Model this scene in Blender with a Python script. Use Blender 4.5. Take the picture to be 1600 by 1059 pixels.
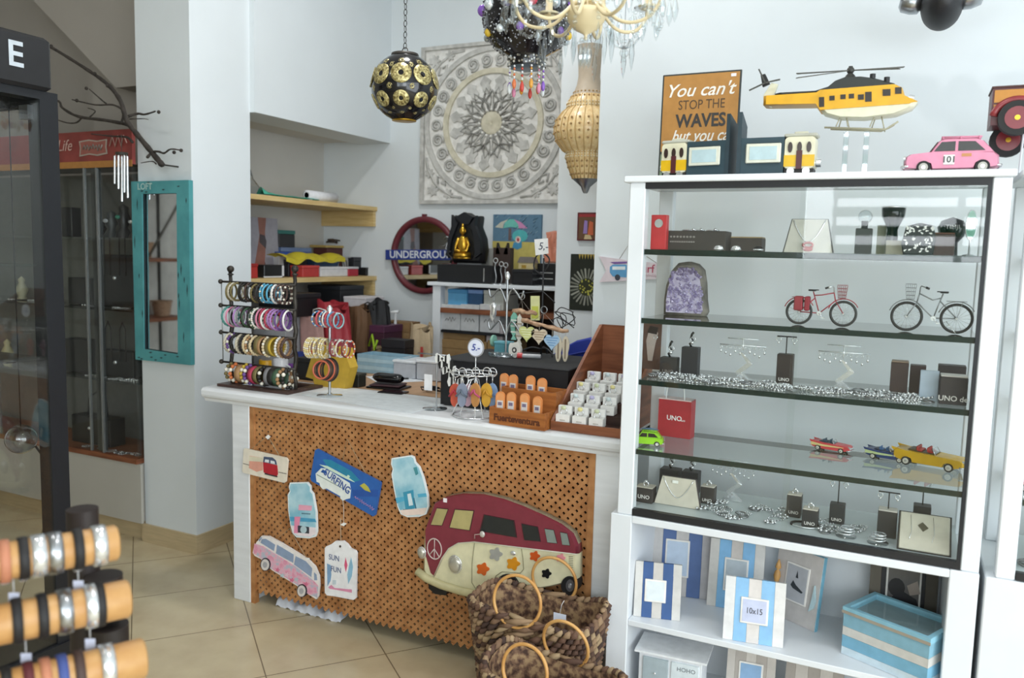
import bpy, math, random
from math import sin, cos, pi, radians as rad
from mathutils import Vector, Matrix, Euler
for o in list(bpy.data.objects): bpy.data.objects.remove(o)
scene = bpy.context.scene
COL = scene.collection
random.seed(7)

# ---------------------------------------------------------------- camera
F, YAW, PIT, ROL = 1274.88, -0.45222085, 0.10341172, 0.02532724   # focal length in pixels of the 1600 px frame, radians
CAM = Vector((0, 0, 1.6))
fw = Vector((sin(YAW)*cos(PIT), cos(YAW)*cos(PIT), -sin(PIT)))
r0 = Vector((cos(YAW), -sin(YAW), 0)); u0 = r0.cross(fw)
rt = r0*cos(ROL) + u0*sin(ROL); up = u0*cos(ROL) - r0*sin(ROL)
cam_d = bpy.data.cameras.new('camera'); cam = bpy.data.objects.new('camera', cam_d); COL.objects.link(cam)
cam_d.sensor_width = 36; cam_d.lens = 36*F/1600; cam_d.clip_start = .05
cam.matrix_world = Matrix(((rt.x, up.x, -fw.x, 0), (rt.y, up.y, -fw.y, 0), (rt.z, up.z, -fw.z, 1.6), (0, 0, 0, 1)))
cam_d.dof.use_dof = True; cam_d.dof.focus_distance = 2.9; cam_d.dof.aperture_fstop = 2.8
scene.camera = cam
def at(px, py, ax, v):            # world point seen at a photo pixel, on the plane where coordinate ax equals v
    d = fw + rt*((px-800)/F) - up*((py-529.5)/F)
    return CAM + d*((v-CAM[ax])/d[ax])

# ---------------------------------------------------------------- light
w = bpy.data.worlds.new('sky'); scene.world = w; w.use_nodes = True
bg = w.node_tree.nodes['Background']
bg.inputs[0].default_value = (.80, .91, 1.0, 1); bg.inputs[1].default_value = 1.15
def area(name, loc, target, sx, sy, power, col):
    l = bpy.data.lights.new(name, 'AREA'); l.shape = 'RECTANGLE'; l.size = sx; l.size_y = sy; l.energy = power; l.color = col
    o = bpy.data.objects.new(name, l); COL.objects.link(o); o.location = loc
    o.rotation_euler = (Vector(target)-Vector(loc)).to_track_quat('-Z', 'Y').to_euler()
    return o
area('daylight_side_window', (2.95, -.4, 1.7), (-3, -.4, 1.69), 5.2, 2.7, 130, (.90, .96, 1.0))
area('daylight_shop_front', (1.0, -3.12, 2.35), (1.0, 3.5, 2.34), 3.9, 1.45, 120, (.90, .96, 1.0))
def spot_light(x, y, power):      # ceiling downlights of the shop
    l = bpy.data.lights.new('downlight', 'AREA'); l.shape = 'DISK'; l.size = .22; l.energy = power; l.color = (.97, .98, 1.0)
    o = bpy.data.objects.new('downlight', l); COL.objects.link(o); o.location = (x, y, 3.66)
DOWN = ((-1.9, 3.0, 15), (-.5, 1.4, 10), (-2.6, .9, 7), (-4.9, 1.6, 2))
for d_ in DOWN: spot_light(*d_)
vs = scene.view_settings; vs.view_transform = 'Standard'; vs.look = 'None'; vs.gamma = 1; vs.use_curve_mapping = False; vs.exposure = 0.3

# ---------------------------------------------------------------- materials
MATS = {}
def lin(h):
    c = [int(h[i:i+2], 16)/255 for i in (0, 2, 4)]
    return [x/12.92 if x <= .04045 else ((x+.055)/1.055)**2.4 for x in c] + [1]
def mat(key):
    """'rrggbb', 'rrggbb rough metal' or the name of one of the special materials"""
    if key in MATS: return MATS[key]
    if key in SPECIAL: m = SPECIAL[key](key)
    else:
        q = key.split(); m = bpy.data.materials.new('paint_'+q[0]); m.use_nodes = True
        b = m.node_tree.nodes['Principled BSDF']
        rough = float(q[1]) if len(q) > 1 else .5; metal = float(q[2]) if len(q) > 2 else 0
        noisy(m, b, lin(q[0]), .06, 30); b.inputs['Roughness'].default_value = rough; b.inputs['Metallic'].default_value = metal
    MATS[key] = m
    return m
def noisy(m, b, c, amt, scale, c2=None, coord='Object', stretch=None, detail=4):
    t = m.node_tree; n = t.nodes.new('ShaderNodeTexNoise'); n.inputs['Scale'].default_value = scale; n.inputs['Detail'].default_value = detail
    co = t.nodes.new('ShaderNodeTexCoord'); src = co.outputs[coord]
    if stretch:
        mp = t.nodes.new('ShaderNodeMapping'); mp.inputs['Scale'].default_value = stretch; t.links.new(src, mp.inputs[0]); src = mp.outputs[0]
    t.links.new(src, n.inputs['Vector'])
    r = t.nodes.new('ShaderNodeValToRGB'); r.color_ramp.elements[0].position = .35; r.color_ramp.elements[1].position = .65
    if c2 is None:
        r.color_ramp.elements[0].color = [x*(1-amt) for x in c[:3]]+[1]; r.color_ramp.elements[1].color = [min(1, x*(1+amt)) for x in c[:3]]+[1]
    else: r.color_ramp.elements[0].color = c; r.color_ramp.elements[1].color = c2
    t.links.new(n.outputs[0], r.inputs[0]); t.links.new(r.outputs[0], b.inputs['Base Color'])
    return n, r
def pm(name, c, rough=.5, metal=0, amt=.05, scale=20, c2=None, stretch=None, bump=0, bscale=60, detail=4, coat=0):
    m = bpy.data.materials.new(name); m.use_nodes = True; b = m.node_tree.nodes['Principled BSDF']
    n, r = noisy(m, b, lin(c), amt, scale, lin(c2) if c2 else None, 'Object', stretch, detail)
    b.inputs['Roughness'].default_value = rough; b.inputs['Metallic'].default_value = metal
    if coat: b.inputs['Coat Weight'].default_value = coat
    if bump:
        t = m.node_tree; bn = t.nodes.new('ShaderNodeBump'); bn.inputs['Strength'].default_value = bump; bn.inputs['Distance'].default_value = .002
        n2 = t.nodes.new('ShaderNodeTexNoise'); n2.inputs['Scale'].default_value = bscale
        co = t.nodes.new('ShaderNodeTexCoord'); t.links.new(co.outputs['Object'], n2.inputs['Vector'])
        t.links.new(n2.outputs[0], bn.inputs['Height']); t.links.new(bn.outputs[0], b.inputs['Normal'])
    return m
def pane(name, tint=(.97, 1, .985), refl=1.0, ior=1.5):   # thin clear sheet: Schlick reflection over straight transmission
    m = bpy.data.materials.new(name); m.use_nodes = True; t = m.node_tree; t.nodes.clear()
    o = t.nodes.new('ShaderNodeOutputMaterial'); mx = t.nodes.new('ShaderNodeMixShader'); ge = t.nodes.new('ShaderNodeNewGeometry')
    tr = t.nodes.new('ShaderNodeBsdfTransparent'); tr.inputs[0].default_value = (*tint, 1); g = t.nodes.new('ShaderNodeBsdfGlossy'); g.inputs['Roughness'].default_value = .02
    dt = t.nodes.new('ShaderNodeVectorMath'); dt.operation = 'DOT_PRODUCT'; t.links.new(ge.outputs['Normal'], dt.inputs[0]); t.links.new(ge.outputs['Incoming'], dt.inputs[1])
    def mt(op, a, b=None, c=None):
        n = t.nodes.new('ShaderNodeMath'); n.operation = op; n.use_clamp = op in ('MULTIPLY_ADD',)
        for i, x in enumerate((a, b, c)):
            if x is None: continue
            if isinstance(x, (int, float)): n.inputs[i].default_value = x
            else: t.links.new(x, n.inputs[i])
        return n.outputs[0]
    r0_ = ((ior-1)/(ior+1))**2; k = mt('POWER', mt('SUBTRACT', 1.0, mt('ABSOLUTE', dt.outputs['Value'])), 5.0); k = mt('MULTIPLY_ADD', k, (1-r0_)*refl, r0_*refl)
    t.links.new(k, mx.inputs[0]); t.links.new(tr.outputs[0], mx.inputs[1]); t.links.new(g.outputs[0], mx.inputs[2]); t.links.new(mx.outputs[0], o.inputs[0])
    return m
def tiles(name):
    m = bpy.data.materials.new(name); m.use_nodes = True; t = m.node_tree; b = t.nodes['Principled BSDF']
    co = t.nodes.new('ShaderNodeTexCoord'); mp = t.nodes.new('ShaderNodeMapping'); mp.inputs['Rotation'].default_value = (0, 0, TILE_ROT); mp.inputs['Location'].default_value = TILE_OFF
    br = t.nodes.new('ShaderNodeTexBrick'); br.offset = 0; br.inputs['Scale'].default_value = 1; br.inputs['Brick Width'].default_value = TILE; br.inputs['Row Height'].default_value = TILE
    br.inputs['Mortar Size'].default_value = .0026; br.inputs['Mortar Smooth'].default_value = .1
    br.inputs['Color1'].default_value = lin('c8b999'); br.inputs['Color2'].default_value = lin('c4b494'); br.inputs['Mortar'].default_value = lin('7d6f58')
    t.links.new(co.outputs['Object'], mp.inputs[0]); t.links.new(mp.outputs[0], br.inputs['Vector'])
    n = t.nodes.new('ShaderNodeTexNoise'); n.inputs['Scale'].default_value = 7; n.inputs['Detail'].default_value = 8; t.links.new(co.outputs['Object'], n.inputs['Vector'])
    mx = t.nodes.new('ShaderNodeMix'); mx.data_type = 'RGBA'; mx.blend_type = 'OVERLAY'; mx.inputs[0].default_value = .25
    t.links.new(br.outputs['Color'], mx.inputs[6]); t.links.new(n.outputs[0], mx.inputs[7]); t.links.new(mx.outputs[2], b.inputs['Base Color'])
    b.inputs['Roughness'].default_value = .22
    return m
def crystal(name):
    return pane(name, (.95, .975, .985), 2.8, 1.5)
def mirror(name):
    m = pm(name, 'c8ccce', .03, 1); return m
def lamp_glow(name, c, s, rough=.5):
    m = pm(name, c, rough); b = m.node_tree.nodes['Principled BSDF']; b.inputs['Emission Color'].default_value = lin(c); b.inputs['Emission Strength'].default_value = s
    return m
TILE = .462; TILE_ROT = rad(-50.5); TILE_OFF = (.06, -.254, 0)
def weave(name, c1, c2, c3):
    m = bpy.data.materials.new(name); m.use_nodes = True; t = m.node_tree; b = t.nodes['Principled BSDF']
    co = t.nodes.new('ShaderNodeTexCoord'); n = t.nodes.new('ShaderNodeTexNoise'); n.inputs['Scale'].default_value = 45; n.inputs['Detail'].default_value = 3
    t.links.new(co.outputs['Object'], n.inputs['Vector']); r = t.nodes.new('ShaderNodeValToRGB'); e = r.color_ramp.elements
    e[0].position = .38; e[0].color = lin(c1); e[1].position = .62; e[1].color = lin(c3); x = e.new(.5); x.color = lin(c2)
    t.links.new(n.outputs[0], r.inputs[0]); t.links.new(r.outputs[0], b.inputs['Base Color']); b.inputs['Roughness'].default_value = .75
    return m
SPECIAL = {
 'wall': lambda k: pm('white_wall_paint', 'dfe5e8', .65, 0, .015, 3, bump=.15, bscale=40),
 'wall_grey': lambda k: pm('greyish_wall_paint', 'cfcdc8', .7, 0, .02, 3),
 'wall_beige': lambda k: pm('beige_wall_paint', 'b9b6a4', .7, 0, .02, 3),
 'grey_deck': lambda k: pm('pale_grey_deck', 'b9c2c4', .3, 0, .04, 8),
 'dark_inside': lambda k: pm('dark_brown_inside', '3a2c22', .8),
 'desk_top': lambda k: pm('tan_desktop', 'b5906e', .5, 0, .06, 6, stretch=(8, 1, 8)),
 'wall_dim': lambda k: pm('shade_toned_wall_paint', 'a19b93', .75, 0, .02, 3),  # the dimness of the far-left rear walls is put into this darker colour
 'ceiling': lambda k: pm('ceiling_paint', 'd8dadb', .8),
 'white': lambda k: pm('white_lacquer', 'e4e8ec', .35, 0, .02, 6),
 'white_old': lambda k: pm('brushed_white_lacquer', 'dfe1e3', .42, 0, .04, 5, stretch=(1, 8, 8)),
 'tiles': tiles,
 'skirting': lambda k: pm('beige_stone_skirting', 'c2ae8a', .4, 0, .08, 8, stretch=(1, 1, 10)),
 'pine': lambda k: pm('pale_pine', 'e0c58c', .5, 0, .1, 6, c2='cdae72', stretch=(1, 1, 12)),
 'lattice': lambda k: pm('orange_brown_wood', 'c08a58', .6, 0, .1, 18, c2='a06a3c'),
 'wood': lambda k: pm('mid_brown_wood', '93593a', .5, 0, .1, 5, c2='6e3e26', stretch=(1, 1, 9)),
 'wood_orange': lambda k: pm('honey_brown_wood', 'ac6a34', .5, 0, .1, 8, c2='8e5226', stretch=(1, 8, 8)),
 'dark_wood': lambda k: pm('dark_brown_wood', '4a332c', .45, 0, .1, 8, c2='37251f', stretch=(1, 6, 6)),
 'drift': lambda k: pm('driftwood', 'c9a88a', .8, 0, .1, 25, c2='8f6a50', stretch=(1, 5, 5), bump=.5),
 'card': lambda k: pm('brown_cardboard', 'a08259', .8, 0, .07, 12, c2='8f7049'),
 'roll': lambda k: pm('bare_beech_roll', 'c99c64', .42, 0, .1, 3, c2='b98850', stretch=(1, 8, 8)),
 'silver': lambda k: pm('polished_silver', 'e6e8ea', .2, .75),
 'steel_dark': lambda k: pm('darkened_silver', '8b8c8e', .3, .9, .15, 60),  # darker silver; the dark contrast of the heaps is put into the colour
 'steel': lambda k: pm('brushed_steel', 'b3b6ba', .3, 1),
 'iron': lambda k: pm('dark_bronze_iron', '4b4640', .5, .6, .2, 40, c2='2d2a28', bump=.5),
 'gold': lambda k: pm('gold_leaf', 'd3a63c', .28, .9, .1, 30),
 'black': lambda k: pm('matt_black', '1b1b1e', .5, 0, .1, 20),
 'black_gloss': lambda k: pm('gloss_black', '101113', .15, 0, .1, 20),
 'frame_black': lambda k: pm('charcoal_metal', '1c1e23', .45, .1, .06, 10),
 'rubber': lambda k: pm('black_rubber', '202020', .7),
 'pane': lambda k: pane('clear_glass_pane', (.985, .995, .99), .55),
 'shelf_glass': lambda k: pane('green_shelf_glass', (.90, .95, .93), 1.6),
 'glass_edge': lambda k: pm('dark_green_glass_edge', '0f2420', .15, 0, .1, 4, coat=.5),
 'dirty_pane': lambda k: pane('smoky_glass_pane', (.95, .96, .95), 1.4),
 'acrylic': lambda k: pane('clear_acrylic', (.93, .96, .97), 2.5),
 'crystal': crystal, 'mirror': mirror,
 'plastic_clear': lambda k: pane('cloudy_plastic', (.75, .78, .8), 3.0),
 'teal_old': lambda k: pm('worn_teal_paint', '55a0a4', .55, 0, .1, 9, c2='478f94', bump=.3),
 'seagrass': lambda k: weave('twisted_seagrass', '4a3328', '80614a', 'ab8d68'),
 'bamboo': lambda k: pm('bamboo_cane', 'd9a866', .4, 0, .1, 14, c2='c28b4b'),
 'carved': lambda k: pm('whitewashed_carved_wood', 'f0eeea', .75, 0, .1, 30, c2='dcd9d3', bump=.6, bscale=90),
 'carved_grey': lambda k: pm('grey_worn_carved_wood', 'd2d0cb', .75, 0, .1, 22, c2='b3b1ac', bump=.6, bscale=90),
 'carved_dark': lambda k: pm('dark_carved_edges', 'aeaca6', .75, 0, .1, 22, c2='8e8c87'),
 'carved_gold': lambda k: pm('worn_champagne_wood', 'dcd5c0', .7, 0, .1, 22, c2='c4bda6', bump=.4),
 'amethyst': lambda k: pm('amethyst_crystal', 'a79dbb', .2, 0, .1, 60, c2='80749c', coat=.6),
 'amethyst_pale': lambda k: pm('pale_amethyst', 'c2bacf', .3, 0, .1, 50, c2='aaa0bb'),
 'amethyst_deep': lambda k: pm('deep_amethyst', '776b8c', .25, 0, .1, 50, c2='958aa8'),
 'lantern_black': lambda k: pm('lacquered_black_metal', '17151a', .18, .3, .1, 30, coat=.5),
 'filigree': lambda k: pm('pale_gold_filigree', 'e3d69a', .35, .5, .1, 120, c2='7a6a3a', detail=2),
 'bark': lambda k: pm('dark_bark', '3f3833', .8, 0, .1, 40, c2='29241f', bump=.6),
 'base_cream': lambda k: pm('cream_laminate', 'b9b6ae', .5, 0, .02, 4),
 'header_red': lambda k: pm('faded_red_print', '93403a', .6, 0, .1, 9, c2='7d342f'),
 'stone_dark': lambda k: pm('dark_geode_rind', '5b5752', .8, 0, .1, 20, c2='8b857c', bump=.8),
 'floral_pink': lambda k: weave('pink_floral_print', 'dd94ad', 'e3aebf', 'b5bac8'),
 'sea_print': lambda k: pm('watercolour_sea_print', 'c6e3ea', .5, 0, .1, 9, c2='78b6cc'),
 'beads': lambda k: pm('strung_cream_beads', 'ecd3a0', .35, 0, .1, 60, c2='dcb983', coat=.3),
 'cream_metal': lambda k: pm('cream_enamel', 'dccba4', .4, 0, .05, 10),
 'bulb': lambda k: lamp_glow('lit_bulb', 'fff2d0', 6),
 'spot': lambda k: lamp_glow('lit_spot', 'fff6dc', 12),
}
# ---------------------------------------------------------------- mesh builder
class MB:
    def __init__(s): s.v = []; s.f = []; s.fm = []; s.fs = []; s.mats = []
    def add(s, vs, fs, m, smooth=False, M=None):
        if m not in s.mats: s.mats.append(m)
        k = s.mats.index(m); b = len(s.v)
        for p in vs:
            p = Vector(p)
            if M is not None: p = M @ p
            s.v.append(p[:])
        for f in fs: s.f.append([b+i for i in f]); s.fm.append(k); s.fs.append(smooth)
        return s
    def box(s, x0, x1, y0, y1, z0, z1, m, M=None):
        v = [(x, y, z) for x in (x0, x1) for y in (y0, y1) for z in (z0, z1)]
        return s.add(v, [(0, 1, 3, 2), (4, 6, 7, 5), (0, 4, 5, 1), (2, 3, 7, 6), (0, 2, 6, 4), (1, 5, 7, 3)], m, False, M)
    def cb(s, cx, cy, cz, sx, sy, sz, m, M=None): return s.box(cx-sx/2, cx+sx/2, cy-sy/2, cy+sy/2, cz-sz/2, cz+sz/2, m, M)
    def rbox(s, x0, x1, y0, y1, z0, z1, m, r=.004, M=None):   # box with chamfered edges
        def ring(z, i): return [(x0+i+(r if a else 0), y0+i+(0 if a else r), z) for a in (0, 1)] + [(x1-i-(r if a else 0), y0+i+(0 if a else r), z) for a in (1, 0)] + [(x1-i-(r if a else 0), y1-i-(0 if a else r), z) for a in (0, 1)] + [(x0+i+(r if a else 0), y1-i-(0 if a else r), z) for a in (1, 0)]
        R = [ring(z0, r), ring(z0+r, 0), ring(z1-r, 0), ring(z1, r)]; v = sum(R, []); f = [list(range(7, -1, -1)), list(range(24, 32))]
        for k in range(3):
            for i in range(8): j = (i+1) % 8; f.append((k*8+i, k*8+j, k*8+8+j, k*8+8+i))
        return s.add(v, f, m, False, M)
    def poly(s, pts, y0, y1, m, M=None, plane='xz', smooth=False):
        if abs(y1-y0) < .0045 and plane == 'xz': s.dec = getattr(s, 'dec', 0)+1; y0 -= 2e-5*s.dec   # thin decals never share a plane
        P = {'xz': lambda a, b, c: (a, c, b), 'xy': lambda a, b, c: (a, b, c), 'yz': lambda a, b, c: (c, a, b)}[plane]
        n = len(pts); v = [P(a, b, y0) for a, b in pts] + [P(a, b, y1) for a, b in pts]
        f = [list(range(n)), list(range(2*n-1, n-1, -1))]; s.add(v, f, m, False, M)
        return s.add(v, [(i, i+n, (i+1) % n+n, (i+1) % n) for i in range(n)], m, smooth, M)
    def lathe(s, prof, m, n=24, M=None, smooth=True):
        v = []; f = []
        for r, z in prof:
            for i in range(n): a = 2*pi*i/n; v.append((r*cos(a), r*sin(a), z))
        for k in range(len(prof)-1):
            for i in range(n): j = (i+1) % n; f.append((k*n+i, k*n+j, k*n+n+j, k*n+n+i))
        s.add(v, f, m, smooth, M)
        if prof[0][0] > 1e-5: s.add(v[:n], [list(range(n-1, -1, -1))], m, False, M)
        if prof[-1][0] > 1e-5: s.add(v[-n:], [list(range(n))], m, False, M)
        return s
    def cyl(s, p0, p1, r, m, r1=None, n=14, M=None):
        p0, p1 = Vector(p0), Vector(p1); d = p1-p0; q = d.to_track_quat('Z', 'Y').to_matrix().to_4x4(); q.translation = p0
        return s.lathe([(r, 0), (r if r1 is None else r1, d.length)], m, n, (M @ q) if M is not None else q)
    def tube(s, pts, r, m, n=8, closed=False, M=None):
        pts = [Vector(p) for p in pts]; N = len(pts); v = []; f = []; up_ = None
        for i, p in enumerate(pts):
            a = pts[(i-1) % N] if (closed or i) else p; b = pts[(i+1) % N] if (closed or i < N-1) else p
            d = (b-a).normalized() if (b-a).length > 1e-9 else Vector((0, 0, 1))
            if up_ is None: up_ = d.orthogonal().normalized()
            up_ = (up_-d*up_.dot(d)).normalized() if (up_-d*up_.dot(d)).length > 1e-6 else d.orthogonal().normalized()
            sd = d.cross(up_); rr = r[i] if isinstance(r, (list, tuple)) else r
            for k in range(n): t = 2*pi*k/n; v.append(p+up_*(rr*cos(t))+sd*(rr*sin(t)))
        for i in range(N if closed else N-1):
            for k in range(n): j = (k+1) % n; a = i*n; b = ((i+1) % N)*n; f.append((a+k, a+j, b+j, b+k))
        if not closed: f += [list(range(n-1, -1, -1)), list(range((N-1)*n, N*n))]
        return s.add(v, f, m, True, M)
    def tor(s, c, R, r, m, n=28, k=8, M=None, axis='z', sq=1):
        P = {'z': lambda a, b: (a, b, 0), 'y': lambda a, b: (a, 0, b), 'x': lambda a, b: (0, a, b)}[axis]
        return s.tube([Vector(c)+Vector(P(R*cos(2*pi*i/n), R*sq*sin(2*pi*i/n))) for i in range(n)], r, m, k, True, M)
    def ball(s, c, r, m, n=12, sc=(1, 1, 1), M=None, smooth=True):
        prof = [(max(1e-6, r*sin(pi*i/n)), -r*cos(pi*i/n)) for i in range(n+1)]
        T = Matrix.Translation(c) @ Matrix.Diagonal((*sc, 1)); return s.lathe(prof, m, n+4, (M @ T) if M is not None else T, smooth)
    def grid(s, fn, nu, nv, m, smooth=True, M=None):   # surface fn(u,v)->point
        v = [fn(i/nu, j/nv) for i in range(nu+1) for j in range(nv+1)]
        f = [(i*(nv+1)+j, (i+1)*(nv+1)+j, (i+1)*(nv+1)+j+1, i*(nv+1)+j+1) for i in range(nu) for j in range(nv)]
        return s.add(v, f, m, smooth, M)
    def mesh(s, name):
        me = bpy.data.meshes.new(name); me.from_pydata(s.v, [], s.f)
        for k in s.mats: me.materials.append(mat(k))
        me.polygons.foreach_set('material_index', s.fm); me.polygons.foreach_set('use_smooth', s.fs); me.update()
        return me
# ---------------------------------------------------------------- objects
def put(name, me, parent=None, loc=(0, 0, 0), rot=(0, 0, 0), label=None):
    o = bpy.data.objects.new(name, me); COL.objects.link(o); o.location = loc; o.rotation_euler = rot
    if parent is not None: o.parent = parent
    if label: o['label'] = label
    return o
def part(name, mb, parent, loc=(0, 0, 0), rot=(0, 0, 0), label=None):
    return put(name, mb.mesh(name) if isinstance(mb, MB) else mb, parent, loc, rot, label)
def tagit(o, label, cat, group):
    o['label'] = label; o['category'] = cat
    if group: o['group'] = group
    return o
def thing(name, label, cat, loc, rz=0, group=None, rot=None):
    return tagit(put(name, None, None, loc, rot if rot else (0, 0, rz)), label, cat, group)
def solo(name, mb, label, cat, loc, rz=0, group=None, rot=None):
    return tagit(put(name, mb.mesh(name) if isinstance(mb, MB) else mb, None, loc, rot if rot else (0, 0, rz)), label, cat, group)
def dup(root, loc, rz=0, label=None, group=None, rot=None, scale=None):
    r = root.copy(); COL.objects.link(r); r.location = loc; r.rotation_euler = rot if rot else (0, 0, rz)
    if scale: r.scale = (scale,)*3
    if label: r['label'] = label
    if group: r['group'] = group
    for ch in list(root.children):
        c = ch.copy(); COL.objects.link(c); c.parent = r
        for g in list(ch.children): d = g.copy(); COL.objects.link(d); d.parent = c
    return r
def struct(name, mb, loc=(0, 0, 0)):
    o = put(name, mb.mesh(name), None, loc); o['kind'] = 'structure'; return o
TXT = {}
def text(s, size, m, parent, loc, rot=(pi/2, 0, 0), name='lettering', shear=0, ext=.0004, sx=1, bold=0, align='CENTER', label=None):
    key = (s, size, m, shear, ext, bold, align)
    if key not in TXT:
        c = bpy.data.curves.new('lettering', 'FONT'); c.body = s; c.size = size; c.extrude = ext; c.shear = shear; c.offset = bold; c.resolution_u = 3
        c.align_x = align; c.align_y = 'CENTER'
        o = bpy.data.objects.new('tmp', c); COL.objects.link(o); bpy.context.view_layer.update()
        me = bpy.data.meshes.new_from_object(o.evaluated_get(bpy.context.evaluated_depsgraph_get()))
        bpy.data.objects.remove(o); me.name = 'lettering'; me.materials.clear(); me.materials.append(mat(m)); TXT[key] = me
    o = put(name, TXT[key], parent, loc, rot, label); o.scale = (sx, 1, 1)
    return o
def scribble(w, h, col, parent, loc, seed=1, rot=(0, 0, 0), name='handwriting', r=.0011):   # illegible handwriting
    Rs = random.Random(seed); n = max(6, int(w/h*3.2)); m = MB()
    m.tube([(-w/2+w*i/n, 0, h*.5*(1 if i % 2 else -1)*Rs.uniform(.35, 1)) for i in range(n+1)], r, col, 4); return part(name, m, parent, loc, rot)
def circ(cx, cz, rx, rz=None, n=20, a0=0, a1=2*pi):
    rz = rx if rz is None else rz
    return [(cx+rx*cos(a0+(a1-a0)*i/n), cz+rz*sin(a0+(a1-a0)*i/n)) for i in range(n)]
def flower(cx, cz, r, n=5, k=30, d=.3): return [(cx+r*(1-d+d*cos(n*2*pi*i/k))*cos(2*pi*i/k), cz+r*(1-d+d*cos(n*2*pi*i/k))*sin(2*pi*i/k)) for i in range(k)]
def rr(x0, x1, z0, z1, r, n=4):   # rounded rectangle outline
    o = []
    for cx, cz, a in ((x1-r, z0+r, -pi/2), (x1-r, z1-r, 0), (x0+r, z1-r, pi/2), (x0+r, z0+r, pi)): o += [(cx+r*cos(a+pi/2*i/n), cz+r*sin(a+pi/2*i/n)) for i in range(n+1)]
    return o
def RZ(a): return Matrix.Rotation(a, 4, 'Z')
def RX(a): return Matrix.Rotation(a, 4, 'X')
def RY(a): return Matrix.Rotation(a, 4, 'Y')
def TR(*p): return Matrix.Translation(p)

def px(pts, Y, o):                # photo outline -> local (x, z) on the vertical plane Y, relative to origin o
    return [(at(a, b, 1, Y)[0]-o[0], at(a, b, 1, Y)[2]-o[2]) for a, b in pts]
def fit(x0, y0, x1, y1, Y):
    ym = (y0+y1)/2; xm = (x0+x1)/2
    return at(x0, ym, 1, Y)[0], at(x1, ym, 1, Y)[0], at(xm, y1, 1, Y)[2], at(xm, y0, 1, Y)[2]
def slab(m, pts, w, mt, M=None, ins=.93, k=.72, y=0):   # extruded outline with rounded-over edges
    n = len(pts); cx = sum(p[0] for p in pts)/n; cz = sum(p[1] for p in pts)/n; v = []
    for yy, sc in ((-w/2, ins), (-w/2*k, 1), (w/2*k, 1), (w/2, ins)): v += [(cx+(a-cx)*sc, y+yy, cz+(b-cz)*sc) for a, b in pts]
    m.add(v[:n], [list(range(n))], mt, False, M); m.add(v[3*n:], [list(range(n-1, -1, -1))], mt, False, M)
    return m.add(v, [(r*n+i, (r+1)*n+i, (r+1)*n+(i+1) % n, r*n+(i+1) % n) for r in range(3) for i in range(n)], mt, True, M)
def smooth(P_, n=4):
    P_ = [Vector(p) for p in P_]; o_ = []
    for i in range(len(P_)-1):
        p0_, p1_, p2_, p3_ = P_[max(0, i-1)], P_[i], P_[i+1], P_[min(len(P_)-1, i+2)]
        for j in range(n): f_ = j/n; o_.append(.5*((2*p1_)+(p2_-p0_)*f_+(2*p0_-5*p1_+4*p2_-p3_)*f_*f_+(3*p1_-p0_-3*p2_+p3_)*f_**3))
    return o_+[P_[-1]]
# ================================================================ the room
YB, YA, YW = 4.68, 3.90, 3.35          # back wall, stepped pillar face, wall behind the glass cabinet
CEIL = 3.7
XR = 3.0; XL = -6.6
struct('floor', MB().box(XL-.1, XR+.1, -3.2, YB+.1, -.06, 0, 'tiles'))
struct('ceiling', MB().box(XL-.1, XR+.1, -3.2, YB+.1, CEIL, CEIL+.1, 'ceiling'))
xa = at(872, 300, 1, YA)[0]; xb = at(936, 200, 1, YW)[0]
struct('wall_back', MB().box(-4.4, xa+.3, YB, YB+.1, 0, CEIL, 'wall'))
struct('wall_back_pillar', MB().box(xa, xb+.3, YA, YB, 0, CEIL, 'wall'))
struct('wall_back_right', MB().box(xb, XR, YW, YA+.1, 0, CEIL, 'wall'))
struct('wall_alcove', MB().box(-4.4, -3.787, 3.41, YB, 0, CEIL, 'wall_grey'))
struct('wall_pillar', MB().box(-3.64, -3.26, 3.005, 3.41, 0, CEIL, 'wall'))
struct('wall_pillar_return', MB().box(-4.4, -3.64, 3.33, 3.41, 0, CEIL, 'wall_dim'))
zs = at(609.6, 224, 1, YB)[2]
struct('wall_bulkhead', MB().box(-3.48, -3.225, 3.41, YB, zs, CEIL, 'wall'))
struct('ceiling_alcove', MB().box(-3.787, -3.48, 3.41, YB, zs+.02, zs+.1, 'wall_grey'))
# skirting tiles round the pillar
struct('baseboard_front', MB().box(-3.655, -3.248, 2.993, 3.005, 0, .1, 'skirting'))
struct('baseboard_side', MB().box(-3.26, -3.248, 3.005, 3.41, 0, .1, 'skirting').box(-3.787, -3.26, 3.41, 3.422, 0, .1, 'skirting'))
# under-stair recess on the far left: a lighter raking wall with a dark soffit behind it
q = [at(40, -12, 1, 3.2), at(181, 137, 1, 3.2), at(216, 136, 1, 3.2)]
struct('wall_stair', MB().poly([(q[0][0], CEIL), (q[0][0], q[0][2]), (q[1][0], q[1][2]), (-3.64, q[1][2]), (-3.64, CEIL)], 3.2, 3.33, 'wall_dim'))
struct('wall_left', MB().box(XL-.1, XL, -3.2, YB, 0, CEIL, 'wall_grey'))
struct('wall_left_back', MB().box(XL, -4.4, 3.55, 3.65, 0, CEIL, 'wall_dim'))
struct('wall_stair_left', MB().box(-4.55, -4.4, 3.41, 3.55, 0, CEIL, 'wall_dim'))
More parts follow.
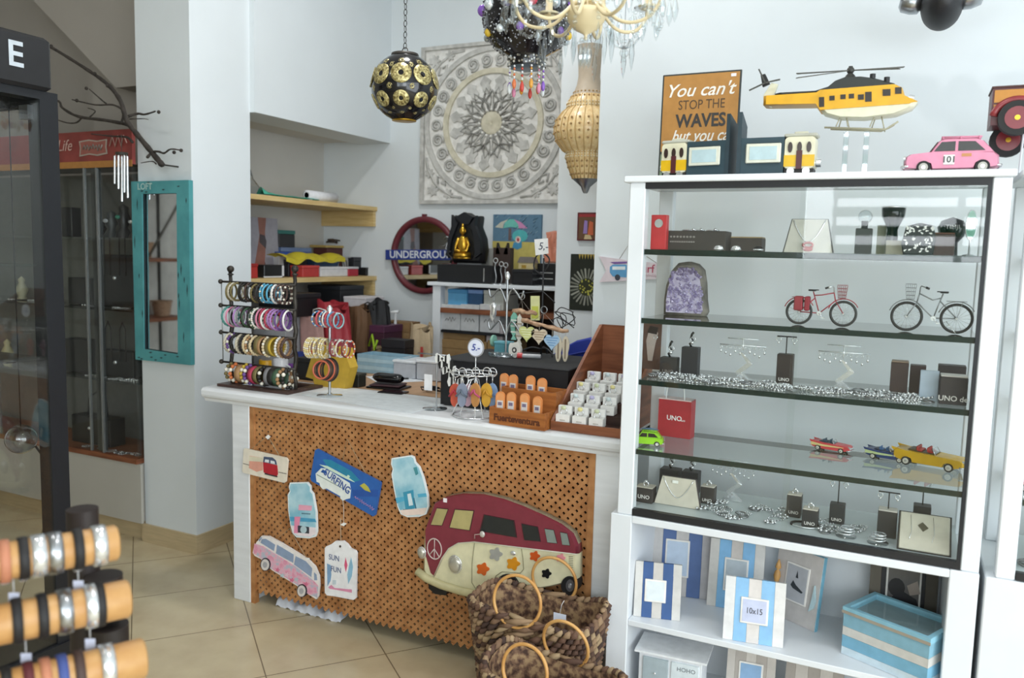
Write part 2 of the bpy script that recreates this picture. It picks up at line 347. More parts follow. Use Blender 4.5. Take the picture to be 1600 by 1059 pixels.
# shop-front side, behind and to the right of the camera: wall piers with wide openings to the street
f = MB(); f.box(XL, -1.0, -3.2, -3.1, 0, CEIL, 'wall_beige'); f.box(-1.0, XR, -3.2, -3.1, 0, 1.6, 'wall_beige'); f.box(-1.0, XR, -3.2, -3.1, 3.1, CEIL, 'wall')
struct('wall_front', f)
f = MB(); f.box(XR, XR+.1, -3.2, YW, 0, .3, 'wall'); f.box(XR, XR+.1, -3.2, YW, 3.1, CEIL, 'wall'); f.box(XR, XR+.1, 2.4, YW, .3, 3.1, 'wall')
struct('wall_right', f)
f = MB()
for x in (-.97, .35, 1.65, 2.95): f.box(x-.03, x+.03, -3.18, -3.06, 1.6, 3.1, 'steel')
f.box(-1, 2.95, -3.18, -3.06, 2.62, 2.67, 'steel')
struct('window_1', f)
f = MB()
for y in (-3.0, -1.3, .5, 2.36): f.box(XR+.02, XR+.08, y-.03, y+.03, .3, 3.1, 'steel')
struct('window_2', f)
# ================================================================ glass display cabinet
YC = 2.55; CB = 2.93
SZ = [1.627, 1.405, 1.203, .971]       # glass shelves, top surfaces
DECK = .772; LOWZ = .39
g = thing('glass_display_cabinet', 'tall white glass-fronted cabinet with four glass shelves beside the counter', 'display cabinet', (0, YC, 0))
D = CB-YC
part('top_board', MB().rbox(-.849, .232, -.012, D+.01, 1.838, 1.858, 'white', .003), g)
for x0, x1 in ((-.832, -.78), (.178, .224)):
    part('corner_post', MB().rbox(x0, x1, 0, .045, .748, 1.838, 'white', .003), g)
    part('corner_post', MB().rbox(x0, x1, D-.035, D, .748, 1.838, 'white', .003), g)
for i, z in enumerate(SZ):
    m = MB(); m.add([(-.779, .012, z-.017), (.177, .012, z-.017), (.177, D-.006, z-.017), (-.779, D-.006, z-.017), (-.779, .012, z), (.177, .012, z), (.177, D-.006, z), (-.779, D-.006, z)], [(4, 5, 6, 7)], 'shelf_glass')
    m.add(m.v[:8], [(0, 1, 5, 4), (1, 2, 6, 5), (2, 3, 7, 6), (3, 0, 4, 7)], 'glass_edge')
    part('glass_shelf', m, g)
part('deck', MB().box(-.78, .178, .012, D, .748, DECK-.004, 'grey_deck'), g)
t = MB(); t.box(-.78, .178, .0, .022, 1.818, 1.838, 'black'); t.box(-.78, .178, .0, .022, .750, .771, 'black'); t.box(.168, .178, .0, .018, .771, 1.818, 'frame_black')
part('door_track', t, g, label='black sliding door track')
part('glass_door', MB().box(-.779, -.29, .004, .007, .772, 1.817, 'pane'), g)
part('glass_door', MB().box(-.31, .168, .011, .014, .772, 1.817, 'pane'), g)
part('side_panel', MB().rbox(-.852, -.778, -.006, D, .0, .748, 'white', .003), g); part('side_panel', MB().rbox(.152, .226, -.006, D, 0, .748, 'white', .003), g)
part('front_rail', MB().rbox(-.778, .152, -.006, .02, .724, .748, 'white', .002).box(-.778, .152, .02, D, .732, .748, 'white'), g)
part('lower_shelf', MB().rbox(-.778, .152, -.004, D-.012, LOWZ-.02, LOWZ, 'white', .002), g)
part('bottom_panel', MB().box(-.778, .152, 0, D-.012, .06, .08, 'white').box(-.778, .152, .02, .035, 0, .06, 'white'), g)
part('back_panel', MB().box(-.778, .152, D-.012, D, 0, .732, 'white'), g)
# neighbour at the right edge of the frame
h = thing('glass_display_cabinet', 'white glass cabinet cut off by the right edge of the photo', 'display cabinet', (1.092, YC, 0))
part('top_board', MB().rbox(-.848, .25, -.012, D+.01, 1.838, 1.858, 'white', .003), h)
part('corner_post', MB().rbox(-.829, -.782, 0, .045, .745, 1.838, 'white', .003), h)
part('corner_post', MB().rbox(-.829, -.782, D-.035, D, .745, 1.838, 'white', .003), h)
part('corner_post', MB().rbox(.19, .24, D-.035, D, .745, 1.838, 'white', .003), h)
for z in SZ:
    m = MB(); m.add([(-.779, .012, z-.017), (.19, .012, z-.017), (.19, D-.006, z-.017), (-.779, D-.006, z-.017), (-.779, .012, z), (.19, .012, z), (.19, D-.006, z), (-.779, D-.006, z)], [(4, 5, 6, 7)], 'shelf_glass')
    m.add(m.v[:8], [(0, 1, 5, 4), (1, 2, 6, 5), (2, 3, 7, 6), (3, 0, 4, 7)], 'glass_edge')
    part('glass_shelf', m, h)
part('door_track', MB().box(-.78, .19, 0, .022, .748, .768, 'black'), h); part('door_track', MB().box(-.78, .19, 0, .022, 1.818, 1.838, 'black'), h)
part('deck', MB().box(-.78, .19, .022, D, .745, .768, 'grey_deck'), h)
part('glass_door', MB().box(-.779, .19, .004, .007, .769, 1.817, 'pane'), h)
lo = MB(); lo.rbox(-.852, -.74, -.006, D, .0, .745, 'white', .003)
part('side_panel', lo, h)
part('front_rail', MB().box(-.74, .24, -.006, .02, .715, .745, 'white'), h)
part('back_panel', MB().box(-.74, .24, D-.012, D, 0, .72, 'black'), h)
part('lower_shelf', MB().box(-.74, .24, 0, D-.012, LOWZ-.02, LOWZ, 'white'), h)

# ================================================================ counter
CZ = .968; YF = 2.689
c = thing('shop_counter', 'white-topped sales counter with an orange-brown wooden lattice front', 'counter', (-1.8, YF, 0))
def nose(m, x0, x1, M=None):   # moulded front edge of the worktop as an extruded profile, left end mitred by a cap
    pr = [(.34, 0), (.34, -.03), (.0, -.03), (.0, -.062), (-.012, -.062), (-.016, -.05), (-.022, -.044), (-.03, -.040), (-.034, -.03), (-.034, -.012), (-.028, -.004), (-.018, 0)]
    return m.poly([(a, b) for a, b in pr], x0, x1, 'white_old', M, 'yz')
wt = MB(); nose(wt, -2.84+1.8, -.857+1.8, TR(0, 0, CZ))
wt.poly([(0, 0), (0, -.062), (-.012, -.062), (-.018, -.044), (-.026, -.04), (-.03, -.03), (-.03, -.012), (-.024, -.003), (-.01, 0)], -.0, .34, 'white_old', TR(-1.04, 0, CZ), 'xz')
wt.box(-1.04, .943, 0, .34, CZ-.03, CZ-.0005, 'white_old')
part('worktop', wt, c)
part('post', MB().rbox(-2.69+1.8, -2.59+1.8, .0, .1, 0, CZ-.045, 'white_old', .003), c)
part('post', MB().rbox(-.965+1.8, -.862+1.8, .0, .1, 0, CZ-.045, 'white_old', .003), c)
part('side_panel', MB().box(-2.68+1.8, -2.66+1.8, .1, .33, 0, CZ-.03, 'white_old'), c)
part('inner_panel', MB().box(-2.6+1.8, -.95+1.8, .30, .31, .1, CZ-.03, 'dark_inside').box(-2.6+1.8, -.95+1.8, .02, .30, CZ-.045, CZ-.031, 'dark_inside'), c)  # dark panel added inside so the gaps between the slats read dark
# the lattice: two crossed layers of slats clipped to the panel
def clip(poly, ax, v, keep_gt):
    out = []
    for i in range(len(poly)):
        a, b = poly[i], poly[(i+1) % len(poly)]; ia = (a[ax] > v) == keep_gt; ib = (b[ax] > v) == keep_gt
        if ia: out.append(a)
        if ia != ib:
            t = (v-a[ax])/(b[ax]-a[ax]); out.append((a[0]+t*(b[0]-a[0]), a[1]+t*(b[1]-a[1])))
    return out
def lattice(x0, x1, z0, z1, pitch=.0335, wd=.0142):
    m = MB(); s2 = math.sqrt(.5)
    for layer, sg in ((0, 1), (1, -1)):
        k = -int((z1-z0)/pitch)-3
        while True:
            base = x0+k*pitch*1.0 if sg > 0 else x0+k*pitch
            if base > x1+(z1-z0)+.1: break
            a = (base, z0); L = (z1-z0)
            dx = sg*L; hw = wd/2*math.sqrt(2)
            if sg < 0: a = (base, z0)
            P = [(a[0]-hw, z0), (a[0]+hw, z0), (a[0]+hw+dx, z1), (a[0]-hw+dx, z1)]
            P = clip(P, 0, x0, True)
            if P: P = clip(P, 0, x1, False)
            if len(P) > 2:
                y = .003*layer
                m.poly(P, y, y+.003, 'lattice')
            k += 1
    # ragged slat ends along the bottom
    n = int((x1-x0)/pitch)
    for i in range(n): x = x0+(i)*pitch; m.poly([(x-.011, z0), (x, z0-.011), (x+.011, z0)], 0, .003, 'lattice')
    return m
lp = part('lattice_panel', lattice(-2.575+1.8, -.985+1.8, .06, CZ-.062), c, (0, .012, 0))
part('lattice_frame', MB().box(-2.59+1.8, -2.566+1.8, .004, .03, .0, CZ-.062, 'lattice').box(-.99+1.8, -.965+1.8, .004, .03, .06, CZ-.062, 'lattice').box(-2.59+1.8, -.965+1.8, .01, .03, CZ-.085, CZ-.062, 'lattice'), c)

# brown desk behind the counter
d = thing('desk', 'brown-topped desk with a black front edge behind the counter', 'desk', (-2.02, 3.032, 0))
part('desktop', MB().box(-.76, .76, .012, .6, .93, CZ-.004, 'desk_top'), d)
part('edge_strip', MB().box(-.76, .76, 0, .012, .925, CZ-.002, 'black'), d)
part('leg', MB().box(-.75, -.71, .02, .59, 0, .93, 'frame_black'), d); part('leg', MB().box(.71, .75, .02, .59, 0, .93, 'frame_black'), d)

# ================================================================ alcove shelves on the left wall
for lbl, z, zb in (('pale pine board shelf high in the alcove with a paper roll on it', at(590, 323, 1, YB)[2], 0), ('pale pine board shelf under the other, crowded with boxes', at(592, 431, 1, YB)[2], 0)):
    s = thing('wall_shelf', lbl, 'shelf', (-3.787, 3.41, z-.03))
    part('board', MB().box(0.001, .462, .002, YB-3.41-.002, 0, .028, 'pine'), s)
    part('bracket', MB().box(.002, .45, YB-3.41-.03, YB-3.41-.003, -.105, -.001, 'pine'), s)
    part('bracket', MB().box(.01, .45, .003, .03, -.105, -.001, 'pine'), s)
ZS1 = at(590, 323, 1, YB)[2]-.002; ZS2 = at(592, 431, 1, YB)[2]-.002

# ================================================================ white open unit against the back wall
YU = 4.28
uL = at(676, 470, 1, YU)[0]; uT = at(675, 440, 1, YU)[2]
u = thing('shelving_unit', 'white open shelving unit packed with storage boxes behind the counter', 'shelving unit', (uL, YU, 0))
UW = .86
part('top_board', MB().rbox(-.03, UW+.03, -.02, .37, uT-.022, uT, 'white', .003), u)
for x in (0, UW-.05): part('post', MB().box(x, x+.055, 0, .055, 0, uT-.022, 'white'), u); part('post', MB().box(x, x+.055, .31, .365, 0, uT-.022, 'white'), u)
UZ = [at(700, 481, 1, YU)[2], at(700, 507, 1, YU)[2], at(700, 570, 1, YU)[2]-.12]
part('shelf', MB().box(.055, UW-.05, 0, .36, UZ[0]-.03, UZ[0], 'wood'), u, label='brown wooden shelf')
part('shelf', MB().box(.055, UW-.05, 0.01, .36, UZ[1]-.05, UZ[1]-.035, 'frame_black'), u, label='dark shelf')
part('shelf', MB().box(.055, UW-.05, 0.01, .36, UZ[2]-.02, UZ[2], 'white'), u)
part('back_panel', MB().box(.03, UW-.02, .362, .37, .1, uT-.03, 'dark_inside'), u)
# ================================================================ toys and ornaments in and on the cabinet
TOP = 1.858
def wheel(m, x, y, z, r, wd, tyre, hub, disc, s=1):   # s = side the hub shows on (-1 front)
    m.cyl((x, y-wd/2, z), (x, y+wd/2, z), r, tyre, n=20)
    m.cyl((x, y-wd/2-.001, z), (x, y+wd/2+.001, z), r*.66, disc, n=18)
    m.cyl((x, y-wd/2-.003, z), (x, y+wd/2+.003, z), r*(.15 if hub == 'gold' else .3), hub, n=12)
    return m
# --- tin sign
YS = 2.86
x0, x1, z0, z1 = fit(1031, 112, 1154, 272, YS); W, Hh = x1-x0, z1-TOP
s = thing('tin_sign', 'tall ochre tin sign with wave lettering standing behind the tram bookends', 'sign', (x0, YS, TOP+.001), rot=(rad(-2), 0, 0))
m = MB(); m.rbox(0, W, 0, .006, 0, Hh, '3a3f3d 0.4', .002); m.box(.006, W-.006, -.001, 0, Hh*.3, Hh-.006, 'b98545 0.45'); m.box(.006, W-.006, -.001, 0, .006, Hh*.28, '8fa58a 0.5')
m.poly([(.006, Hh*.29), (.03, Hh*.295), (.06, Hh*.31), (.08, Hh*.36), (W-.006, Hh*.36), (W-.006, Hh*.28), (.006, Hh*.275)], -.002, -.001, '4a4c48')
part('panel', m, s)
text('You can\'t', .062, 'f3efe6', s, (W*.48, -.002, Hh*.84), shear=.35, bold=.0006, label='white slanted script')
text('STOP THE', .045, '5c4630', s, (W*.52, -.002, Hh*.71), sx=.8)
text('WAVES', .062, '3d3a38', s, (W*.52, -.002, Hh*.565), bold=.0018, sx=.85)
text('but you can', .058, 'f3efe6', s, (W*.56, -.002, Hh*.43), shear=.35, bold=.0006, sx=.8)
part('price_sticker', MB().box(W-.035, W-.018, -.0025, -.001, Hh-.022, Hh-.012, 'f6f6f6'), s)
# --- tram bookends
def bookend(label, loc, rz, flip):
    s = -1 if flip else 1
    t = thing('tram_bookend', label, 'bookend', loc, rz, 'tram bookends on top of the cabinet')
    part('base_plate', MB().poly([(0, -.045), (s*.245, -.045), (s*.262, 0), (s*.245, .045), (0, .045)][::s], 0, .006, '2c3d44', None, 'xy'), t)
    part('upright', MB().poly([(-.045, .006), (.045, .006), (.045, .165), (-.045, .198)], -.006, .006, '2b3c44', None, 'yz'), t)
    w_ = MB(); w_.box(min(s*.006, s*.135), max(s*.006, s*.135), -.042, .03, .006, .118, '2d434c')
    part('station_wall', w_, t)
    pf = MB(); a, b = sorted((s*.022, s*.127)); pf.rbox(a, b, -.049, -.042, .04, .1, 'dcdccb', .003); pf.box(a+.012, b-.012, -.051, -.049, .05, .09, 'b9cfd3 0.15')
    part('picture_frame', pf, t, label='cream frame round a pale picture')
    tr = MB(); a, b = sorted((s*.135, s*.225))
    slab(tr, rr(a, b, .02, .118, .012), .075, 'ded9bd 0.3', ins=.96, y=-.005)
    tr.box(a+.001, b-.001, -.0445, .034, .028, .062, 'dfb21d 0.3'); tr.rbox(a-.002, b+.004, -.04, .03, .117, .127, 'b3b3a6', .003); tr.rbox((a+b)/2-.02, (a+b)/2+.02, -.02, .01, .127, .135, 'cfcdb8', .002)
    for k in range(3):
        xx = a+.018+k*.027; tr.poly(circ(xx, .085, .007, .016, 12), -.0465, -.0445, '3a2c28 0.2')
    tr.box((a+b)/2-.008, (a+b)/2+.009, -.047, -.0445, .02, .075, '54262a 0.3')
    part('tram_body', tr, t)
    ch = MB(); ch.box(a+.003, b-.003, -.038, .028, .008, .022, '2a2624')
    for k in (0, 1): ch.cyl((a+.022+k*.045, -.046, .014), (a+.022+k*.045, -.038, .014), .011, 'silver', n=14)
    part('undercarriage', ch, t)
    hx = s*.228; part('headlamp', MB().cyl((s*.226, -.005, .04), (s*.24, -.005, .04), .012, 'silver', n=12), t)
    return t
pR = at(1157, 268, 1, 2.68); pL = at(1148, 268, 1, 2.70)
bookend('tram bookend with its yellow and cream tram facing right, beside the helicopter', (pR[0], 2.68, TOP+.001), 0, False)
bookend('tram bookend with its yellow tram at the left, in front of the ochre sign', (pL[0]-.012, 2.70, TOP+.001), rad(-8), True)

# --- helicopter on an acrylic stand
YH = 2.72; base = at(1338, 266, 1, YH); o = Vector((base[0], YH, TOP+.001)); q = lambda pts: px(pts, YH, o)
t = thing('display_stand', 'clear acrylic two-post stand under the yellow helicopter', 'stand', (o[0], YH, TOP+.001))
zt = q([(1340, 206)])[0][1]
part('base', MB().rbox(-.035, .04, -.04, .04, 0, .004, 'acrylic', .001), t)
for xx in (q([(1323, 205)])[0][0], q([(1355, 205)])[0][0]): part('post', MB().box(xx-.007, xx+.007, -.012, .012, .004, zt, 'acrylic'), t)
t = thing('toy_helicopter', 'yellow and cream tin model helicopter with a black roof', 'model helicopter', (o[0], YH, TOP+.001))
b = MB()
slab(b, q([(1196, 153), (1276, 148), (1282, 144), (1400, 135), (1410, 140), (1414, 152), (1434, 161), (1424, 166), (1282, 176), (1275, 166), (1195, 167)]), .085, 'e0a81c 0.35', ins=.96)
part('fuselage', b, t)
be = MB(); slab(be, q([(1280, 171), (1300, 173), (1414, 164), (1434, 161), (1425, 171), (1400, 181), (1350, 187), (1310, 186), (1288, 180)]), .08, 'dbd9bf 0.35', ins=.9)
part('belly', be, t, label='cream belly')
rf = MB(); slab(rf, q([(1212, 149), (1272, 146), (1294, 139), (1306, 129), (1322, 123), (1346, 122), (1368, 125), (1398, 133), (1400, 138), (1282, 147), (1215, 152)]), .07, '2b2f2c 0.4', ins=.9)
for a_, b_ in ((1364, 122), (1386, 127)): c_ = q([(a_, b_)])[0]; rf.cyl((c_[0], -.02, c_[1]-.008), (c_[0], -.02, c_[1]+.008), .008, 'black')
part('roof', rf, t, label='black roof cowling')
for a_, b_, c_, d_ in ((1282, 156, 1290, 171), (1298, 154, 1306, 161), (1315, 152, 1323, 159), (1328, 151, 1336, 158), (1342, 152, 1351, 160), (1353, 148, 1363, 163), (1380, 144, 1392, 154), (1399, 141, 1409, 151)):
    part('window', MB().poly(q([(a_, b_), (c_, b_-.5), (c_, d_-.5), (a_, d_)])[::-1], -.0445, -.0425, '2a221c 0.3'), t)
tf = MB(); slab(tf, q([(1193, 150), (1206, 130), (1216, 132), (1209, 152), (1206, 168), (1194, 165)]), .02, 'dbd9bf 0.35'); slab(tf, q([(1189, 118), (1196, 116), (1203, 131), (1192, 136)]), .022, 'black')
part('tail_fin', tf, t)
def blade(m, p, q_, wd, c): 
    a_ = Vector((p[0], 0, p[1])); b_ = Vector((q_[0], 0, q_[1])); d_ = (b_-a_).normalized(); n_ = Vector((-d_.z, 0, d_.x))*wd
    return m.add([a_-n_+Vector((0, -.03, 0)), a_+n_+Vector((0, -.03, 0)), b_+n_+Vector((0, -.03, 0)), b_-n_+Vector((0, -.03, 0)), a_-n_+Vector((0, -.027, 0)), a_+n_+Vector((0, -.027, 0)), b_+n_+Vector((0, -.027, 0)), b_-n_+Vector((0, -.027, 0))], [(0, 1, 2, 3), (7, 6, 5, 4), (0, 4, 5, 1), (1, 5, 6, 2), (2, 6, 7, 3), (3, 7, 4, 0)], c)
hub = q([(1198, 132)])[0]
for e in ((1188, 111), (1173, 144), (1221, 127)): part('tail_rotor_blade', blade(MB(), hub, q([e])[0], .0022, '4a4a45'), t)
hp = q([(1329, 110)])[0]
part('rotor_mast', MB().cyl((hp[0], 0, hp[1]-.03), (hp[0], 0, hp[1]+.012), .006, '33332f').lathe([(.02, 0), (.012, .012), (.004, .02)], '33332f', 14, TR(hp[0], 0, hp[1]-.026)).ball((hp[0], 0, hp[1]), .011, '33332f'), t)
for (ex, ey, dy) in ((1243, 112, .03), (1254, 135, -.13), (1412, 98, .06), (1406, 113, -.05)):
    e = q([(ex, ey)])[0]; a_ = Vector((hp[0], 0, hp[1])); b_ = Vector((e[0], dy, e[1])); d_ = (b_-a_).normalized(); sd = d_.cross(Vector((0, 0, 1))).normalized()*.0065; u_ = Vector((0, 0, .0012))
    part('rotor_blade', MB().add([a_-sd*.4-u_, a_+sd*.4-u_, b_+sd-u_, b_-sd-u_, a_-sd*.4+u_, a_+sd*.4+u_, b_+sd+u_, b_-sd+u_], [(3, 2, 1, 0), (4, 5, 6, 7), (0, 1, 5, 4), (1, 2, 6, 5), (2, 3, 7, 6), (3, 0, 4, 7)], '55554e 0.4'), t)
for yy in (-.038, .038):
    k = q([(1290, 202), (1384, 205), (1394, 199), (1404, 193)]) if yy < 0 else q([(1296, 199), (1376, 202), (1388, 197), (1397, 192)])
    part('landing_skid', MB().tube([(a_, yy, b_) for a_, b_ in k], .0028, 'a8a48c 0.4'), t)
for a_, b_ in (((1314, 184), (1308, 200)), ((1368, 181), (1360, 201)), ((1378, 184), (1382, 203)), ((1323, 184), (1326, 200))):
    k = q([a_, b_])
    for y in (-1, 1): part('skid_strut', MB().tube([(k[0][0], .02*y, k[0][1]), (k[1][0], .038*y, k[1][1])], .0018, 'a8a48c 0.4'), t)
part('nose_light', MB().cyl(Vector((q([(1420, 153)])[0][0], -.01, q([(1420, 153)])[0][1])), Vector((q([(1428, 156)])[0][0], -.01, q([(1420, 155)])[0][1])), .008, 'silver'), t)

# --- toy cars
def hardtop(name, label, loc, rz, L, body, roof_load, white_top=False, number=None, group=None):
    t = thing(name, label, 'toy car', loc, rz, group); H = L*.42; w = L*.42
    S = lambda pts: [(a*L, b*L) for a, b in pts]
    lo = MB(); slab(lo, S([(-.49, .07), (-.5, .14), (-.49, .2), (-.44, .235), (-.24, .255), (.2, .25), (.44, .235), (.48, .2), (.49, .08), (.40, .06), (.38, .12), (.32, .155), (.26, .12), (.24, .06), (-.2, .055), (-.22, .12), (-.29, .15), (-.36, .12), (-.38, .06)]), w, body, ins=.95)
    part('body', lo, t)
    cab = MB(); slab(cab, S([(-.24, .24), (-.14, .385), (-.08, .4), (.25, .395), (.32, .375), (.44, .235)]), w*.86, 'f2f2ee 0.3' if white_top else body, ins=.93)
    part('cabin', cab, t)
    for sg in (-1, 1):
        wn = MB(); y = sg*(w*.43+.001*1)
        for P in ([(-.19, .26), (-.115, .365), (.03, .37), (.03, .26)], [(.06, .26), (.06, .37), (.23, .365), (.34, .26)]): wn.poly(S(P)[::-1], min(y, y-sg*.003), max(y, y-sg*.003)+.0005, '2a2522 0.15')
        part('side_window', wn, t)
    part('windscreen', MB().add([(-.235*L, -w*.34, .262*L), (-.235*L, w*.34, .262*L), (-.16*L, w*.31, .375*L), (-.16*L, -w*.31, .375*L), (-.215*L, -w*.34, .262*L), (-.215*L, w*.34, .262*L), (-.14*L, w*.31, .375*L), (-.14*L, -w*.31, .375*L)], [(0, 1, 2, 3), (7, 6, 5, 4), (0, 3, 7, 4), (1, 5, 6, 2), (0, 4, 5, 1), (3, 2, 6, 7)], '2a2522 0.15'), t)
    part('bumper', MB().tube([(-.45*L, -w*.5, .09*L), (-.52*L, -w*.42, .09*L), (-.53*L, 0, .09*L), (-.52*L, w*.42, .09*L), (-.45*L, w*.5, .09*L)], .013*L, 'silver'), t)
    part('bumper', MB().tube([(.46*L, -w*.45, .09*L), (.51*L, -w*.4, .09*L), (.515*L, 0, .09*L), (.51*L, w*.4, .09*L), (.46*L, w*.45, .09*L)], .012*L, 'silver'), t)
    part('grille', MB().rbox(-.505*L, -.48*L, -w*.3, w*.3, .11*L, .19*L, '6f6f68 0.3 0.8', .002), t)
    for sg in (-1, 1): part('headlamp', MB().cyl((-.485*L, sg*w*.36, .185*L), (-.508*L, sg*w*.36, .185*L), .03*L, 'silver'), t)
    for x_ in (-.29, .32):
        for sg in (-1, 1): part('wheel', wheel(MB(), x_*L, sg*w*.43, .075*L, .075*L, .1*w*2, 'rubber', 'silver', 'b5b2a8 0.4'), t)
    rk = MB()
    for y in (-w*.3, 0, w*.3): rk.tube([(-.12*L, y, .43*L), (.3*L, y, .425*L)], .008*L, body if not white_top else 'silver')
    for x_ in (-.1, .08, .27): rk.tube([(x_*L, -w*.34, .395*L), (x_*L, -w*.32, .43*L), (x_*L, w*.32, .43*L), (x_*L, w*.34, .395*L)], .007*L, body if not white_top else 'silver')
    part('roof_rack', rk, t)
    if roof_load:
        bd = MB(); bd.grid(lambda u, v: ((-.16+.5*u)*L, (v-.5)*w*.5*sin(pi*min(1, max(0.02, u*.96+.02)))**.6, (.45+.02*cos(pi*(u-.5)))*L), 12, 6, roof_load)
        bd.grid(lambda u, v: ((-.16+.5*u)*L, (v-.5)*w*.5*sin(pi*min(1, max(0.02, u*.96+.02)))**.6, (.435+.02*cos(pi*(u-.5)))*L), 12, 6, 'e9eef0')
        part('surfboard', bd, t, label='small surfboard on the roof')
    if number:
        for sg in (-1,): 
            dd = MB(); dd.rbox(-.085*L, .03*L, -w*.5-.0012, -w*.5+.001, .1*L, .215*L, 'f1efe8', .001); part('number_plate', dd, t)
            text(number, .1*L, '5a5a5a', t, (-.028*L, -w*.5-.0016, .157*L), bold=.0006)
            part('door_badge', MB().box(-.1*L, .03*L, -w*.43-.004, -w*.43+.001, .225*L, .25*L, 'c98d5a').box(.1*L, .2*L, -w*.5-.001, -w*.5+.001, .19*L, .225*L, 'c98d5a'), t)
    return t
a = at(1409, 262, 1, 2.66); b = at(1566, 262, 1, 2.66)
hardtop('toy_car', 'pink tin toy car with a roof rack and race number on the door', ((a[0]+b[0])/2, 2.70, TOP+.001), 0, b[0]-a[0]-.01, 'dd8ba6 0.3', None, number='101')
z = SZ[3]; a = at(1023, 684, 2, z)
hardtop('toy_car', 'lime green toy car carrying a surfboard, in front of the red gift bag', (a[0]+.004, 2.64, z+.001), rad(12), .118, '93cf2a 0.25', '4f8fb5 0.3')
def cabrio(label, loc, rz, L, body, flash, seat, inside, plate, group):
    t = thing('toy_car', label, 'toy car', loc, rz, group); w = L*.38
    S = lambda pts: [(a*L, b*L) for a, b in pts]
    lo = MB(); slab(lo, S([(-.5, .1), (-.5, .2), (-.46, .235), (-.16, .215), (.12, .21), (.46, .19), (.5, .165), (.5, .08), (.37, .055), (.35, .11), (.3, .13), (.24, .11), (.22, .05), (-.22, .05), (-.24, .11), (-.3, .13), (-.36, .11), (-.38, .06)]), w, body, ins=.95)
    part('body', lo, t)
    if flash:
        for sg in (-1, 1): 
            y = sg*w*.5; part('side_flash', MB().poly(S([(-.48, .12), (-.48, .2), (-.2, .17), (.36, .16), (.36, .145), (-.1, .12)])[::-1], min(y-sg*.001, y+sg*.001), max(y-sg*.001, y+sg*.001), flash), t, label='pale side panel')
    pit = MB(); pit.box(-.2*L, .1*L, -w*.36, w*.36, .19*L, .222*L, inside); part('cockpit', pit, t)
    for x_ in (-.13, .02): part('seat', MB().rbox((x_-.04)*L, (x_+.03)*L, -w*.3, w*.3, .22*L, .25*L, seat, .002).rbox((x_-.055)*L, (x_-.03)*L, -w*.3, w*.3, .23*L, .30*L, seat, .002), t)
    part('folded_hood', MB().rbox(-.3*L, -.17*L, -w*.34, w*.34, .21*L, .25*L, inside, .003), t)
    ws = MB(); ws.tube([(.1*L, -w*.38, .2*L), (.05*L, -w*.34, .29*L), (.05*L, w*.34, .29*L), (.1*L, w*.38, .2*L)], .006*L, 'silver'); ws.add([(.1*L, -w*.38, .21*L), (.055*L, -w*.34, .285*L), (.055*L, w*.34, .285*L), (.1*L, w*.38, .21*L)], [(0, 1, 2, 3)], 'acrylic'); part('windscreen', ws, t)
    part('steering_wheel', MB().tor((0, 0, 0), .035*L, .006*L, 'black', 16, 5, TR(.05*L, -w*.18, .26*L) @ RY(rad(60))), t)
    part('bumper', MB().tube([(.44*L, -w*.5, .09*L), (.51*L, -w*.45, .085*L), (.52*L, 0, .085*L), (.51*L, w*.45, .085*L), (.44*L, w*.5, .09*L)], .013*L, 'silver'), t)
    part('bumper', MB().tube([(-.46*L, -w*.5, .1*L), (-.51*L, -w*.42, .1*L), (-.515*L, 0, .1*L), (-.51*L, w*.42, .1*L), (-.46*L, w*.5, .1*L)], .012*L, 'silver'), t)
    part('grille', MB().rbox(.49*L, .506*L, -w*.34, w*.34, .1*L, .15*L, 'silver', .001), t)
    for sg in (-1, 1): part('headlamp', MB().cyl((.47*L, sg*w*.38, .165*L), (.51*L, sg*w*.38, .165*L), .025*L, 'silver'), t); part('tail_fin', MB().poly(S([(-.5, .2), (-.53, .25), (-.3, .22)]), sg*w*.42-.004*L*3, sg*w*.42+.004*L*3, body), t)
    for x_ in (-.3, .3):
        for sg in (-1, 1): part('wheel', wheel(MB(), x_*L, sg*w*.44, .065*L, .065*L, .09*w*2, 'rubber', 'silver', 'd8d4c8 0.4'), t)
    return t
G = 'tin convertibles on the fourth glass shelf'
a = at(1299, 704, 2, z); cabrio('coral and cream toy convertible, alone in the middle of its glass shelf', (a[0], a[1], z+.001), rad(-14), .128, 'd4494f 0.25', 'e3cf8e 0.3', '3b5566', '35505c', None, G)
a = at(1390, 722, 2, z); cabrio('navy blue toy convertible with a pale green flash, behind the yellow one', (a[0]-.006, a[1]+.035, z+.001), rad(-14), .135, '263e72 0.25', 'c5d39a 0.3', '3d6ea0', '22304a', None, G)
a = at(1452, 729, 2, z); cabrio('yellow toy convertible with red seats, nearest the right-hand post', (a[0]+.002, a[1]+.005, z+.001), rad(-16), .205, 'd8a91c 0.22', None, 'b8362f', '5a4a2a', None, G)
a = at(1600, 735, 1, 2.62)
t = hardtop('toy_car', 'red and green toy car cut off by the right edge, in the next cabinet', (a[0]+.05, 2.68, SZ[3]+.001), 0, .14, 'b0332f 0.25', '8fa86a 0.4')
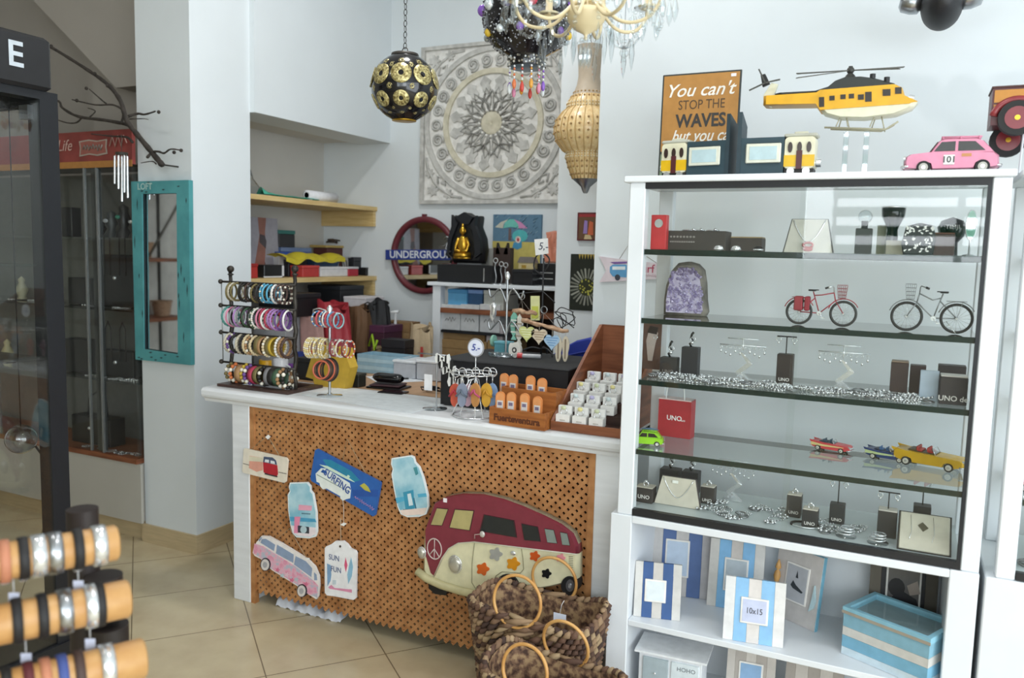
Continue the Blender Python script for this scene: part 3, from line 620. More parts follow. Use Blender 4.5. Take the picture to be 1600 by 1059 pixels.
# --- ochre truck on a clear rod, top right corner
YT = 2.74; base = at(1600, 262, 1, YT); o = Vector((base[0], YT, TOP+.001)); q = lambda pts: px(pts, YT, o)
t = thing('display_stand', 'slim clear rod stand holding the ochre truck', 'stand', (at(1580, 262, 1, YT)[0]+.02, YT, TOP+.001))
part('base', MB().rbox(-.03, .03, -.03, .03, 0, .004, 'acrylic', .001), t); part('rod', MB().cyl((0, 0, .004), (.003, 0, q([(1588, 205)])[0][1]), .003, 'white'), t)
t = thing('toy_truck', 'ochre and maroon tin truck at the top right corner', 'toy truck', (o[0], YT, TOP+.001))
part('cargo_body', MB().box(q([(1546, 180)])[0][0], q([(1546, 180)])[0][0]+.3, -.06, .06, q([(1560, 200)])[0][1], q([(1560, 143)])[0][1], '57282a 0.4').box(q([(1549, 180)])[0][0], q([(1549, 180)])[0][0]+.12, -.062, -.06, q([(1560, 166)])[0][1], q([(1560, 147)])[0][1], 'bf812b 0.4').box(q([(1549, 180)])[0][0], q([(1549, 180)])[0][0]+.12, -.062, -.06, q([(1560, 178)])[0][1], q([(1560, 169)])[0][1], 'bf812b 0.4').box(q([(1594, 180)])[0][0], q([(1594, 180)])[0][0]+.16, -.0625, -.06, q([(1560, 178)])[0][1], q([(1560, 147)])[0][1], 'bf812b 0.4').rbox(q([(1544, 180)])[0][0], q([(1544, 180)])[0][0]+.3, -.064, .064, q([(1560, 144)])[0][1], q([(1560, 141)])[0][1], '4a2a26', .001), t)
c_ = q([(1585, 190)])[0]
fd = MB(); fd.tube([(c_[0]+.058*cos(a), -.058, c_[1]+.052*sin(a)) for a in [pi*.05+pi*.9*i/14 for i in range(15)]], .011, '8f3438 0.3'); part('mudguard', fd, t)
part('wheel', wheel(MB(), c_[0], -.06, c_[1], .047, .03, 'rubber', 'gold', '7d2a31 0.3'), t)
part('wheel', wheel(MB(), c_[0]-.008, .055, c_[1]-.045, .047, .03, 'rubber', 'gold', '7d2a31 0.3'), t)
part('wheel', wheel(MB(), c_[0]+.21, -.06, c_[1], .047, .03, 'rubber', 'gold', '7d2a31 0.3'), t)
part('cab', MB().rbox(q([(1546, 180)])[0][0]+.3, q([(1546, 180)])[0][0]+.36, -.055, .055, q([(1560, 200)])[0][1], q([(1560, 150)])[0][1], '7d2a31', .006), t)

# --- bicycles
def bike(label, loc, rz, R, wb, col, tyre, s, extra):
    t = thing('toy_bicycle', label, 'model bicycle', loc, rz, 'wire bicycles on the second glass shelf')   # s=+1 front wheel right
    X = lambda x: s*x
    for x_ in (-wb/2, wb/2):
        wh = put('wheel', MB().tor((0, 0, 0), R-.004, .004, tyre, 32, 6, None, 'y').mesh('wheel'), t, (X(x_), 0, R))
        sp = MB()
        for k in range(16): a = 2*pi*k/16; sp.tube([(0, 0, 0), ((R-.004)*cos(a), 0, (R-.004)*sin(a))], .0005, 'silver', 3)
        sp.cyl((0, -.004, 0), (0, .004, 0), .003, 'silver'); sp.tor((0, 0, 0), R-.006, .0012, 'silver', 28, 4, None, 'y'); part('spokes', sp, wh)
        part('mudguard', MB().tube([(X(x_)+(R+.005)*cos(a), 0, R+(R+.005)*sin(a)) for a in [pi*.15+pi*.75*i/12 if x_*s < 0 or True else 0 for i in range(13)]], .0016, col, 5), t)
    bb = (X(-.005), 0, R*.95); seat_t = (X(-wb*.2), 0, R*2.6); head = (X(wb*.27), 0, R*2.55); hb = (X(wb*.31), 0, R*1.95)
    fr = MB()
    for P in ([bb, seat_t], [bb, hb], [(X(-wb*.17), 0, R*2.3), (X(0), 0, R*2.15 if extra == 'rack' else R*2.35), head], [head, hb], [bb, (X(-wb/2), 0, R)], [(X(-wb*.15), 0, R*2.1), (X(-wb/2), 0, R)]): fr.tube([Vector(p) for p in P], .0019, col, 6)
    part('frame', fr, t)
    fk = MB()
    for y in (-.005, .005): fk.tube([(hb[0], 0, hb[2]), (X(wb*.34), y, R*1.8), (X(wb/2), y, R)], .0014, col, 5)
    part('fork', fk, t)
    part('saddle', MB().grid(lambda u, v: (X(-wb*.2-.014+.03*u), (v-.5)*.016*(1.2-u), R*2.68+.003*cos(pi*v-pi/2)), 8, 6, 'black').rbox(min(X(-wb*.2-.014), X(-wb*.2+.008)), max(X(-wb*.2-.014), X(-wb*.2+.008)), -.008, .008, R*2.62, R*2.69, 'black', .002), t)
    part('handlebar', MB().tube([head, (X(wb*.26), 0, R*2.95), (X(wb*.24), -.012, R*3.05), (X(wb*.14), -.022, R*2.95)], .0016, col if extra == 'rack' else 'silver', 6).tube([(X(wb*.26), 0, R*2.95), (X(wb*.24), .012, R*3.05), (X(wb*.14), .022, R*2.95)], .0016, col if extra == 'rack' else 'silver', 6).tube([(X(wb*.15), -.0215, R*2.96), (X(wb*.08), -.023, R*2.88)], .003, 'black', 6).tube([(X(wb*.15), .0215, R*2.96), (X(wb*.08), .023, R*2.88)], .003, 'black', 6), t)
    bk = MB(); bx = wb*.45
    for k in range(5):
        zz = R*2.15+k*.0055*R/.022; h = .010+.001*k; bk.tube([(X(bx)-h, -h, zz), (X(bx)+h, -h, zz), (X(bx)+h, h, zz), (X(bx)-h, h, zz)], .0007, col, 4, True)
    for k in range(6):
        for y in (-1, 1): bk.tube([(X(bx)-.010+.004*k, y*.010, R*2.15), (X(bx)-.014+.0056*k, y*.014, R*3.1)], .0006, col, 3)
    part('basket', bk, t)
    part('crank', MB().cyl((bb[0], -.005, bb[2]), (bb[0], .005, bb[2]), .007, 'silver', n=14).tube([(bb[0], -.006, bb[2]), (bb[0]+.01, -.006, bb[2]-.012)], .0015, 'silver').cb(bb[0]+.012, -.01, bb[2]-.013, .01, .008, .003, 'silver'), t)
    rk = MB()
    for y in (-.007, 0, .007): rk.tube([(X(-wb*.28), y, R*2.12), (X(-wb*.68), y, R*2.12)], .0009, col, 4)
    for k in range(4): rk.tube([(X(-wb*(.3+.12*k)), -.007, R*2.12), (X(-wb*(.3+.12*k)), .007, R*2.12)], .0009, col, 4)
    rk.tube([(X(-wb/2), -.006, R), (X(-wb*.6), -.007, R*2.12)], .0009, col, 4); part('rack', rk, t)
    if extra == 'bags':
        for y in (-.013, .013): part('pannier', MB().rbox(min(X(-wb*.62), X(-wb*.42)), max(X(-wb*.62), X(-wb*.42)), y-.005, y+.005, R*1.1, R*2.2, '8f2331 0.6', .003).rbox(min(X(-wb*.38), X(-wb*.26)), max(X(-wb*.38), X(-wb*.26)), y-.005, y+.005, R*1.1, R*2.2, '8f2331 0.6', .003), t)
    else: part('kickstand', MB().tube([(X(-wb*.3), -.004, R*.8), (X(-wb*.5), -.02, .002)], .001, 'silver'), t)
    return t
z = SZ[1]
a = at(1249, 478, 1, 2.66); b = at(1318, 482, 1, 2.66); bike('red wire bicycle with panniers and a front basket, on its own glass shelf', ((a[0]+b[0])/2, 2.66, z+.001), 0, .040, b[0]-a[0], '9a2a38 0.35', '2b2b2b', 1, 'bags')
a = at(1417, 487, 1, 2.64); b = at(1495, 492, 1, 2.64); bike('silver grey wire bicycle with a rear rack, near the right-hand post', ((a[0]+b[0])/2, 2.64, z+.001), 0, .0435, b[0]-a[0], '8e9193 0.3 0.6', '1e1e1e', -1, 'rack')
# --- amethyst geode
a, b, c0, d0 = fit(1042, 409, 1108, 489, 2.80); R = random.Random(3); Wd = b-a; Hd = d0-z
o2 = [(-.5, 0), (-.51, .25), (-.47, .55), (-.36, .82), (-.2, .97), (.02, 1.0), (.22, .96), (.36, .85), (.42, .6), (.45, .3), (.5, .08), (.45, 0)]
g = thing('amethyst_geode', 'upright amethyst geode with a dark rind, at the left end of its glass shelf', 'crystal', ((a+b)/2, 2.80, z+.001))
rd = MB(); slab(rd, [(p*Wd, q_*Hd) for p, q_ in o2], .07, 'stone_dark', ins=.86); part('rind', rd, g)
cr = MB(); fc = [(p*Wd*.86, Hd*.05+q_*Hd*.84) for p, q_ in o2]; cr.poly(fc[::-1], -.037, -.03, 'amethyst_pale')
for k in range(260):
    x_ = R.uniform(-.4, .42)*Wd; z_ = R.uniform(.07, .88)*Hd
    if (x_/(Wd*.46))**2+max(0, (z_-Hd*.5)/(Hd*.42))**2 > .92: continue
    r_ = R.uniform(.003, .007); M = TR(x_, -.036, z_) @ Euler((pi/2+R.uniform(-.5, .5), R.uniform(-.6, .6), R.uniform(0, 3))).to_matrix().to_4x4()
    cr.lathe([(r_, -.004), (r_, .001), (.0002, .007)], 'amethyst' if z_ < Hd*.75 else 'amethyst_deep', 6, M, False)
part('crystals', cr, g, label='lilac crystals')

# --- small jewellery displays (labels name where each stands)
def block(label, px0, py0, px1, py1, Y, z, depth, col, brand=None, extra=None, name='display_block', cat='display block', g=None, bcol='d9d6d0', top=None):
    a, b, c0, d0 = fit(px0, py0, px1, py1, Y); h = d0-z; W = b-a
    t = thing(name, label, cat, ((a+b)/2, Y, z+.001), 0, g)
    part('block', MB().rbox(-W/2, W/2, 0, depth, 0, h, col, .0015), t)
    if top: part('top_pad', MB().rbox(-W/2+.001, W/2-.001, .001, depth-.001, h, h+.004, top, .001), t)
    if brand: text(brand, W*.3, bcol, t, (0, -.0008, h*.22 if h > W*.9 else h*.4), bold=.0003)
    if extra: extra(t, W, h, depth)
    return t
def ringy(t, W, h, d): part('ring', MB().tor((0, d/2, h+.009), .008, .0022, 'silver', 18, 6, None, 'y').ball((0, d/2, h+.018), .005, 'silver', 8), t)
def tbar(hh, ear=True, wv=.05):
    def f(t, W, h, d):
        part('stem', MB().tube([(0, d/2, h), (0, d/2, h+hh)], .0018, 'black').tube([(-wv/2, d/2, h+hh), (wv/2, d/2, h+hh)], .0022, 'black'), t)
        if ear:
            for x_ in (-wv*.4, wv*.4): part('earring', MB().tor((x_, d/2-.003, h+hh-.010), .007, .0012, 'silver', 14, 5, None, 'y').ball((x_, d/2-.003, h+hh-.02), .004, 'silver', 6), t)
    return f
def curl(hh):
    def f(t, W, h, d):
        part('curl', MB().tube([(0, d/2, h), (-.006, d/2, h+hh*.2), (.007, d/2, h+hh*.4), (-.003, d/2, h+hh*.6), (0, d/2, h+hh*.85), (.006, d/2, h+hh)], .004, 'black_gloss'), t)
        part('pendant', MB().tor((.006, d/2-.006, h+hh*.55), .008, .0015, 'silver', 16, 5, None, 'y').ball((.004, d/2-.007, h+hh*.3), .006, 'silver', 8), t)
    return f
Z1, Z2, Z3, Z4 = SZ; Z5 = DECK-.004
# top shelf
t = block('red gift box with a round silver tag, left end of the top glass shelf', 1017, 336, 1041, 386, 2.64, Z1, .03, 'c23437 0.4', name='gift_box', cat='box')
part('heart_tag', MB().poly(circ(0, .085, .014, .014, 18), -.002, -.0005, 'b8bcb8 0.3 0.6'), t)
t = block('long dark brown jewellery box with silver pieces lying on its lid', 1042, 361, 1134, 387, 2.70, Z1, .09, '45403c 0.6', name='jewellery_box', cat='jewellery box')
for i, s_ in enumerate(('o o o o o o o o', '===========')): text(s_, .012, 'cfcac3', t, (-.045, -.001, .045-.018*i), sx=1.1)
for k, (x_, w_) in enumerate(((-.03, .045), (.0, .03), (.045, .035))):
    solo('bangle', MB().tor((0, 0, 0), w_*.55, .003, 'silver', 24, 6, None, 'z', .5).ball((w_*.3, -.01, .002), .006, 'silver', 8), ['looped silver bangle at the left of the long dark box lid', 'thin silver bangle in the middle of the long dark box lid', 'silver bangle at the right of the long dark box lid'][k], 'bangle', (t.location[0]+x_, 2.74, Z1+.001+fit(1042, 361, 1134, 387, 2.70)[3]-Z1+.003))
t = block('low dark brown jewellery box behind the small silver watches on the top glass shelf', 1130, 372, 1190, 388, 2.78, Z1, .08, '4b4440 0.6', name='jewellery_box', cat='jewellery box', top='b09a74')
for k, (x_, y_, c_) in enumerate(((1123, 383, 'silver'), (1150, 386, 'silver'), (1185, 385, 'black_gloss'))):
    p = at(x_, y_, 1, 2.61); solo('brooch', MB().ball((0, 0, 0), .012, c_, 10, (1.2, .6, .7)).tor((0, 0, -.003), .014, .0025, 'silver', 18, 5), ['domed silver brooch in front of the long dark box', 'small silver brooch between the dome and the black one', 'flat black and silver brooch near the cream necklace bust'][k], 'brooch', (p[0], 2.61, Z1+.009))
def bust(label, x0, y0, x1, y1, Y, z, col, edge, chain, tilt=4, group=None):
    a, b, c0, d0 = fit(x0, y0, x1, y1, Y); h = d0-z; W = b-a
    t = thing('necklace_bust', label, 'necklace stand', ((a+b)/2, Y, z+.0015), 0, group)
    M = RX(rad(-tilt))
    pr = [(-W*.5, 0), (W*.5, 0), (W*.36, h), (-W*.36, h)]
    part('panel', MB().poly(pr[::-1], 0, .006, col, M).poly([(-W*.53, 0), (W*.53, 0), (W*.38, h+.002), (-W*.38, h+.002)][::-1], .006, .012, edge, M), t)
    part('easel_back', MB().box(-.01, .01, .03, .034+h*.25, 0, h*.5, edge), t)
    ch = MB(); ch.tube([M @ Vector((W*.33*k/8, -.002, h*(.3+.67*abs(k/8)**1.7))) for k in range(-8, 9)], .0016, chain, 5); part('chain', ch, t)
    return t, W, h, M
t, W, h, M = bust('cream necklace bust with a round red pendant in the middle of the top shelf', 1226, 343, 1302, 391, 2.70, Z1, 'c9c6bb', '4a4a46', 'silver')
part('pendant', MB().tor((0, 0, 0), .014, .0035, 'a8433c 0.3', 20, 6, M @ TR(0, -.006, h*.22), 'y', .55).ball((0, -.006, h*.1), .012, 'a8433c 0.3', 10, (1.3, .5, .6), M), t, label='red pendant')
def head(t, W, h, d): part('head', MB().ball((0, d/2, h+.035), .02, 'acrylic', 12).box(-.009, .009, d/2-.006, d/2+.006, h, h+.022, 'black'), t)
block('dark grey block holding a clear round head, on the top glass shelf', 1336, 357, 1362, 391, 2.66, Z1, .04, '3a3a39 0.5', extra=head)
block('small tan card block beside the black trumpet cup', 1370, 352, 1384, 391, 2.80, Z1, .04, '93937f 0.6'); block('low cream block between the trumpet cup and the leaf-pattern pouch', 1384, 376, 1412, 391, 2.72, Z1, .04, 'b9b4a3 0.6')
p = at(1391, 391, 1, 2.68); t = thing('trumpet_cup', 'black trumpet-shaped cup with a wide silver rim on the top shelf', 'cup', (p[0], 2.76, Z1+.001))
part('cup', MB().lathe([(.016, 0), (.017, .05), (.015, .075), (.02, .09), (.032, .115), (.034, .14), (.028, .145), (.018, .11), (.001, .10)], 'black_gloss', 20), t); part('rim', MB().tor((0, 0, .143), .032, .003, 'silver', 24, 6), t)
p = at(1434, 391, 1, 2.66); m = MB(); R = random.Random(5)
slab(m, [(-.038, 0), (.04, 0), (.045, .05), (.035, .085), (0, .092), (-.035, .082), (-.045, .03)], .04, 'black')
for k in range(46):
    x_, z_ = R.uniform(-.036, .036), R.uniform(.008, .08); an = R.uniform(0, pi); m.poly([(x_+.008*cos(an+t_)*(1 if abs(t_) < .1 else .35), z_+.008*sin(an+t_)*(1 if abs(t_) < .1 else .35)) for t_ in (0, 1.4, pi, 4.6)], -.0215, -.019, 'e8e8e4')
solo('patterned_pouch', m, 'black pouch patterned with white leaves on the top glass shelf', 'pouch', (p[0], 2.67, Z1+.001))
t = block('brown box with a black dome of silver lettering standing behind it, top shelf right', 1458, 366, 1492, 392, 2.70, Z1, .06, '4a2f29 0.5', name='jewellery_box', cat='jewellery box', top='7a4a3a')
p = at(1486, 380, 1, 2.79); t = thing('dome_stand', 'black round-headed stand with silver lettering at the right of the top shelf', 'jewellery stand', (p[0], 2.80, Z1+.001)); part('head', MB().lathe([(.02, 0), (.018, .04), (.034, .06), (.04, .085), (.03, .105), (.001, .116)], 'black_gloss', 20), t); text('TIMJI', .018, 'c9c9c4', t, (0, -.041, .085))
p = at(1515, 391, 1, 2.72); t = thing('vanity_mirror', 'small oval mirror on a foot at the right end of the top shelf', 'mirror', (p[0], 2.74, Z1+.001)); part('foot', MB().lathe([(.02, 0), (.018, .003), (.003, .006), (.0025, .05)], 'silver', 16), t); part('glass', MB().poly(circ(0, .09, .013, .042, 24)[::-1], -.002, .002, 'mirror'), t); part('rim', MB().tor((0, 0, .09), .014, .0018, 'silver', 28, 6, None, 'y', 3.0), t)
# arrow reaching third shelf: earring trees
def etree(label, px_, Y, z, s=1, g=None):
    p = at(px_, 560, 1, Y); t = thing('earring_tree', label, 'jewellery stand', (p[0], Y, z+.001), 0, g)
    part('zigzag_body', MB().poly([(-.035, 0), (.035, 0), (.0, .03)], -.012, .012, 'silver').poly([(-.012, .018), (.03, .055), (.034, .06), (.02, .066), (-.02, .03)], -.008, .008, 'silver').poly([(.034, .06), (.0, .095), (-.008, .095), (.02, .058)], -.006, .006, 'silver'), t)
    part('crossbar', MB().tube([(-.075, 0, .118), (.075, 0, .118)], .0018, 'silver').tube([(0, 0, .09), (0, 0, .14)], .002, 'silver').tube([(-.05, 0, .14), (.05, 0, .14)], .0015, 'silver'), t)
    for k in range(10):
        x_ = -.07+k*.0155; part('earring', MB().tor((x_, -.003, .110), .0035, .0008, 'silver', 10, 4, None, 'y').ball((x_, -.003, .098-.006*(k % 3)), .0035, 'silver', 6, (1, 1, 1.6)), t)
    return t
g = 'zigzag earring trees on the glass shelves'
etree('silver zigzag earring tree at the left of the third glass shelf', 1160, 2.72, Z3, g=g)
etree('silver zigzag earring tree right of the middle of the third glass shelf', 1318, 2.72, Z3, g=g)
etree('silver zigzag earring tree at the back of the cabinet\'s lowest deck', 1155, 2.83, Z5, g=g)
p = at(1014, 580, 1, 2.80); t = thing('photo_card', 'brown photo card of a hand with silver rings at the left of the third shelf', 'picture', (p[0], 2.82, Z3+.001), rot=(rad(-3), 0, 0))
m = MB(); m.box(-.035, .032, 0, .004, 0, .165, '5f453b'); m.poly([(-.012, .03), (.004, .03), (.012, .09), (.02, .13), (.004, .15), (-.014, .14), (-.022, .1)], -.001, 0, 'b9aaa2'); m.poly([(-.02, .13), (-.01, .155), (.02, .15), (.015, .125)], -.002, -.001, '2f2522'); part('print', m, t); part('ring', MB().tor((.012, -.003, .115), .007, .0015, 'silver', 14, 5, None, 'y'), t)
block('low dark block with a black curled charm stand, left on the third glass shelf', 1031, 559, 1057, 582, 2.70, Z3, .04, '302d2b 0.5', extra=curl(.055), brand='UNO', bcol='8a8680')
block('tall dark block with a tagged black charm stand, second from left on the third shelf', 1064, 543, 1090, 586, 2.72, Z3, .04, '29282b 0.5', extra=curl(.05))
block('dark brown block with a black T-bar, centre of the third glass shelf', 1213, 554, 1238, 600, 2.68, Z3, .04, '2b201c 0.5', 'UNO', tbar(.055, True, .06))
g = 'brown blocks at the right of the third glass shelf'
block('dark brown block with small silver pieces on top, left of the pale blue card', 1391, 567, 1419, 608, 2.72, Z3, .05, '3a2722 0.5', top='8f7a68')
block('dark brown block standing close behind the pale blue card', 1421, 572, 1446, 612, 2.78, Z3, .05, '3a2722 0.5')
block('pale blue upright card block between brown blocks on the third shelf', 1437, 580, 1467, 618, 2.66, Z3, .02, 'a7b5c4 0.4')
block('wide black block with a brand word at the right end of the third shelf', 1468, 590, 1512, 632, 2.62, Z3, .06, '2c2324 0.5', 'UNO de', top='cfc8c2')
block('low black block behind, next to the right-hand post on the third shelf', 1466, 572, 1510, 590, 2.80, Z3, .05, '322829 0.5')
# fourth shelf: gift bag
a, b, c0, d0 = fit(1028, 624, 1080, 672, 2.80); W = b-a; h = d0-Z4
t = thing('gift_bag', 'red paper gift bag with a white rope handle on the fourth glass shelf', 'gift bag', ((a+b)/2, 2.80, Z4+.001), rad(-4))
part('bag', MB().box(-W/2, W/2, 0, .05, 0, h, 'ad3038 0.45').box(-W/2, W/2, -.0005, .0505, h-.004, h+.0005, 'd8c4c2'), t)
text('UNO', .024, 'f2f0ee', t, (.0, -.001, h*.5), bold=.0004); text('de50', .008, 'f2f0ee', t, (.032, -.001, h*.46))
part('handle', MB().tube([(W*.28*cos(a_), .002, h+.085*sin(a_)) for a_ in [pi*i/14 for i in range(15)]], .0022, 'eceef0'), t)
# jewellery scattered over the third shelf and the deck
def bang(r, th, sq, beads):
    m = MB(); m.tor((0, 0, th), r, th, 'steel_dark', 22, 5, None, 'z', sq)
    if beads:
        for k in range(beads): a_ = 2*pi*k/beads; m.ball((r*cos(a_), r*sq*sin(a_), th*1.6), th*1.9, 'silver', 5)
    return m.mesh('silver_bracelet')
BM = [bang(.022, .0018, .8, 10), bang(.018, .0022, .9, 0), bang(.026, .0013, .7, 16), bang(.015, .0025, 1, 6)]
R = random.Random(11)
def scatter(n, xa, xb, ya, yb, z, label, group, name='silver_bracelet', cat='bracelet', layers=1):
    for k in range(n):
        me = BM[R.randrange(4)]
        o_ = put(name, me, None, (R.uniform(xa, xb), R.uniform(ya, yb), z+.0012+.0045*R.randrange(layers)), (R.uniform(-.12, .12) if layers > 1 else 0, R.uniform(-.12, .12) if layers > 1 else 0, R.uniform(0, 6.28)))
        tagit(o_, label, cat, group)
scatter(52, -.755, -.50, 2.60, 2.70, Z3, 'small silver bracelet lying in the heap at the left of the third glass shelf', 'silver bracelets heaped at the left of the third shelf', layers=3)
scatter(50, -.50, -.20, 2.60, 2.67, Z3, 'small silver bracelet lying in the middle heap of the third glass shelf', 'silver bracelets heaped in the middle of the third shelf', layers=3)
scatter(44, -.19, .07, 2.60, 2.69, Z3, 'small silver bracelet lying in the heap at the right of the third glass shelf', 'silver bracelets heaped at the right of the third shelf', layers=3)
scatter(26, -.60, -.30, 2.62, 2.80, Z5, 'silver bracelet spread on the left half of the cabinet deck', 'silver bracelets on the left of the cabinet deck', layers=2)
scatter(12, -.24, -.06, 2.62, 2.76, Z5, 'silver bracelet spread on the right half of the cabinet deck', 'silver bracelets on the right of the cabinet deck', layers=2)
# the deck
block('dark block at the far left of the cabinet deck with a silver watch on it', 992, 763, 1019, 796, 2.64, Z5, .05, '35302e 0.5', 'UNO', ringy, top='b9b3a4')
t, W, h, M = bust('wide cream necklace pad with a dark rim, left on the cabinet deck', 1023, 748, 1094, 800, 2.66, Z5, 'cdc6b6', '3a3436', 'silver', 6)
part('price_tag', MB().rbox(-.02, .0, -.006, -.002, h*.8, h*.9, 'f0f0e8', .001, M), t)
g = None
block('black block with a tall curled stand behind the cream pad, left one of two', 1030, 734, 1060, 770, 2.82, Z5, .05, '232225 0.5', extra=curl(.05))
block('black block with a tall curled stand behind the cream pad, right one of two', 1064, 738, 1090, 775, 2.82, Z5, .05, '232225 0.5', extra=curl(.045))
block('dark cube ring holder just right of the cream pad on the deck', 1094, 762, 1116, 783, 2.74, Z5, .04, '3a3634 0.5', 'UNO', ringy, top='c2bbae')
block('dark cube ring holder at the back, middle of the deck', 1229, 775, 1252, 797, 2.74, Z5, .04, '3a3634 0.5', 'UNO', ringy, top='c2bbae')
block('flat dark ring holder in front of the cube, middle of the deck', 1253, 798, 1278, 811, 2.66, Z5, .04, '2b2a2b 0.5', 'UNO', ringy, top='c2bbae')
block('small black block under a tall black earring T-bar on the deck', 1296, 789, 1320, 806, 2.74, Z5, .04, '2a2c2e 0.5', 'UNO', tbar(.075, True, .05))
block('dark block with a black earring T-bar, third from right on the deck', 1371, 800, 1402, 826, 2.68, Z5, .045, '2a2827 0.5', None, tbar(.055, True, .06), top='c9c4ba')
block('black block with a T-bar behind the right-hand cream pad', 1427, 792, 1455, 808, 2.78, Z5, .045, '242424 0.5', None, tbar(.055, False, .02))
a, b, c0, d0 = fit(1406, 802, 1494, 868, 2.62)
t = thing('jewellery_pad', 'cream jewellery pad with dark rim at the right end of the cabinet deck', 'jewellery pad', ((a+b)/2-.006, 2.59, Z5+.003), rot=(rad(38), 0, 0))
part('pad', MB().rbox(-.068, .064, 0, .13, .001, .008, 'cbc5b4', .002), t); part('rim', MB().box(-.073, .069, -.002, .135, -.001, .003, '34312f'), t)
for k, x_ in enumerate((-.04, .02)): part('earring', MB().tube([(x_, .12, .009), (x_+.004, .06, .0095), (x_-.002, .03, .0095)], .0008, 'silver', 4), t)
part('pendant', MB().poly([(-.02, .085), (-.008, .098), (.008, .08), (-.006, .065)], .008, .010, '55503f', None, 'xy'), t)
p = at(1257, 823, 2, Z5); solo('choker', MB().tube([(.042*cos(a_), .03*sin(a_), .003) for a_ in [-.3+pi*1.25*i/22 for i in range(23)]], .0035, 'black').tube([(.042*cos(a_), .03*sin(a_), .003) for a_ in [-.3+pi*1.25+(.75*pi)*i/14 for i in range(15)]], .002, 'silver'), 'black cord choker with silver beads at the front of the deck', 'necklace', (p[0], p[1]+.01, Z5+.001))
for k, (x_, y_) in enumerate(((1322, 838), (1370, 858))):
    p = at(x_, y_, 2, Z5); t = thing('bracelet_stand', ['clear disc stand with stacked silver bangles, left of two near the cream pad', 'clear disc stand with stacked silver bangles, right of two beside the cream pad'][k], 'jewellery stand', (p[0], max(2.615, p[1]), Z5+.001))
    part('disc', MB().lathe([(.03, 0), (.03, .003), (.008, .004), (.008, .03), (.012, .032)], 'acrylic', 20), t)
    for j in range(3): part('bangle', MB().tor((.003*(j-1), 0, .012+.008*j), .024-.003*j, .0022, 'silver', 22, 6), t)
# ================================================================ frames, boxes and baskets low down on the right
def pframe(label, cx, Y, z, W, H, yaw, tilt, cols, hole, photo, art=None, group=None, name='picture_frame', edge=None, ws=(.17, .22, .21, .22, .18)):
    t = thing(name, label, 'picture frame', (cx, Y, z+.001), group=group, rot=(rad(-tilt), 0, rad(yaw)))
    m = MB(); x = -W/2
    for c_, w_ in zip(cols, ws): m.box(x, x+W*w_-.0006, 0, .014, 0, H, c_); x += W*w_
    if edge: m.box(-W/2-.002, W/2+.002, .003, .016, -.0005, H+.002, edge)
    part('frame', m, t)
    a, b, c0, d0 = hole; a, b = -W/2+a*W, -W/2+b*W; c0, d0 = c0*H, d0*H
    pm_ = MB(); pm_.rbox(a, b, -.004, 0, c0, d0, 'ece9e4 0.4', .0015); pm_.box(a+.006, b-.006, -.0048, -.004, c0+.006, d0-.006, photo); part('photo_window', pm_, t)
    part('easel_back', MB().box(-.02, .02, .016, .018, .01, H*.6, '8a6f52'), t)
    if art: art(t, (a+b)/2, (c0+d0)/2)
    return t
NV = ['d2d0cc 0.6', '3c5c90 0.6', 'cdc8c2 0.6', '3c5c90 0.6', 'd2d0cc 0.6']; SK = ['d2cfca 0.6', '84b9e2 0.6', 'cfc8c2 0.6', '84b9e2 0.6', 'd5d3cf 0.6']
pframe('small navy and white striped frame standing in front, left on the lower shelf', -.695, 2.60, LOWZ, .155, .185, 14, 8, NV, (.22, .68, .29, .70), 'dfe8ec 0.1')
pframe('larger navy and grey striped frame leaning behind the small navy one', -.672, 2.82, LOWZ, .215, .27, 10, 9, ['cbc8c6 0.6', '566fa0 0.6', 'cbc7c5 0.6', '566fa0 0.6', 'b9b6b8 0.6'], (.22, .62, .25, .74), 'c7d7ea 0.1')
pframe('sky blue and grey striped frame leaning at the back beside the navy frames', -.478, 2.80, LOWZ, .185, .235, 4, 9, SK, (.28, .72, .26, .75), 'b9c4cc 0.12')
def art1(t, x, z): text('10x15', .026, '4b4a55', t, (x, -.0055, z), sx=.8); 
pframe('square sky blue and white striped frame standing in front with a size card', -.375, 2.575, LOWZ, .185, .20, 8, 9, ['e2e2e2 0.6', '8fc0e8 0.6', 'dcd6d2 0.6', '8fc0e8 0.6', 'e2e0de 0.6'], (.27, .73, .30, .71), 'c6cde6 0.4', art1)
def art2(t, x, z):
    part('sailing_print', MB().poly([(x-.004, z+.02), (x, z+.045), (x+.006, z+.02)], -.0056, -.005, '33393f').poly([(x-.02, z-.01), (x-.012, z+.008), (x, z-.004), (x+.03, z-.02), (x+.025, z-.025), (x-.01, z-.018)], -.0056, -.005, '33393f'), t)
    part('shell', MB().lathe([(.001, 0), (.008, .012), (.012, .03), (.009, .045), (.003, .052), (.010, .058), (.008, .07), (.001, .088)], 'c9995a 0.4', 12, TR(-.072, -.012, .105)), t, label='brown glass-bottle shell')
    part('shell', MB().poly([(.062, .06), (.078, .075), (.082, .10), (.072, .15), (.068, .10)][::-1], -.010, -.002, 'b9d3da 0.3'), t)
    part('shell', MB().ball((-.065, -.006, .028), .011, 'e0c7b4', 8, (1, .6, .8)), t)
pframe('grey frame decorated with seashells and a sailing boat print', -.285, 2.80, LOWZ, .175, .245, -30, 7, ['c9c4c1 0.6'], (.24, .76, .27, .8), 'b4b6bc 0.3', art2, edge='7fb9d2 0.5', ws=(1,))
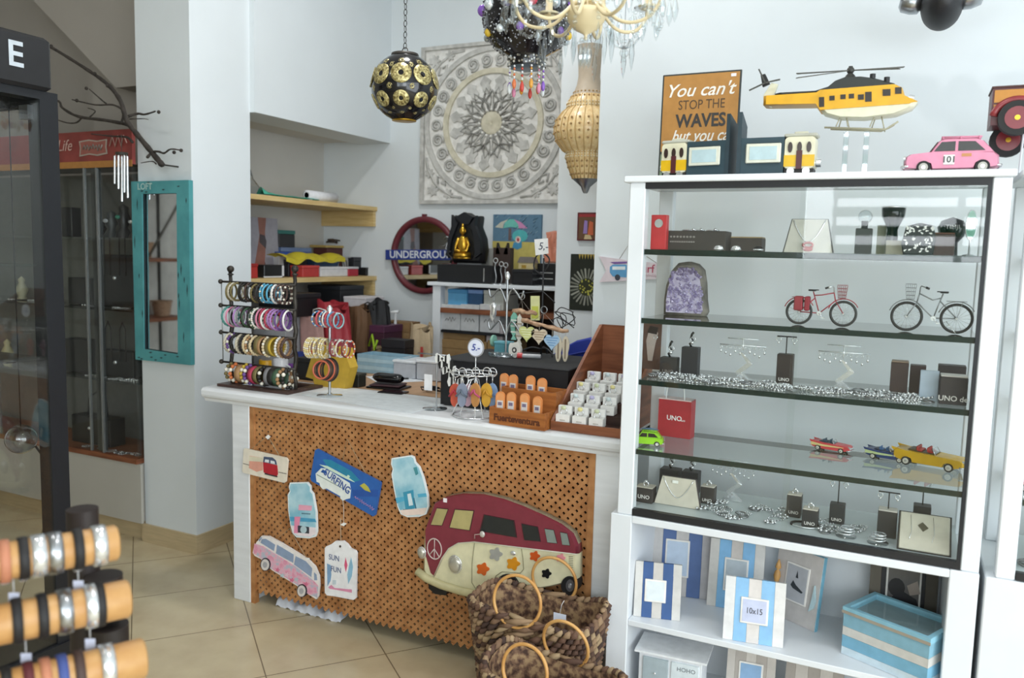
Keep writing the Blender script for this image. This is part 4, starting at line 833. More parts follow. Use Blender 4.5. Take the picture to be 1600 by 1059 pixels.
def art3(t, x, z): part('photo_print', MB().poly(circ(x-.02, z+.02, .025, .03, 14)[::-1], -.0056, -.005, '1a1718').poly([(x-.04, z-.04), (x+.05, z-.045), (x+.04, z-.01), (x, z+.01), (x-.03, z-.01)], -.0056, -.005, '15151a').poly([(x+.01, z+.03), (x+.04, z+.05), (x+.05, z+.01), (x+.02, z)], -.0056, -.005, 'a99'+'c92'), t)
pframe('dark brown frame with a photo of a dark-haired person, behind the blue box', .045, 2.84, LOWZ, .20, .26, 3, 6, ['6b6458 0.6', '2a292b 0.5', '6b6458 0.6', '2a292b 0.5', '5d574d 0.6'], (.24, .76, .2, .93), '6f6c6a 0.2', art3)
# blue and white slatted box with a glass lid
zb = LOWZ+.001; p0 = Vector((-.152, 2.665)); t = thing('trinket_box', 'pale blue and white slatted wooden box with a glass lid on the lower shelf', 'box', (-.118, 2.645, zb), rad(-26))
L_, W_, H_ = .262, .185, .152
for k, (c_, h0, h1) in enumerate((('d6d8d6 0.6', 0, .03), ('7db4d0 0.6', .03, .062), ('d2d0cb 0.6', .062, .09), ('86b3c6 0.6', .09, .13))):
    pass
m = MB()
for c_, h0, h1 in (('cfe0ea 0.6', 0, .025), ('7db4d0 0.6', .025, .062), ('d2d0cb 0.6', .062, .09), ('86b3c6 0.6', .09, .132)): m.box(0, L_, 0, W_, h0, h1-.0008, c_)
part('body', m, t)
m = MB(); m.box(-.003, L_+.003, -.003, .012, .134, H_, '8fc3d6 0.6').box(-.003, L_+.003, W_-.012, W_+.003, .134, H_, '8fc3d6 0.6').box(-.003, .012, .012, W_-.012, .134, H_, '8fc3d6 0.6').box(L_-.012, L_+.003, .012, W_-.012, .134, H_, '8fc3d6 0.6').box(-.004, L_+.004, -.0045, -.003, .132, .141, 'a79d8e 0.6')
part('lid_frame', m, t); part('lid_glass', MB().box(.012, L_-.012, .012, W_-.012, .142, .144, 'pane'), t)
part('tray', MB().box(.012, L_-.012, .012, W_-.012, .1325, .134, '93aab2 0.5'), t)
# little white drawer cabinet on the bottom panel
t = thing('drawer_cabinet', 'small white cabinet with numbered drawers on the lowest panel', 'small cabinet', (-.745, 2.56, .081), rad(4))
part('body', MB().rbox(.005, .215, .01, .13, 0, .20, 'e3e6ea 0.5', .002), t); part('top', MB().box(-.008, .232, -.005, .14, .20, .207, 'e6e9ec 0.5'), t)
for x0_, x1_, c_ in ((.02, .105, 'a9b7bd 0.4'), (.115, .205, 'd8e2e6 0.4')):
    for z0_ in (.015, .105):
        dd = part('drawer', MB().rbox(x0_, x1_, .004, .012, z0_, z0_+.08, c_, .001), t); part('knob', MB().ball(((x0_+x1_)/2, 0, z0_+.03), .004, 'silver', 6), dd)
text('HOHO', .02, '7f868b', t, (.165, .003, .165), shear=0)
pframe('striped driftwood frame with a blue picture on the lowest panel, left one', -.40, 2.74, .081, .16, .22, 5, 9, ['c7c0b8 0.7', 'b2aaa2 0.7', 'cdc6be 0.7', 'b2aaa2 0.7', 'c7c0b8 0.7'], (.25, .75, .25, .7), '8fb2d6 0.3')
pframe('striped driftwood frame with a blue picture on the lowest panel, right one', -.20, 2.72, .081, .18, .21, -4, 9, ['a9a199 0.7', 'c7c0b8 0.7', 'a9a199 0.7', 'c7c0b8 0.7', 'a9a199 0.7'], (.25, .75, .2, .6), '7fa6cc 0.3')
# stuff in the neighbouring cabinet
t = thing('poster_panel', 'dark poster with a red and blue figure in the next cabinet, right edge', 'poster', (.48, 2.72, LOWZ+.001), rot=(rad(-4), 0, 0)); part('panel', MB().box(-.12, .14, 0, .006, 0, .3, '1d1a20 0.3').poly([(.0, .2), (.05, .24), (.06, .1), (.02, .05)], -.001, 0, 'c23a30').poly([(-.03, .1), (.0, .12), (.02, .02), (-.02, .0)], -.001, 0, '7f93b8'), t)
for k, (x_, z_) in enumerate(((.34, DECK), (.36, SZ[2]))):
    t = thing('display_block', ['dark block at the left of the next cabinet\'s deck, right edge', 'small dark box on the third shelf of the next cabinet, right edge'][k], 'display block', (x_+.02, 2.70, z_+.001)); part('block', MB().rbox(0, .04, 0, .04, 0, .06, '46403e 0.5', .002), t)
scatter(12, .33, .42, 2.60, 2.69, DECK-.004, 'silver bracelet on the deck of the next cabinet at the right edge', 'silver bracelets in the next cabinet', layers=2)

# ---------------------------------------------------------------- seagrass baskets
STR = ['5a4134 0.8', '7c6049 0.8', '9a7e60 0.8', '45322a 0.8', 'a88f6e 0.8', '6a4d3c 0.8']
def braid_wall(name_thing, label, cx, cy, w, d, h, rz, seed, handles, tag_=None):
    t = thing('seagrass_basket', label, 'basket', (cx, cy, 0), rz); R = random.Random(seed)
    m = MB(); rows = int(h/.023); per = 2*(w+d); n = int(per/.032)
    def pos(s_, k, off):   # point on the rounded-square plan
        a = 2*pi*s_; f = .80+.26*k/rows; e = .62
        c_, s2 = cos(a), sin(a); x = math.copysign(abs(c_)**e, c_)*w/2*f; y = math.copysign(abs(s2)**e, s2)*d/2*f
        sag = .012*sin(a*2+seed)+.010*sin(a*3+k*.4)
        return Vector((x*(1+off/w), y*(1+off/d), 012e-3+k*.023+sag*(k/rows)))
    for k in range(rows+1):
        for i in range(n):
            s0 = (i+.5*(k % 2))/n; s1 = s0+1.25/n; p_, q_ = pos(s0, k, 0.012), pos(s1, k+.0, .0); tilt = .013
            mid = (p_+q_)/2; mid += Vector((mid.x, mid.y, 0)).normalized()*.008
            m.tube([p_-Vector((0, 0, tilt)), mid, q_+Vector((0, 0, tilt))], [.004, .0112+R.uniform(-.002, .002), .004], R.choice(STR), 6)
    inner = [[pos(i/36, k*rows/6, -.02) for i in range(36)] for k in range(7)]
    v = sum(inner, []); m.add(v, [(k*36+i, k*36+(i+1) % 36, (k+1)*36+(i+1) % 36, (k+1)*36+i) for k in range(6) for i in range(36)], 'seagrass', True)
    part('woven_body', m, t)
    part('base', MB().poly([(p.x, p.y) for p in inner[0]], .004, .012, 'seagrass', None, 'xy'), t)
    rim = MB(); N = 46; pts = [pos(i/N, rows+.3, 0) for i in range(N)]
    for i in range(N):
        a_, b_ = pts[i], pts[(i+1) % N]; rim.tube([a_+Vector((0, 0, .008)), (a_+b_)/2+Vector((0, 0, -.004)), b_+Vector((0, 0, -.010))], [.006, .013, .006], R.choice(STR), 6)
    part('rim', rim, t)
    for y_, R_, lean, tilt in handles:
        zr = pos(.25 if y_ > 0 else .75, rows, 0); yy = y_*d/2*1.02
        part('ring_handle', MB().tor((0, 0, 0), R_, .0055, 'bamboo', 36, 8, TR(lean, yy, zr.z+R_*.72) @ RX(rad(tilt)), 'y'), t)
    if tag_: part('paper_tag', MB().box(-.022, .022, -.001, 0, -.03, 0, 'cdd3e2', TR(*tag_)).tube([(tag_[0], tag_[1], tag_[2]), (tag_[0]+.005, tag_[1], tag_[2]+.03), (tag_[0]+.012, tag_[1]+.004, tag_[2]+.045)], .001, 'e8e8e8', 4), t)
    return t
braid_wall('b', 'large braided seagrass basket against the counter, tagged, with two pale ring handles', -1.075, 2.475, .43, .26, .395, 0, 1, ((-1, .085, -.02, -8), (1, .085, .0, 6)), (.12, -.10, .44))
braid_wall('b', 'smaller braided seagrass basket in front of the large one, with ring handles', -.90, 2.195, .40, .23, .335, rad(-6), 2, ((-1, .075, -.03, -10), (1, .08, -.02, 8)))
braid_wall('b', 'lowest seagrass basket at the bottom edge, one ring handle showing', -.735, 1.955, .32, .19, .20, rad(-8), 3, ((-1, .06, -.02, -6), (1, .075, -.03, 4)))

# ================================================================ signs hung on the lattice
YL = YF-.004
def sign(name, label, cat, ox, oy, Y=YL):
    o = at(ox, oy, 1, Y); return thing(name, label, cat, (o[0], Y, o[2])), (lambda pts: px(pts, Y, o))
C5 = lambda ox, oy, s: (lambda pts: [(ox+a/s, oy+b/s) for a, b in pts])
def rot2(pts, a): return [(x*cos(a)-z*sin(a), x*sin(a)+z*cos(a)) for x, z in pts]
# red van sign
t, q = sign('hanging_sign', 'small cream sign with a red camper van, hung top left on the lattice', 'sign', 417, 726); c = C5(370, 670, 5.881)
m = MB(); m.poly(q(c([(75, 185), (85, 175), (465, 262), (480, 285), (462, 480), (448, 492), (75, 400), (62, 385)]))[::-1], -.008, 0, 'e5dccb 0.5')
m.poly(q(c([(130, 242), (250, 262), (252, 375), (195, 390), (125, 355)]))[::-1], -.0088, -.008, 'dfa08c 0.5').poly(q(c([(130, 245), (252, 262), (252, 300), (128, 290)]))[::-1], -.0092, -.0088, 'd9d2b8 0.5')
m.poly(q(c([(255, 300), (385, 330), (392, 410), (380, 430), (260, 395)]))[::-1], -.0095, -.008, 'b52a35 0.4').poly(q(c([(262, 250), (340, 258), (372, 285), (382, 325), (255, 300)]))[::-1], -.0095, -.008, '4d5872 0.4').poly(q(c([(275, 275), (310, 280), (310, 305), (270, 300)]))[::-1], -.0102, -.0095, 'dfe3e4').poly(q(c([(325, 285), (360, 292), (365, 318), (325, 310)]))[::-1], -.0102, -.0095, 'dfe3e4')
m.poly(q(c([(270, 400), (385, 428), (385, 440), (270, 412)]))[::-1], -.0098, -.008, '38333a').poly(q(c([(70, 310), (125, 325), (125, 331), (70, 316)]))[::-1], -.0086, -.008, '77706a').poly(q(c([(395, 390), (470, 405), (470, 411), (395, 396)]))[::-1], -.0086, -.008, '77706a')
part('panel', m, t); part('cord', MB().tube([(a_, -.004, b_) for a_, b_ in q(c([(130, 190), (290, 60), (400, 250)]))], .0012, 'b9a98a', 4), t); part('price_tag', MB().poly(q(c([(270, 72), (295, 50), (318, 70), (292, 96)]))[::-1], -.005, -.004, 'f2f2f0'), t)
# two mason-jar signs
def jar(label, ox, oy, c, pts, sand, w1, extra):
    t, q = sign('hanging_sign', label, 'sign', ox, oy)
    m = MB(); m.poly(q(c(pts))[::-1], -.009, 0, 'e8eef0 0.5'); cx_ = sum(p[0] for p in pts)/len(pts); cy_ = sum(p[1] for p in pts)/len(pts)
    m.poly(q(c([(cx_+(a-cx_)*.93, cy_+(b-cy_)*.96) for a, b in pts]))[::-1], -.0096, -.009, 'sea_print')
    for p_, k_ in extra: m.poly(q(c(p_))[::-1], -.0104, -.0096, k_)
    part('panel', m, t); return t, q
c = C5(370, 670, 5.881)
jar('jar-shaped seaside sign with a pink palm and camera, left on the lattice', 473, 795, c, [(500, 490), (660, 485), (690, 520), (690, 560), (715, 590), (745, 760), (750, 940), (735, 985), (680, 1000), (560, 990), (525, 950), (505, 880), (485, 740), (480, 600), (500, 565), (490, 530)], None, None,
    [([(500, 800), (735, 820), (745, 850), (505, 840)], '4f9fc4 0.5'), ([(515, 880), (740, 900), (740, 960), (690, 985), (570, 975), (530, 940)], 'eadfe3 0.5'), ([(585, 690), (705, 700), (700, 745), (580, 740)], 'e7a6bb 0.5'), ([(545, 800), (600, 800), (580, 950), (540, 950)], 'e58fae 0.5'), ([(575, 880), (680, 895), (680, 955), (575, 945)], '3b3f4a 0.4'), (circ(628, 918, 30, 34, 16), 'b9cfd6 0.3'), ([(610, 765), (690, 770), (690, 780), (610, 775)], '5c7f8f')])
c = C5(480, 690, 7.562)
jar('larger jar-shaped seaside sign in pale blue, right of the surfing sign', 642, 758, c, [(1010, 190), (1240, 155), (1275, 175), (1290, 235), (1340, 290), (1390, 420), (1440, 620), (1450, 760), (1420, 850), (1340, 880), (1200, 885), (1120, 850), (1080, 760), (1040, 560), (1010, 380), (1025, 315), (1005, 260)], None, None,
    [([(1060, 655), (1170, 640), (1170, 690), (1075, 720)], '58afcf 0.5'), ([(1320, 610), (1420, 600), (1430, 640), (1330, 650)], '58afcf 0.5'), ([(1150, 590), (1270, 560), (1290, 780), (1180, 800)], '3f97b5 0.5'), ([(1200, 610), (1240, 600), (1270, 740), (1220, 750)], 'd9e9ee 0.5'), ([(1150, 790), (1250, 785), (1260, 815), (1160, 820)], '24475a'), ([(1270, 660), (1282, 655), (1310, 790), (1298, 795)], '3c6f86'), ([(1110, 800), (1430, 770), (1400, 850), (1200, 865), (1140, 850)], 'ecd9cf 0.5'), ([(1270, 300), (1310, 290), (1330, 370), (1300, 390)], '4a8f98')])
# surfing sign
t, q = sign('hanging_sign', 'tilted blue sign of a white van with surfboard and the word surfing', 'sign', 541, 753)
m = MB(); m.poly(q(c([(110, 95), (135, 80), (880, 470), (885, 495), (820, 860), (795, 875), (70, 460), (55, 430)]))[::-1], -.010, 0, '2f63ad 0.45')
m.poly(q(c([(200, 200), (300, 210), (540, 340), (640, 450), (560, 470), (380, 330), (250, 280)]))[::-1], -.0104, -.010, '2e86a6 0.5')
m.poly(q(c([(120, 370), (185, 305), (240, 310), (520, 480), (535, 560), (525, 660), (480, 670), (440, 690), (410, 660), (410, 635), (250, 545), (205, 555), (175, 520), (165, 480), (130, 465)]))[::-1], -.0112, -.010, 'e6ebe6 0.5')
m.poly(q(c([(205, 320), (245, 338), (240, 372), (180, 350)]))[::-1], -.0118, -.0112, '2f5ba0').poly(q(c([(135, 375), (525, 585), (525, 593), (135, 385)]))[::-1], -.0118, -.0112, '8a9a90').poly(q(c([(165, 262), (260, 280), (500, 410), (580, 470), (480, 430), (250, 310)]))[::-1], -.0118, -.010, 'cfe3cf 0.5').poly(q(c([(500, 385), (525, 400), (510, 425), (480, 410)]))[::-1], -.0118, -.010, 'cfe3cf 0.5')
m.poly(q(c([(640, 510), (690, 480), (740, 530), (770, 590), (700, 565)]))[::-1], -.0108, -.010, 'b9b24a 0.5').poly(q(c([(550, 560), (860, 560), (850, 640), (560, 640)]))[::-1], -.0103, -.010, '2a55a2 0.5')
part('panel', m, t); a_ = q(c([(375, 462)]))[0]; text('SURFING', .045, '2f4f96', t, (a_[0], -.0122, a_[1]), rot=(pi/2, rad(28), 0), bold=.0006, sx=.82); a_ = q(c([(690, 715)]))[0]; scribble(.105, .017, 'd79ac0', t, (a_[0], -.0112, a_[1]), 4, (0, rad(22), 0), r=.0013)
part('cord', MB().tube([(p_[0], -.005, p_[1]) for p_ in q(c([(420, 250), (480, -40), (700, 370)]))], .0012, 'b9a98a', 4), t)
part('tag_string', MB().tube([(p_[0], -.005, p_[1]) for p_ in q(c([(430, 690), (440, 780), (440, 950)]))], .001, 'e0ddd6', 4).poly([(p_[0], p_[1]) for p_ in q(c([(400, 975), (440, 950), (480, 962), (440, 992)]))][::-1], -.006, -.005, 'f2f2f0'), t, label='white price tag on a string')
# pink van cut-out
t, q = sign('hanging_sign', 'pink flowered van-shaped wooden sign, bottom left of the lattice', 'sign', 450, 885); c = C5(390, 820, 8.144)
m = MB(); m.poly(q(c([(70, 300), (110, 210), (175, 130), (260, 135), (420, 220), (600, 330), (760, 430), (850, 520), (900, 640), (905, 760), (890, 900), (870, 935), (770, 870), (620, 760), (300, 560), (160, 420), (90, 385), (62, 345)]))[::-1], -.011, 0, 'ece6e2 0.5')
m.poly(q(c([(85, 225), (200, 260), (340, 350), (600, 510), (830, 690), (895, 760), (885, 910), (760, 860), (620, 745), (300, 545), (160, 405), (75, 355), (72, 320)]))[::-1], -.0118, -.011, 'floral_pink')
for p_ in ([(180, 170), (230, 165), (350, 240), (335, 320), (165, 215)], [(375, 240), (585, 365), (580, 470), (360, 350)], [(610, 385), (740, 450), (820, 540), (810, 650), (590, 490)], [(845, 590), (875, 620), (885, 690), (845, 690)], [(140, 180), (172, 145), (185, 150), (150, 200)]): m.poly(q(c(p_))[::-1], -.0126, -.0118, '8ea0bc 0.3')
for wx, wy in ((228, 490), (690, 822)): m.poly(q(c(circ(wx, wy, 66, 84, 20)))[::-1], -.0128, -.0, '35303a 0.5'); m.poly(q(c(circ(wx-4, wy+4, 52, 72, 20)))[::-1], -.0136, -.0128, 'd8d3cf 0.5'); m.poly(q(c(circ(wx-4, wy+4, 28, 38, 16)))[::-1], -.0142, -.0136, 'a9a8ac 0.4')
for k in range(7): m.poly(q(c(flower(380+60*k, 560+30*k+(k % 2)*40, 34, 5, 20)))[::-1], -.0124, -.0118, ['d6708f', 'b9cbd0', 'e9c3cf'][k % 3]+' 0.5')
part('panel', m, t); part('cord', MB().tube([(p_[0], -.005, p_[1]) for p_ in q(c([(330, 200), (520, 40), (735, 420)]))], .0012, 'b9a98a', 4), t); part('price_tag', MB().poly(q(c([(735, 410), (785, 405), (790, 430), (745, 430)]))[::-1], -.013, -.012, 'f2f2f0'), t)
# sun sign
t, q = sign('hanging_sign', 'white luggage-tag shaped sign with painted surfboards and sun lettering', 'sign', 535, 890)
m = MB(); m.poly(q(c([(975, 290), (990, 265), (1060, 235), (1110, 195), (1210, 195), (1260, 235), (1300, 290), (1365, 320), (1378, 350), (1370, 920), (1340, 943), (1090, 895), (1000, 885), (975, 850)]))[::-1], -.010, 0, 'efeff1 0.5')
m.poly(q(c([(1005, 480), (1050, 500), (1060, 620), (1050, 700), (1010, 770)]))[::-1], -.0106, -.010, '7fa3c8 0.5').poly(q(c([(1240, 400), (1265, 500), (1245, 590), (1225, 500)]))[::-1], -.0106, -.010, 'd8597f 0.5').poly(q(c([(1312, 400), (1335, 520), (1320, 640), (1275, 740), (1262, 620), (1290, 480)]))[::-1], -.0106, -.010, '8fbcd6 0.5').poly(q(c([(1020, 780), (1060, 750), (1100, 790), (1320, 810), (1320, 850), (1190, 825), (1040, 800)]))[::-1], -.0108, -.010, 'dd8fae 0.5').poly(q(c([(1075, 690), (1120, 690), (1120, 745), (1075, 745)]))[::-1], -.0108, -.010, 'c9d6de 0.5')
m.poly(q(c(circ(1172, 263, 13, 16, 12)))[::-1], -.0106, -.010, '3a2c22'); part('panel', m, t)
for w_, x_, y_ in (('SUN', 1095, 410), ('FUN', 1120, 560)): a_ = q(c([(x_, y_)]))[0]; text(w_, .034, '4d5b86', t, (a_[0], -.0112, a_[1]), sx=.85)
part('cord', MB().tube([(p_[0], -.005, p_[1]) for p_ in q(c([(1172, 263), (1168, 0), (1170, -90)]))], .0012, 'c9bfa9', 4), t)
# big relief van
t, q = sign('wall_relief_van', 'large maroon and cream tin camper van relief with flowers and a peace sign', 'wall decoration', 790, 850, YL-.002); c = C5(640, 740, 4.813); D0 = -.055
body = [(180, 350), (240, 190), (330, 145), (450, 125), (600, 130), (750, 165), (900, 220), (1060, 290), (1180, 350), (1270, 420), (1305, 500), (1310, 560), (1310, 750), (1270, 775), (1100, 815), (900, 850), (690, 880), (560, 890), (350, 840), (200, 770), (150, 700), (152, 520), (165, 400)]
m = MB(); slab(m, q(c(body))[::-1], .05, 'd9d3b0 0.28', ins=.965, k=.6, y=-.029); part('body', m, t)
up_ = [(180, 350), (240, 190), (330, 145), (450, 125), (600, 130), (750, 165), (900, 220), (1060, 290), (1180, 350), (1270, 420), (1305, 500), (1312, 568), (890, 520), (540, 478), (420, 488), (350, 528), (300, 600), (235, 745), (205, 715), (168, 585), (165, 400)]
m = MB(); cx_, cy_ = 740, 470; slab(m, q(c(up_))[::-1], .052, '7c2f3d 0.25', ins=.975, k=.62, y=-.0305); part('roof_and_v_front', m, t, label='maroon roof and V front')
m = MB(); m.tube([(p_[0], -.058, p_[1]) for p_ in q(c([(235, 745), (300, 600), (350, 528), (420, 488), (540, 478), (890, 520), (1305, 568)]))], .0022, 'c9c6b4 0.3', 6); part('trim_line', m, t)
for p_, col in (([(265, 230), (345, 238), (300, 355), (220, 350)], 'a89c6a 0.3'), ([(400, 240), (535, 250), (505, 390), (360, 370)], 'b0a46f 0.3'), ([(620, 280), (830, 320), (850, 440), (590, 395)], '24282a 0.1'), ([(895, 345), (1010, 368), (1030, 470), (915, 460)], '24282a 0.1'), ([(1065, 380), (1130, 390), (1155, 485), (1085, 478)], '7f8a83 0.1'), ([(1180, 405), (1230, 415), (1250, 500), (1195, 495)], '7f8a83 0.1')):
    w_ = MB(); cx_ = sum(a for a, b in p_)/4; cy_ = sum(b for a, b in p_)/4
    w_.poly(q(c([(cx_+(a-cx_)*1.07, cy_+(b-cy_)*1.07) for a, b in p_]))[::-1], -.0585, -.056, '3c2026 0.3'); w_.poly(q(c(p_))[::-1], -.0592, -.0585, col); part('window', w_, t)
for fx, fy, r_, col in ((602, 680, 50, 'c65a1a'), (698, 570, 52, '9b9a93'), (828, 640, 52, 'd08a1c'), (988, 583, 40, 'c6521f'), (1182, 597, 35, 'd98a93'), (1075, 712, 38, '17191a')): part('flower', MB().poly(q(c(flower(fx, fy, r_, 5, 40, .16)))[::-1], -.0575, -.0535, col+' 0.35'), t)
for wx, wy, rx, rz_, hx, hy in ((785, 820, 85, 100, 808, 852), (1245, 800, 55, 66, 1255, 795)):
    w_ = MB(); w_.poly(q(c(circ(wx, wy, rx*1.08, rz_*1.06, 26)))[::-1], -.06, -.004, '141415 0.6'); w_.poly(q(c(circ(hx, hy, rx*.55, rz_*.68, 22)))[::-1], -.064, -.06, '85868a 0.3 0.7'); w_.poly(q(c(circ(hx, hy, rx*.2, rz_*.25, 14)))[::-1], -.067, -.064, 'silver'); part('wheel', w_, t)
part('wheel', MB().poly(q(c([(190, 790), (330, 850), (320, 880), (240, 870), (195, 830)]))[::-1], -.05, -.004, '141415 0.6'), t)
bp = q(c([(120, 690), (190, 745), (300, 795), (450, 840), (570, 865), (685, 870)])); part('bumper', MB().tube([(p_[0], -.062, p_[1]) for p_ in bp], .016, 'c2b98f 0.3', 10), t)
for hx, hy, rx, rz_ in ((398, 645, 46, 62), (150, 558, 30, 40)):
    k_ = q(c([(hx, hy), (hx+rx, hy), (hx, hy+rz_)])); part('headlamp', MB().ball((k_[0][0], -.058, k_[0][1]), 1, 'b9b5a8 0.2 0.5', 14, (k_[1][0]-k_[0][0], .014, k_[0][1]-k_[2][1])).tor((0, 0, 0), 1, .12, 'silver', 26, 6, TR(k_[0][0], -.058, k_[0][1]) @ Matrix.Diagonal((k_[1][0]-k_[0][0], .02, k_[0][1]-k_[2][1], 1)), 'y'), t)
k_ = q(c([(245, 530), (298, 530), (245, 605)])); T_ = TR(k_[0][0], -.0585, k_[0][1]) @ Matrix.Diagonal((k_[1][0]-k_[0][0], .03, k_[0][1]-k_[2][1], 1))
m = MB(); m.tor((0, 0, 0), 1, .07, 'cbb9b2 0.3', 30, 6, T_, 'y')
for e in ((0, 0, 1), (0, 0, -1), (.7, 0, -.7), (-.7, 0, -.7)): m.tube([(0, 0, 0), e], .06, 'cbb9b2 0.3', 5, False, T_)
part('peace_emblem', m, t)
m = MB(); m.tube([(p_[0], -.0555, p_[1]) for p_ in q(c([(540, 490), (522, 640), (520, 780), (545, 820), (660, 835), (700, 730), (745, 700), (880, 710), (905, 680), (900, 600), (890, 530)]))], .0014, '8a8568', 4); part('door_outline', m, t)
k_ = q(c([(550, 450), (550, 420), (610, 415)])); part('wing_mirror', MB().tube([(p_[0], -.064, p_[1]) for p_ in k_], .002, 'c2a8a2', 5).ball((k_[2][0], -.068, k_[2][1]), .011, 'c7c2bb 0.3 0.3', 10, (1, .5, 1.1)), t)
k_ = q(c([(830, 560)]))[0]; part('door_handle', MB().ball((k_[0], -.058, k_[1]), .011, 'silver', 10, (1, .5, .8)), t)
m = MB()
for j in range(7): k_ = q(c([(1240, 585+13*j), (1272, 588+13*j)])); m.tube([(k_[0][0], -.0545, k_[0][1]), (k_[1][0], -.0545, k_[1][1])], .0012, '6c6a58', 4)
part('air_vents', m, t); k_ = q(c([(325, 170)]))[0]; part('price_sticker', MB().box(k_[0]-.008, k_[0]+.008, -.059, -.0575, k_[1]-.008, k_[1]+.008, 'f0e8ea'), t)
# crumpled white cloth peeping out under the lattice
m = MB(); R = random.Random(4); m.grid(lambda u, v: (-2.47+.36*u, 2.72+.10*v, .0+.045*sin(pi*v)**.5*(.7+.3*sin(17*u))+.006*sin(40*u+7*v)+.001), 40, 10, 'dcdee6 0.8')
solo('cloth', m, 'crumpled white cloth on the floor peeping out under the lattice', 'cloth', (0, 0, 0))
# ================================================================ things on the counter
R = random.Random(21)
# --- dark bracelet rack
RKY = 2.79; t = thing('bracelet_rack', 'dark bronze bracelet rack with four bars at the left end of the counter', 'bracelet rack', (-2.60, RKY, CZ+.001))
tm = MB(); tm.box(-.21, .205, -.07, -.025, 0, .012, 'dark_wood').box(-.21, .205, .13, .165, 0, .012, 'dark_wood').box(-.21, -.17, -.025, .13, 0, .012, 'dark_wood').box(.165, .205, -.025, .13, 0, .012, 'dark_wood').box(-.17, .165, -.025, .13, .001, .004, 'mirror')
part('tray', tm, t)
zt = at(366, 425, 1, RKY)[2]-CZ; zr = at(464, 425, 1, RKY)[2]-CZ
for s_, zz in ((-.19, zt), (.185, zr)):
    wob = [(s_+.004*sin(k*2.1), .03*0+.003*cos(k*1.7), .012+(zz-.012)*k/14) for k in range(15)]
    part('post', MB().tube(wob, [.010-.0006*abs(7-k)*.5 for k in range(15)], 'iron', 10), t)
    part('finial', MB().ball((s_, 0, zz+.012), .016, 'iron').lathe([(.002, zz-.02), (.016, zz-.012), (.002, zz-.004)], 'iron', 12, TR(s_, 0, 0)), t)
ROWS = [at(410, 443, 1, RKY)[2]-CZ, at(410, 481, 1, RKY)[2]-CZ, at(410, 524, 1, RKY)[2]-CZ, at(410, 571, 1, RKY)[2]-CZ]
for k, zz in enumerate(ROWS):
    part('bar', MB().tube([(-.235, -.012, zz), (.20, -.012, zz)], .005, 'iron', 8), t); part('bar_knob', MB().ball((-.24, -.012, zz), .011, 'iron'), t)
part('side_rod', MB().tube([(-.235, -.012, ROWS[0]-.005), (-.228, -.014, ROWS[3])], .0022, 'steel'), t)
BR = {}
def bracelet(col, R_, th, style):
    k = (col, R_, th, style)
    if k not in BR:
        m = MB()
        if style == 'braid':
            for j in range(2): m.tube([((th*.7)*cos(9*a+pi*j), (R_+th*.5*sin(9*a+pi*j))*cos(a), (R_+th*.5*sin(9*a+pi*j))*sin(a)) for a in [2*pi*i/40 for i in range(40)]], th*.75, col, 5, True)
        elif style == 'bead':
            n = max(10, int(2*pi*R_/(th*2.1)))
            for i in range(n): a = 2*pi*i/n; m.ball((0, R_*cos(a), R_*sin(a)), th*1.15, col if i % 3 else 'e8e2d2 0.4', 5)
        elif style == 'cuff': m.lathe([(R_-.001, -th*2), (R_, -th*2), (R_+.002, 0), (R_, th*2), (R_-.001, th*2), (R_-.001, -th*2)], col, 26, RKY(0) if False else Matrix.Rotation(pi/2, 4, 'Y'))
        else: m.tor((0, 0, 0), R_, th, col, 26, 6, None, 'x')
        BR[k] = m.mesh('bracelet')
    return BR[k]
def row(cols, x0, x1, zz, R_, lab, grp, y0=RKY-.012, styles=('plain', 'braid', 'bead'), th=.0045, lean=.25):
    n = len(cols)
    for i, (col, cn) in enumerate(cols):
        x_ = x0+(x1-x0)*(i+.5)/n; st = styles[R.randrange(len(styles))]
        o_ = put('bracelet', bracelet(col+' 0.55', R_, th, st), None, (x_, y0+R.uniform(-.003, .003), CZ+zz-R_-.001+R.uniform(-.003, 0)), (R.uniform(-.1, .1), 0, R.uniform(-lean, lean)))
        tagit(o_, cn+' bracelet '+lab, 'bracelet', grp)
C_ = dict(olive='75693f', cream='cfc7b2', black='24221f', brown='4a3630', blue='5aa5c4', white='e6e4e0', dkbrown='5e4740', grey='8d8d90', pink='d98aa6', lilac='b487c4', teal='4f8f86', red='b43a55', green='3f5b44', purple='6c4a8c', tan='a9825a', orange='c96f3a', yellow='c9a93b', beige='d8c59e')
ls = lambda s: [(C_[w_], w_ if w_ != 'dkbrown' else 'dark brown') for w_ in s.split()]
row(ls('olive cream olive black black brown black olive black blue blue blue white dkbrown dkbrown brown'), -2.785, -2.43, ROWS[0], .040, 'looped over the top bar of the dark rack', 'bracelets on the top bar of the dark rack')
row(ls('teal pink grey lilac grey black green black green white pink red white red lilac lilac purple purple white'), -2.79, -2.43, ROWS[1], .044, 'looped over the second bar of the dark rack', 'bracelets on the second bar of the dark rack')
row(ls('cream purple black cream black beige tan beige olive tan beige olive yellow white tan brown'), -2.79, -2.43, ROWS[2], .042, 'looped over the third bar of the dark rack', 'bracelets on the third bar of the dark rack', styles=('bead', 'cuff', 'braid'), th=.006)
row(ls('olive orange tan yellow purple red olive black grey black green tan black'), -2.78, -2.42, ROWS[3], .040, 'with round buttons on the lowest bar of the dark rack', 'bracelets on the lowest bar of the dark rack', styles=('cuff', 'bead'), th=.008)
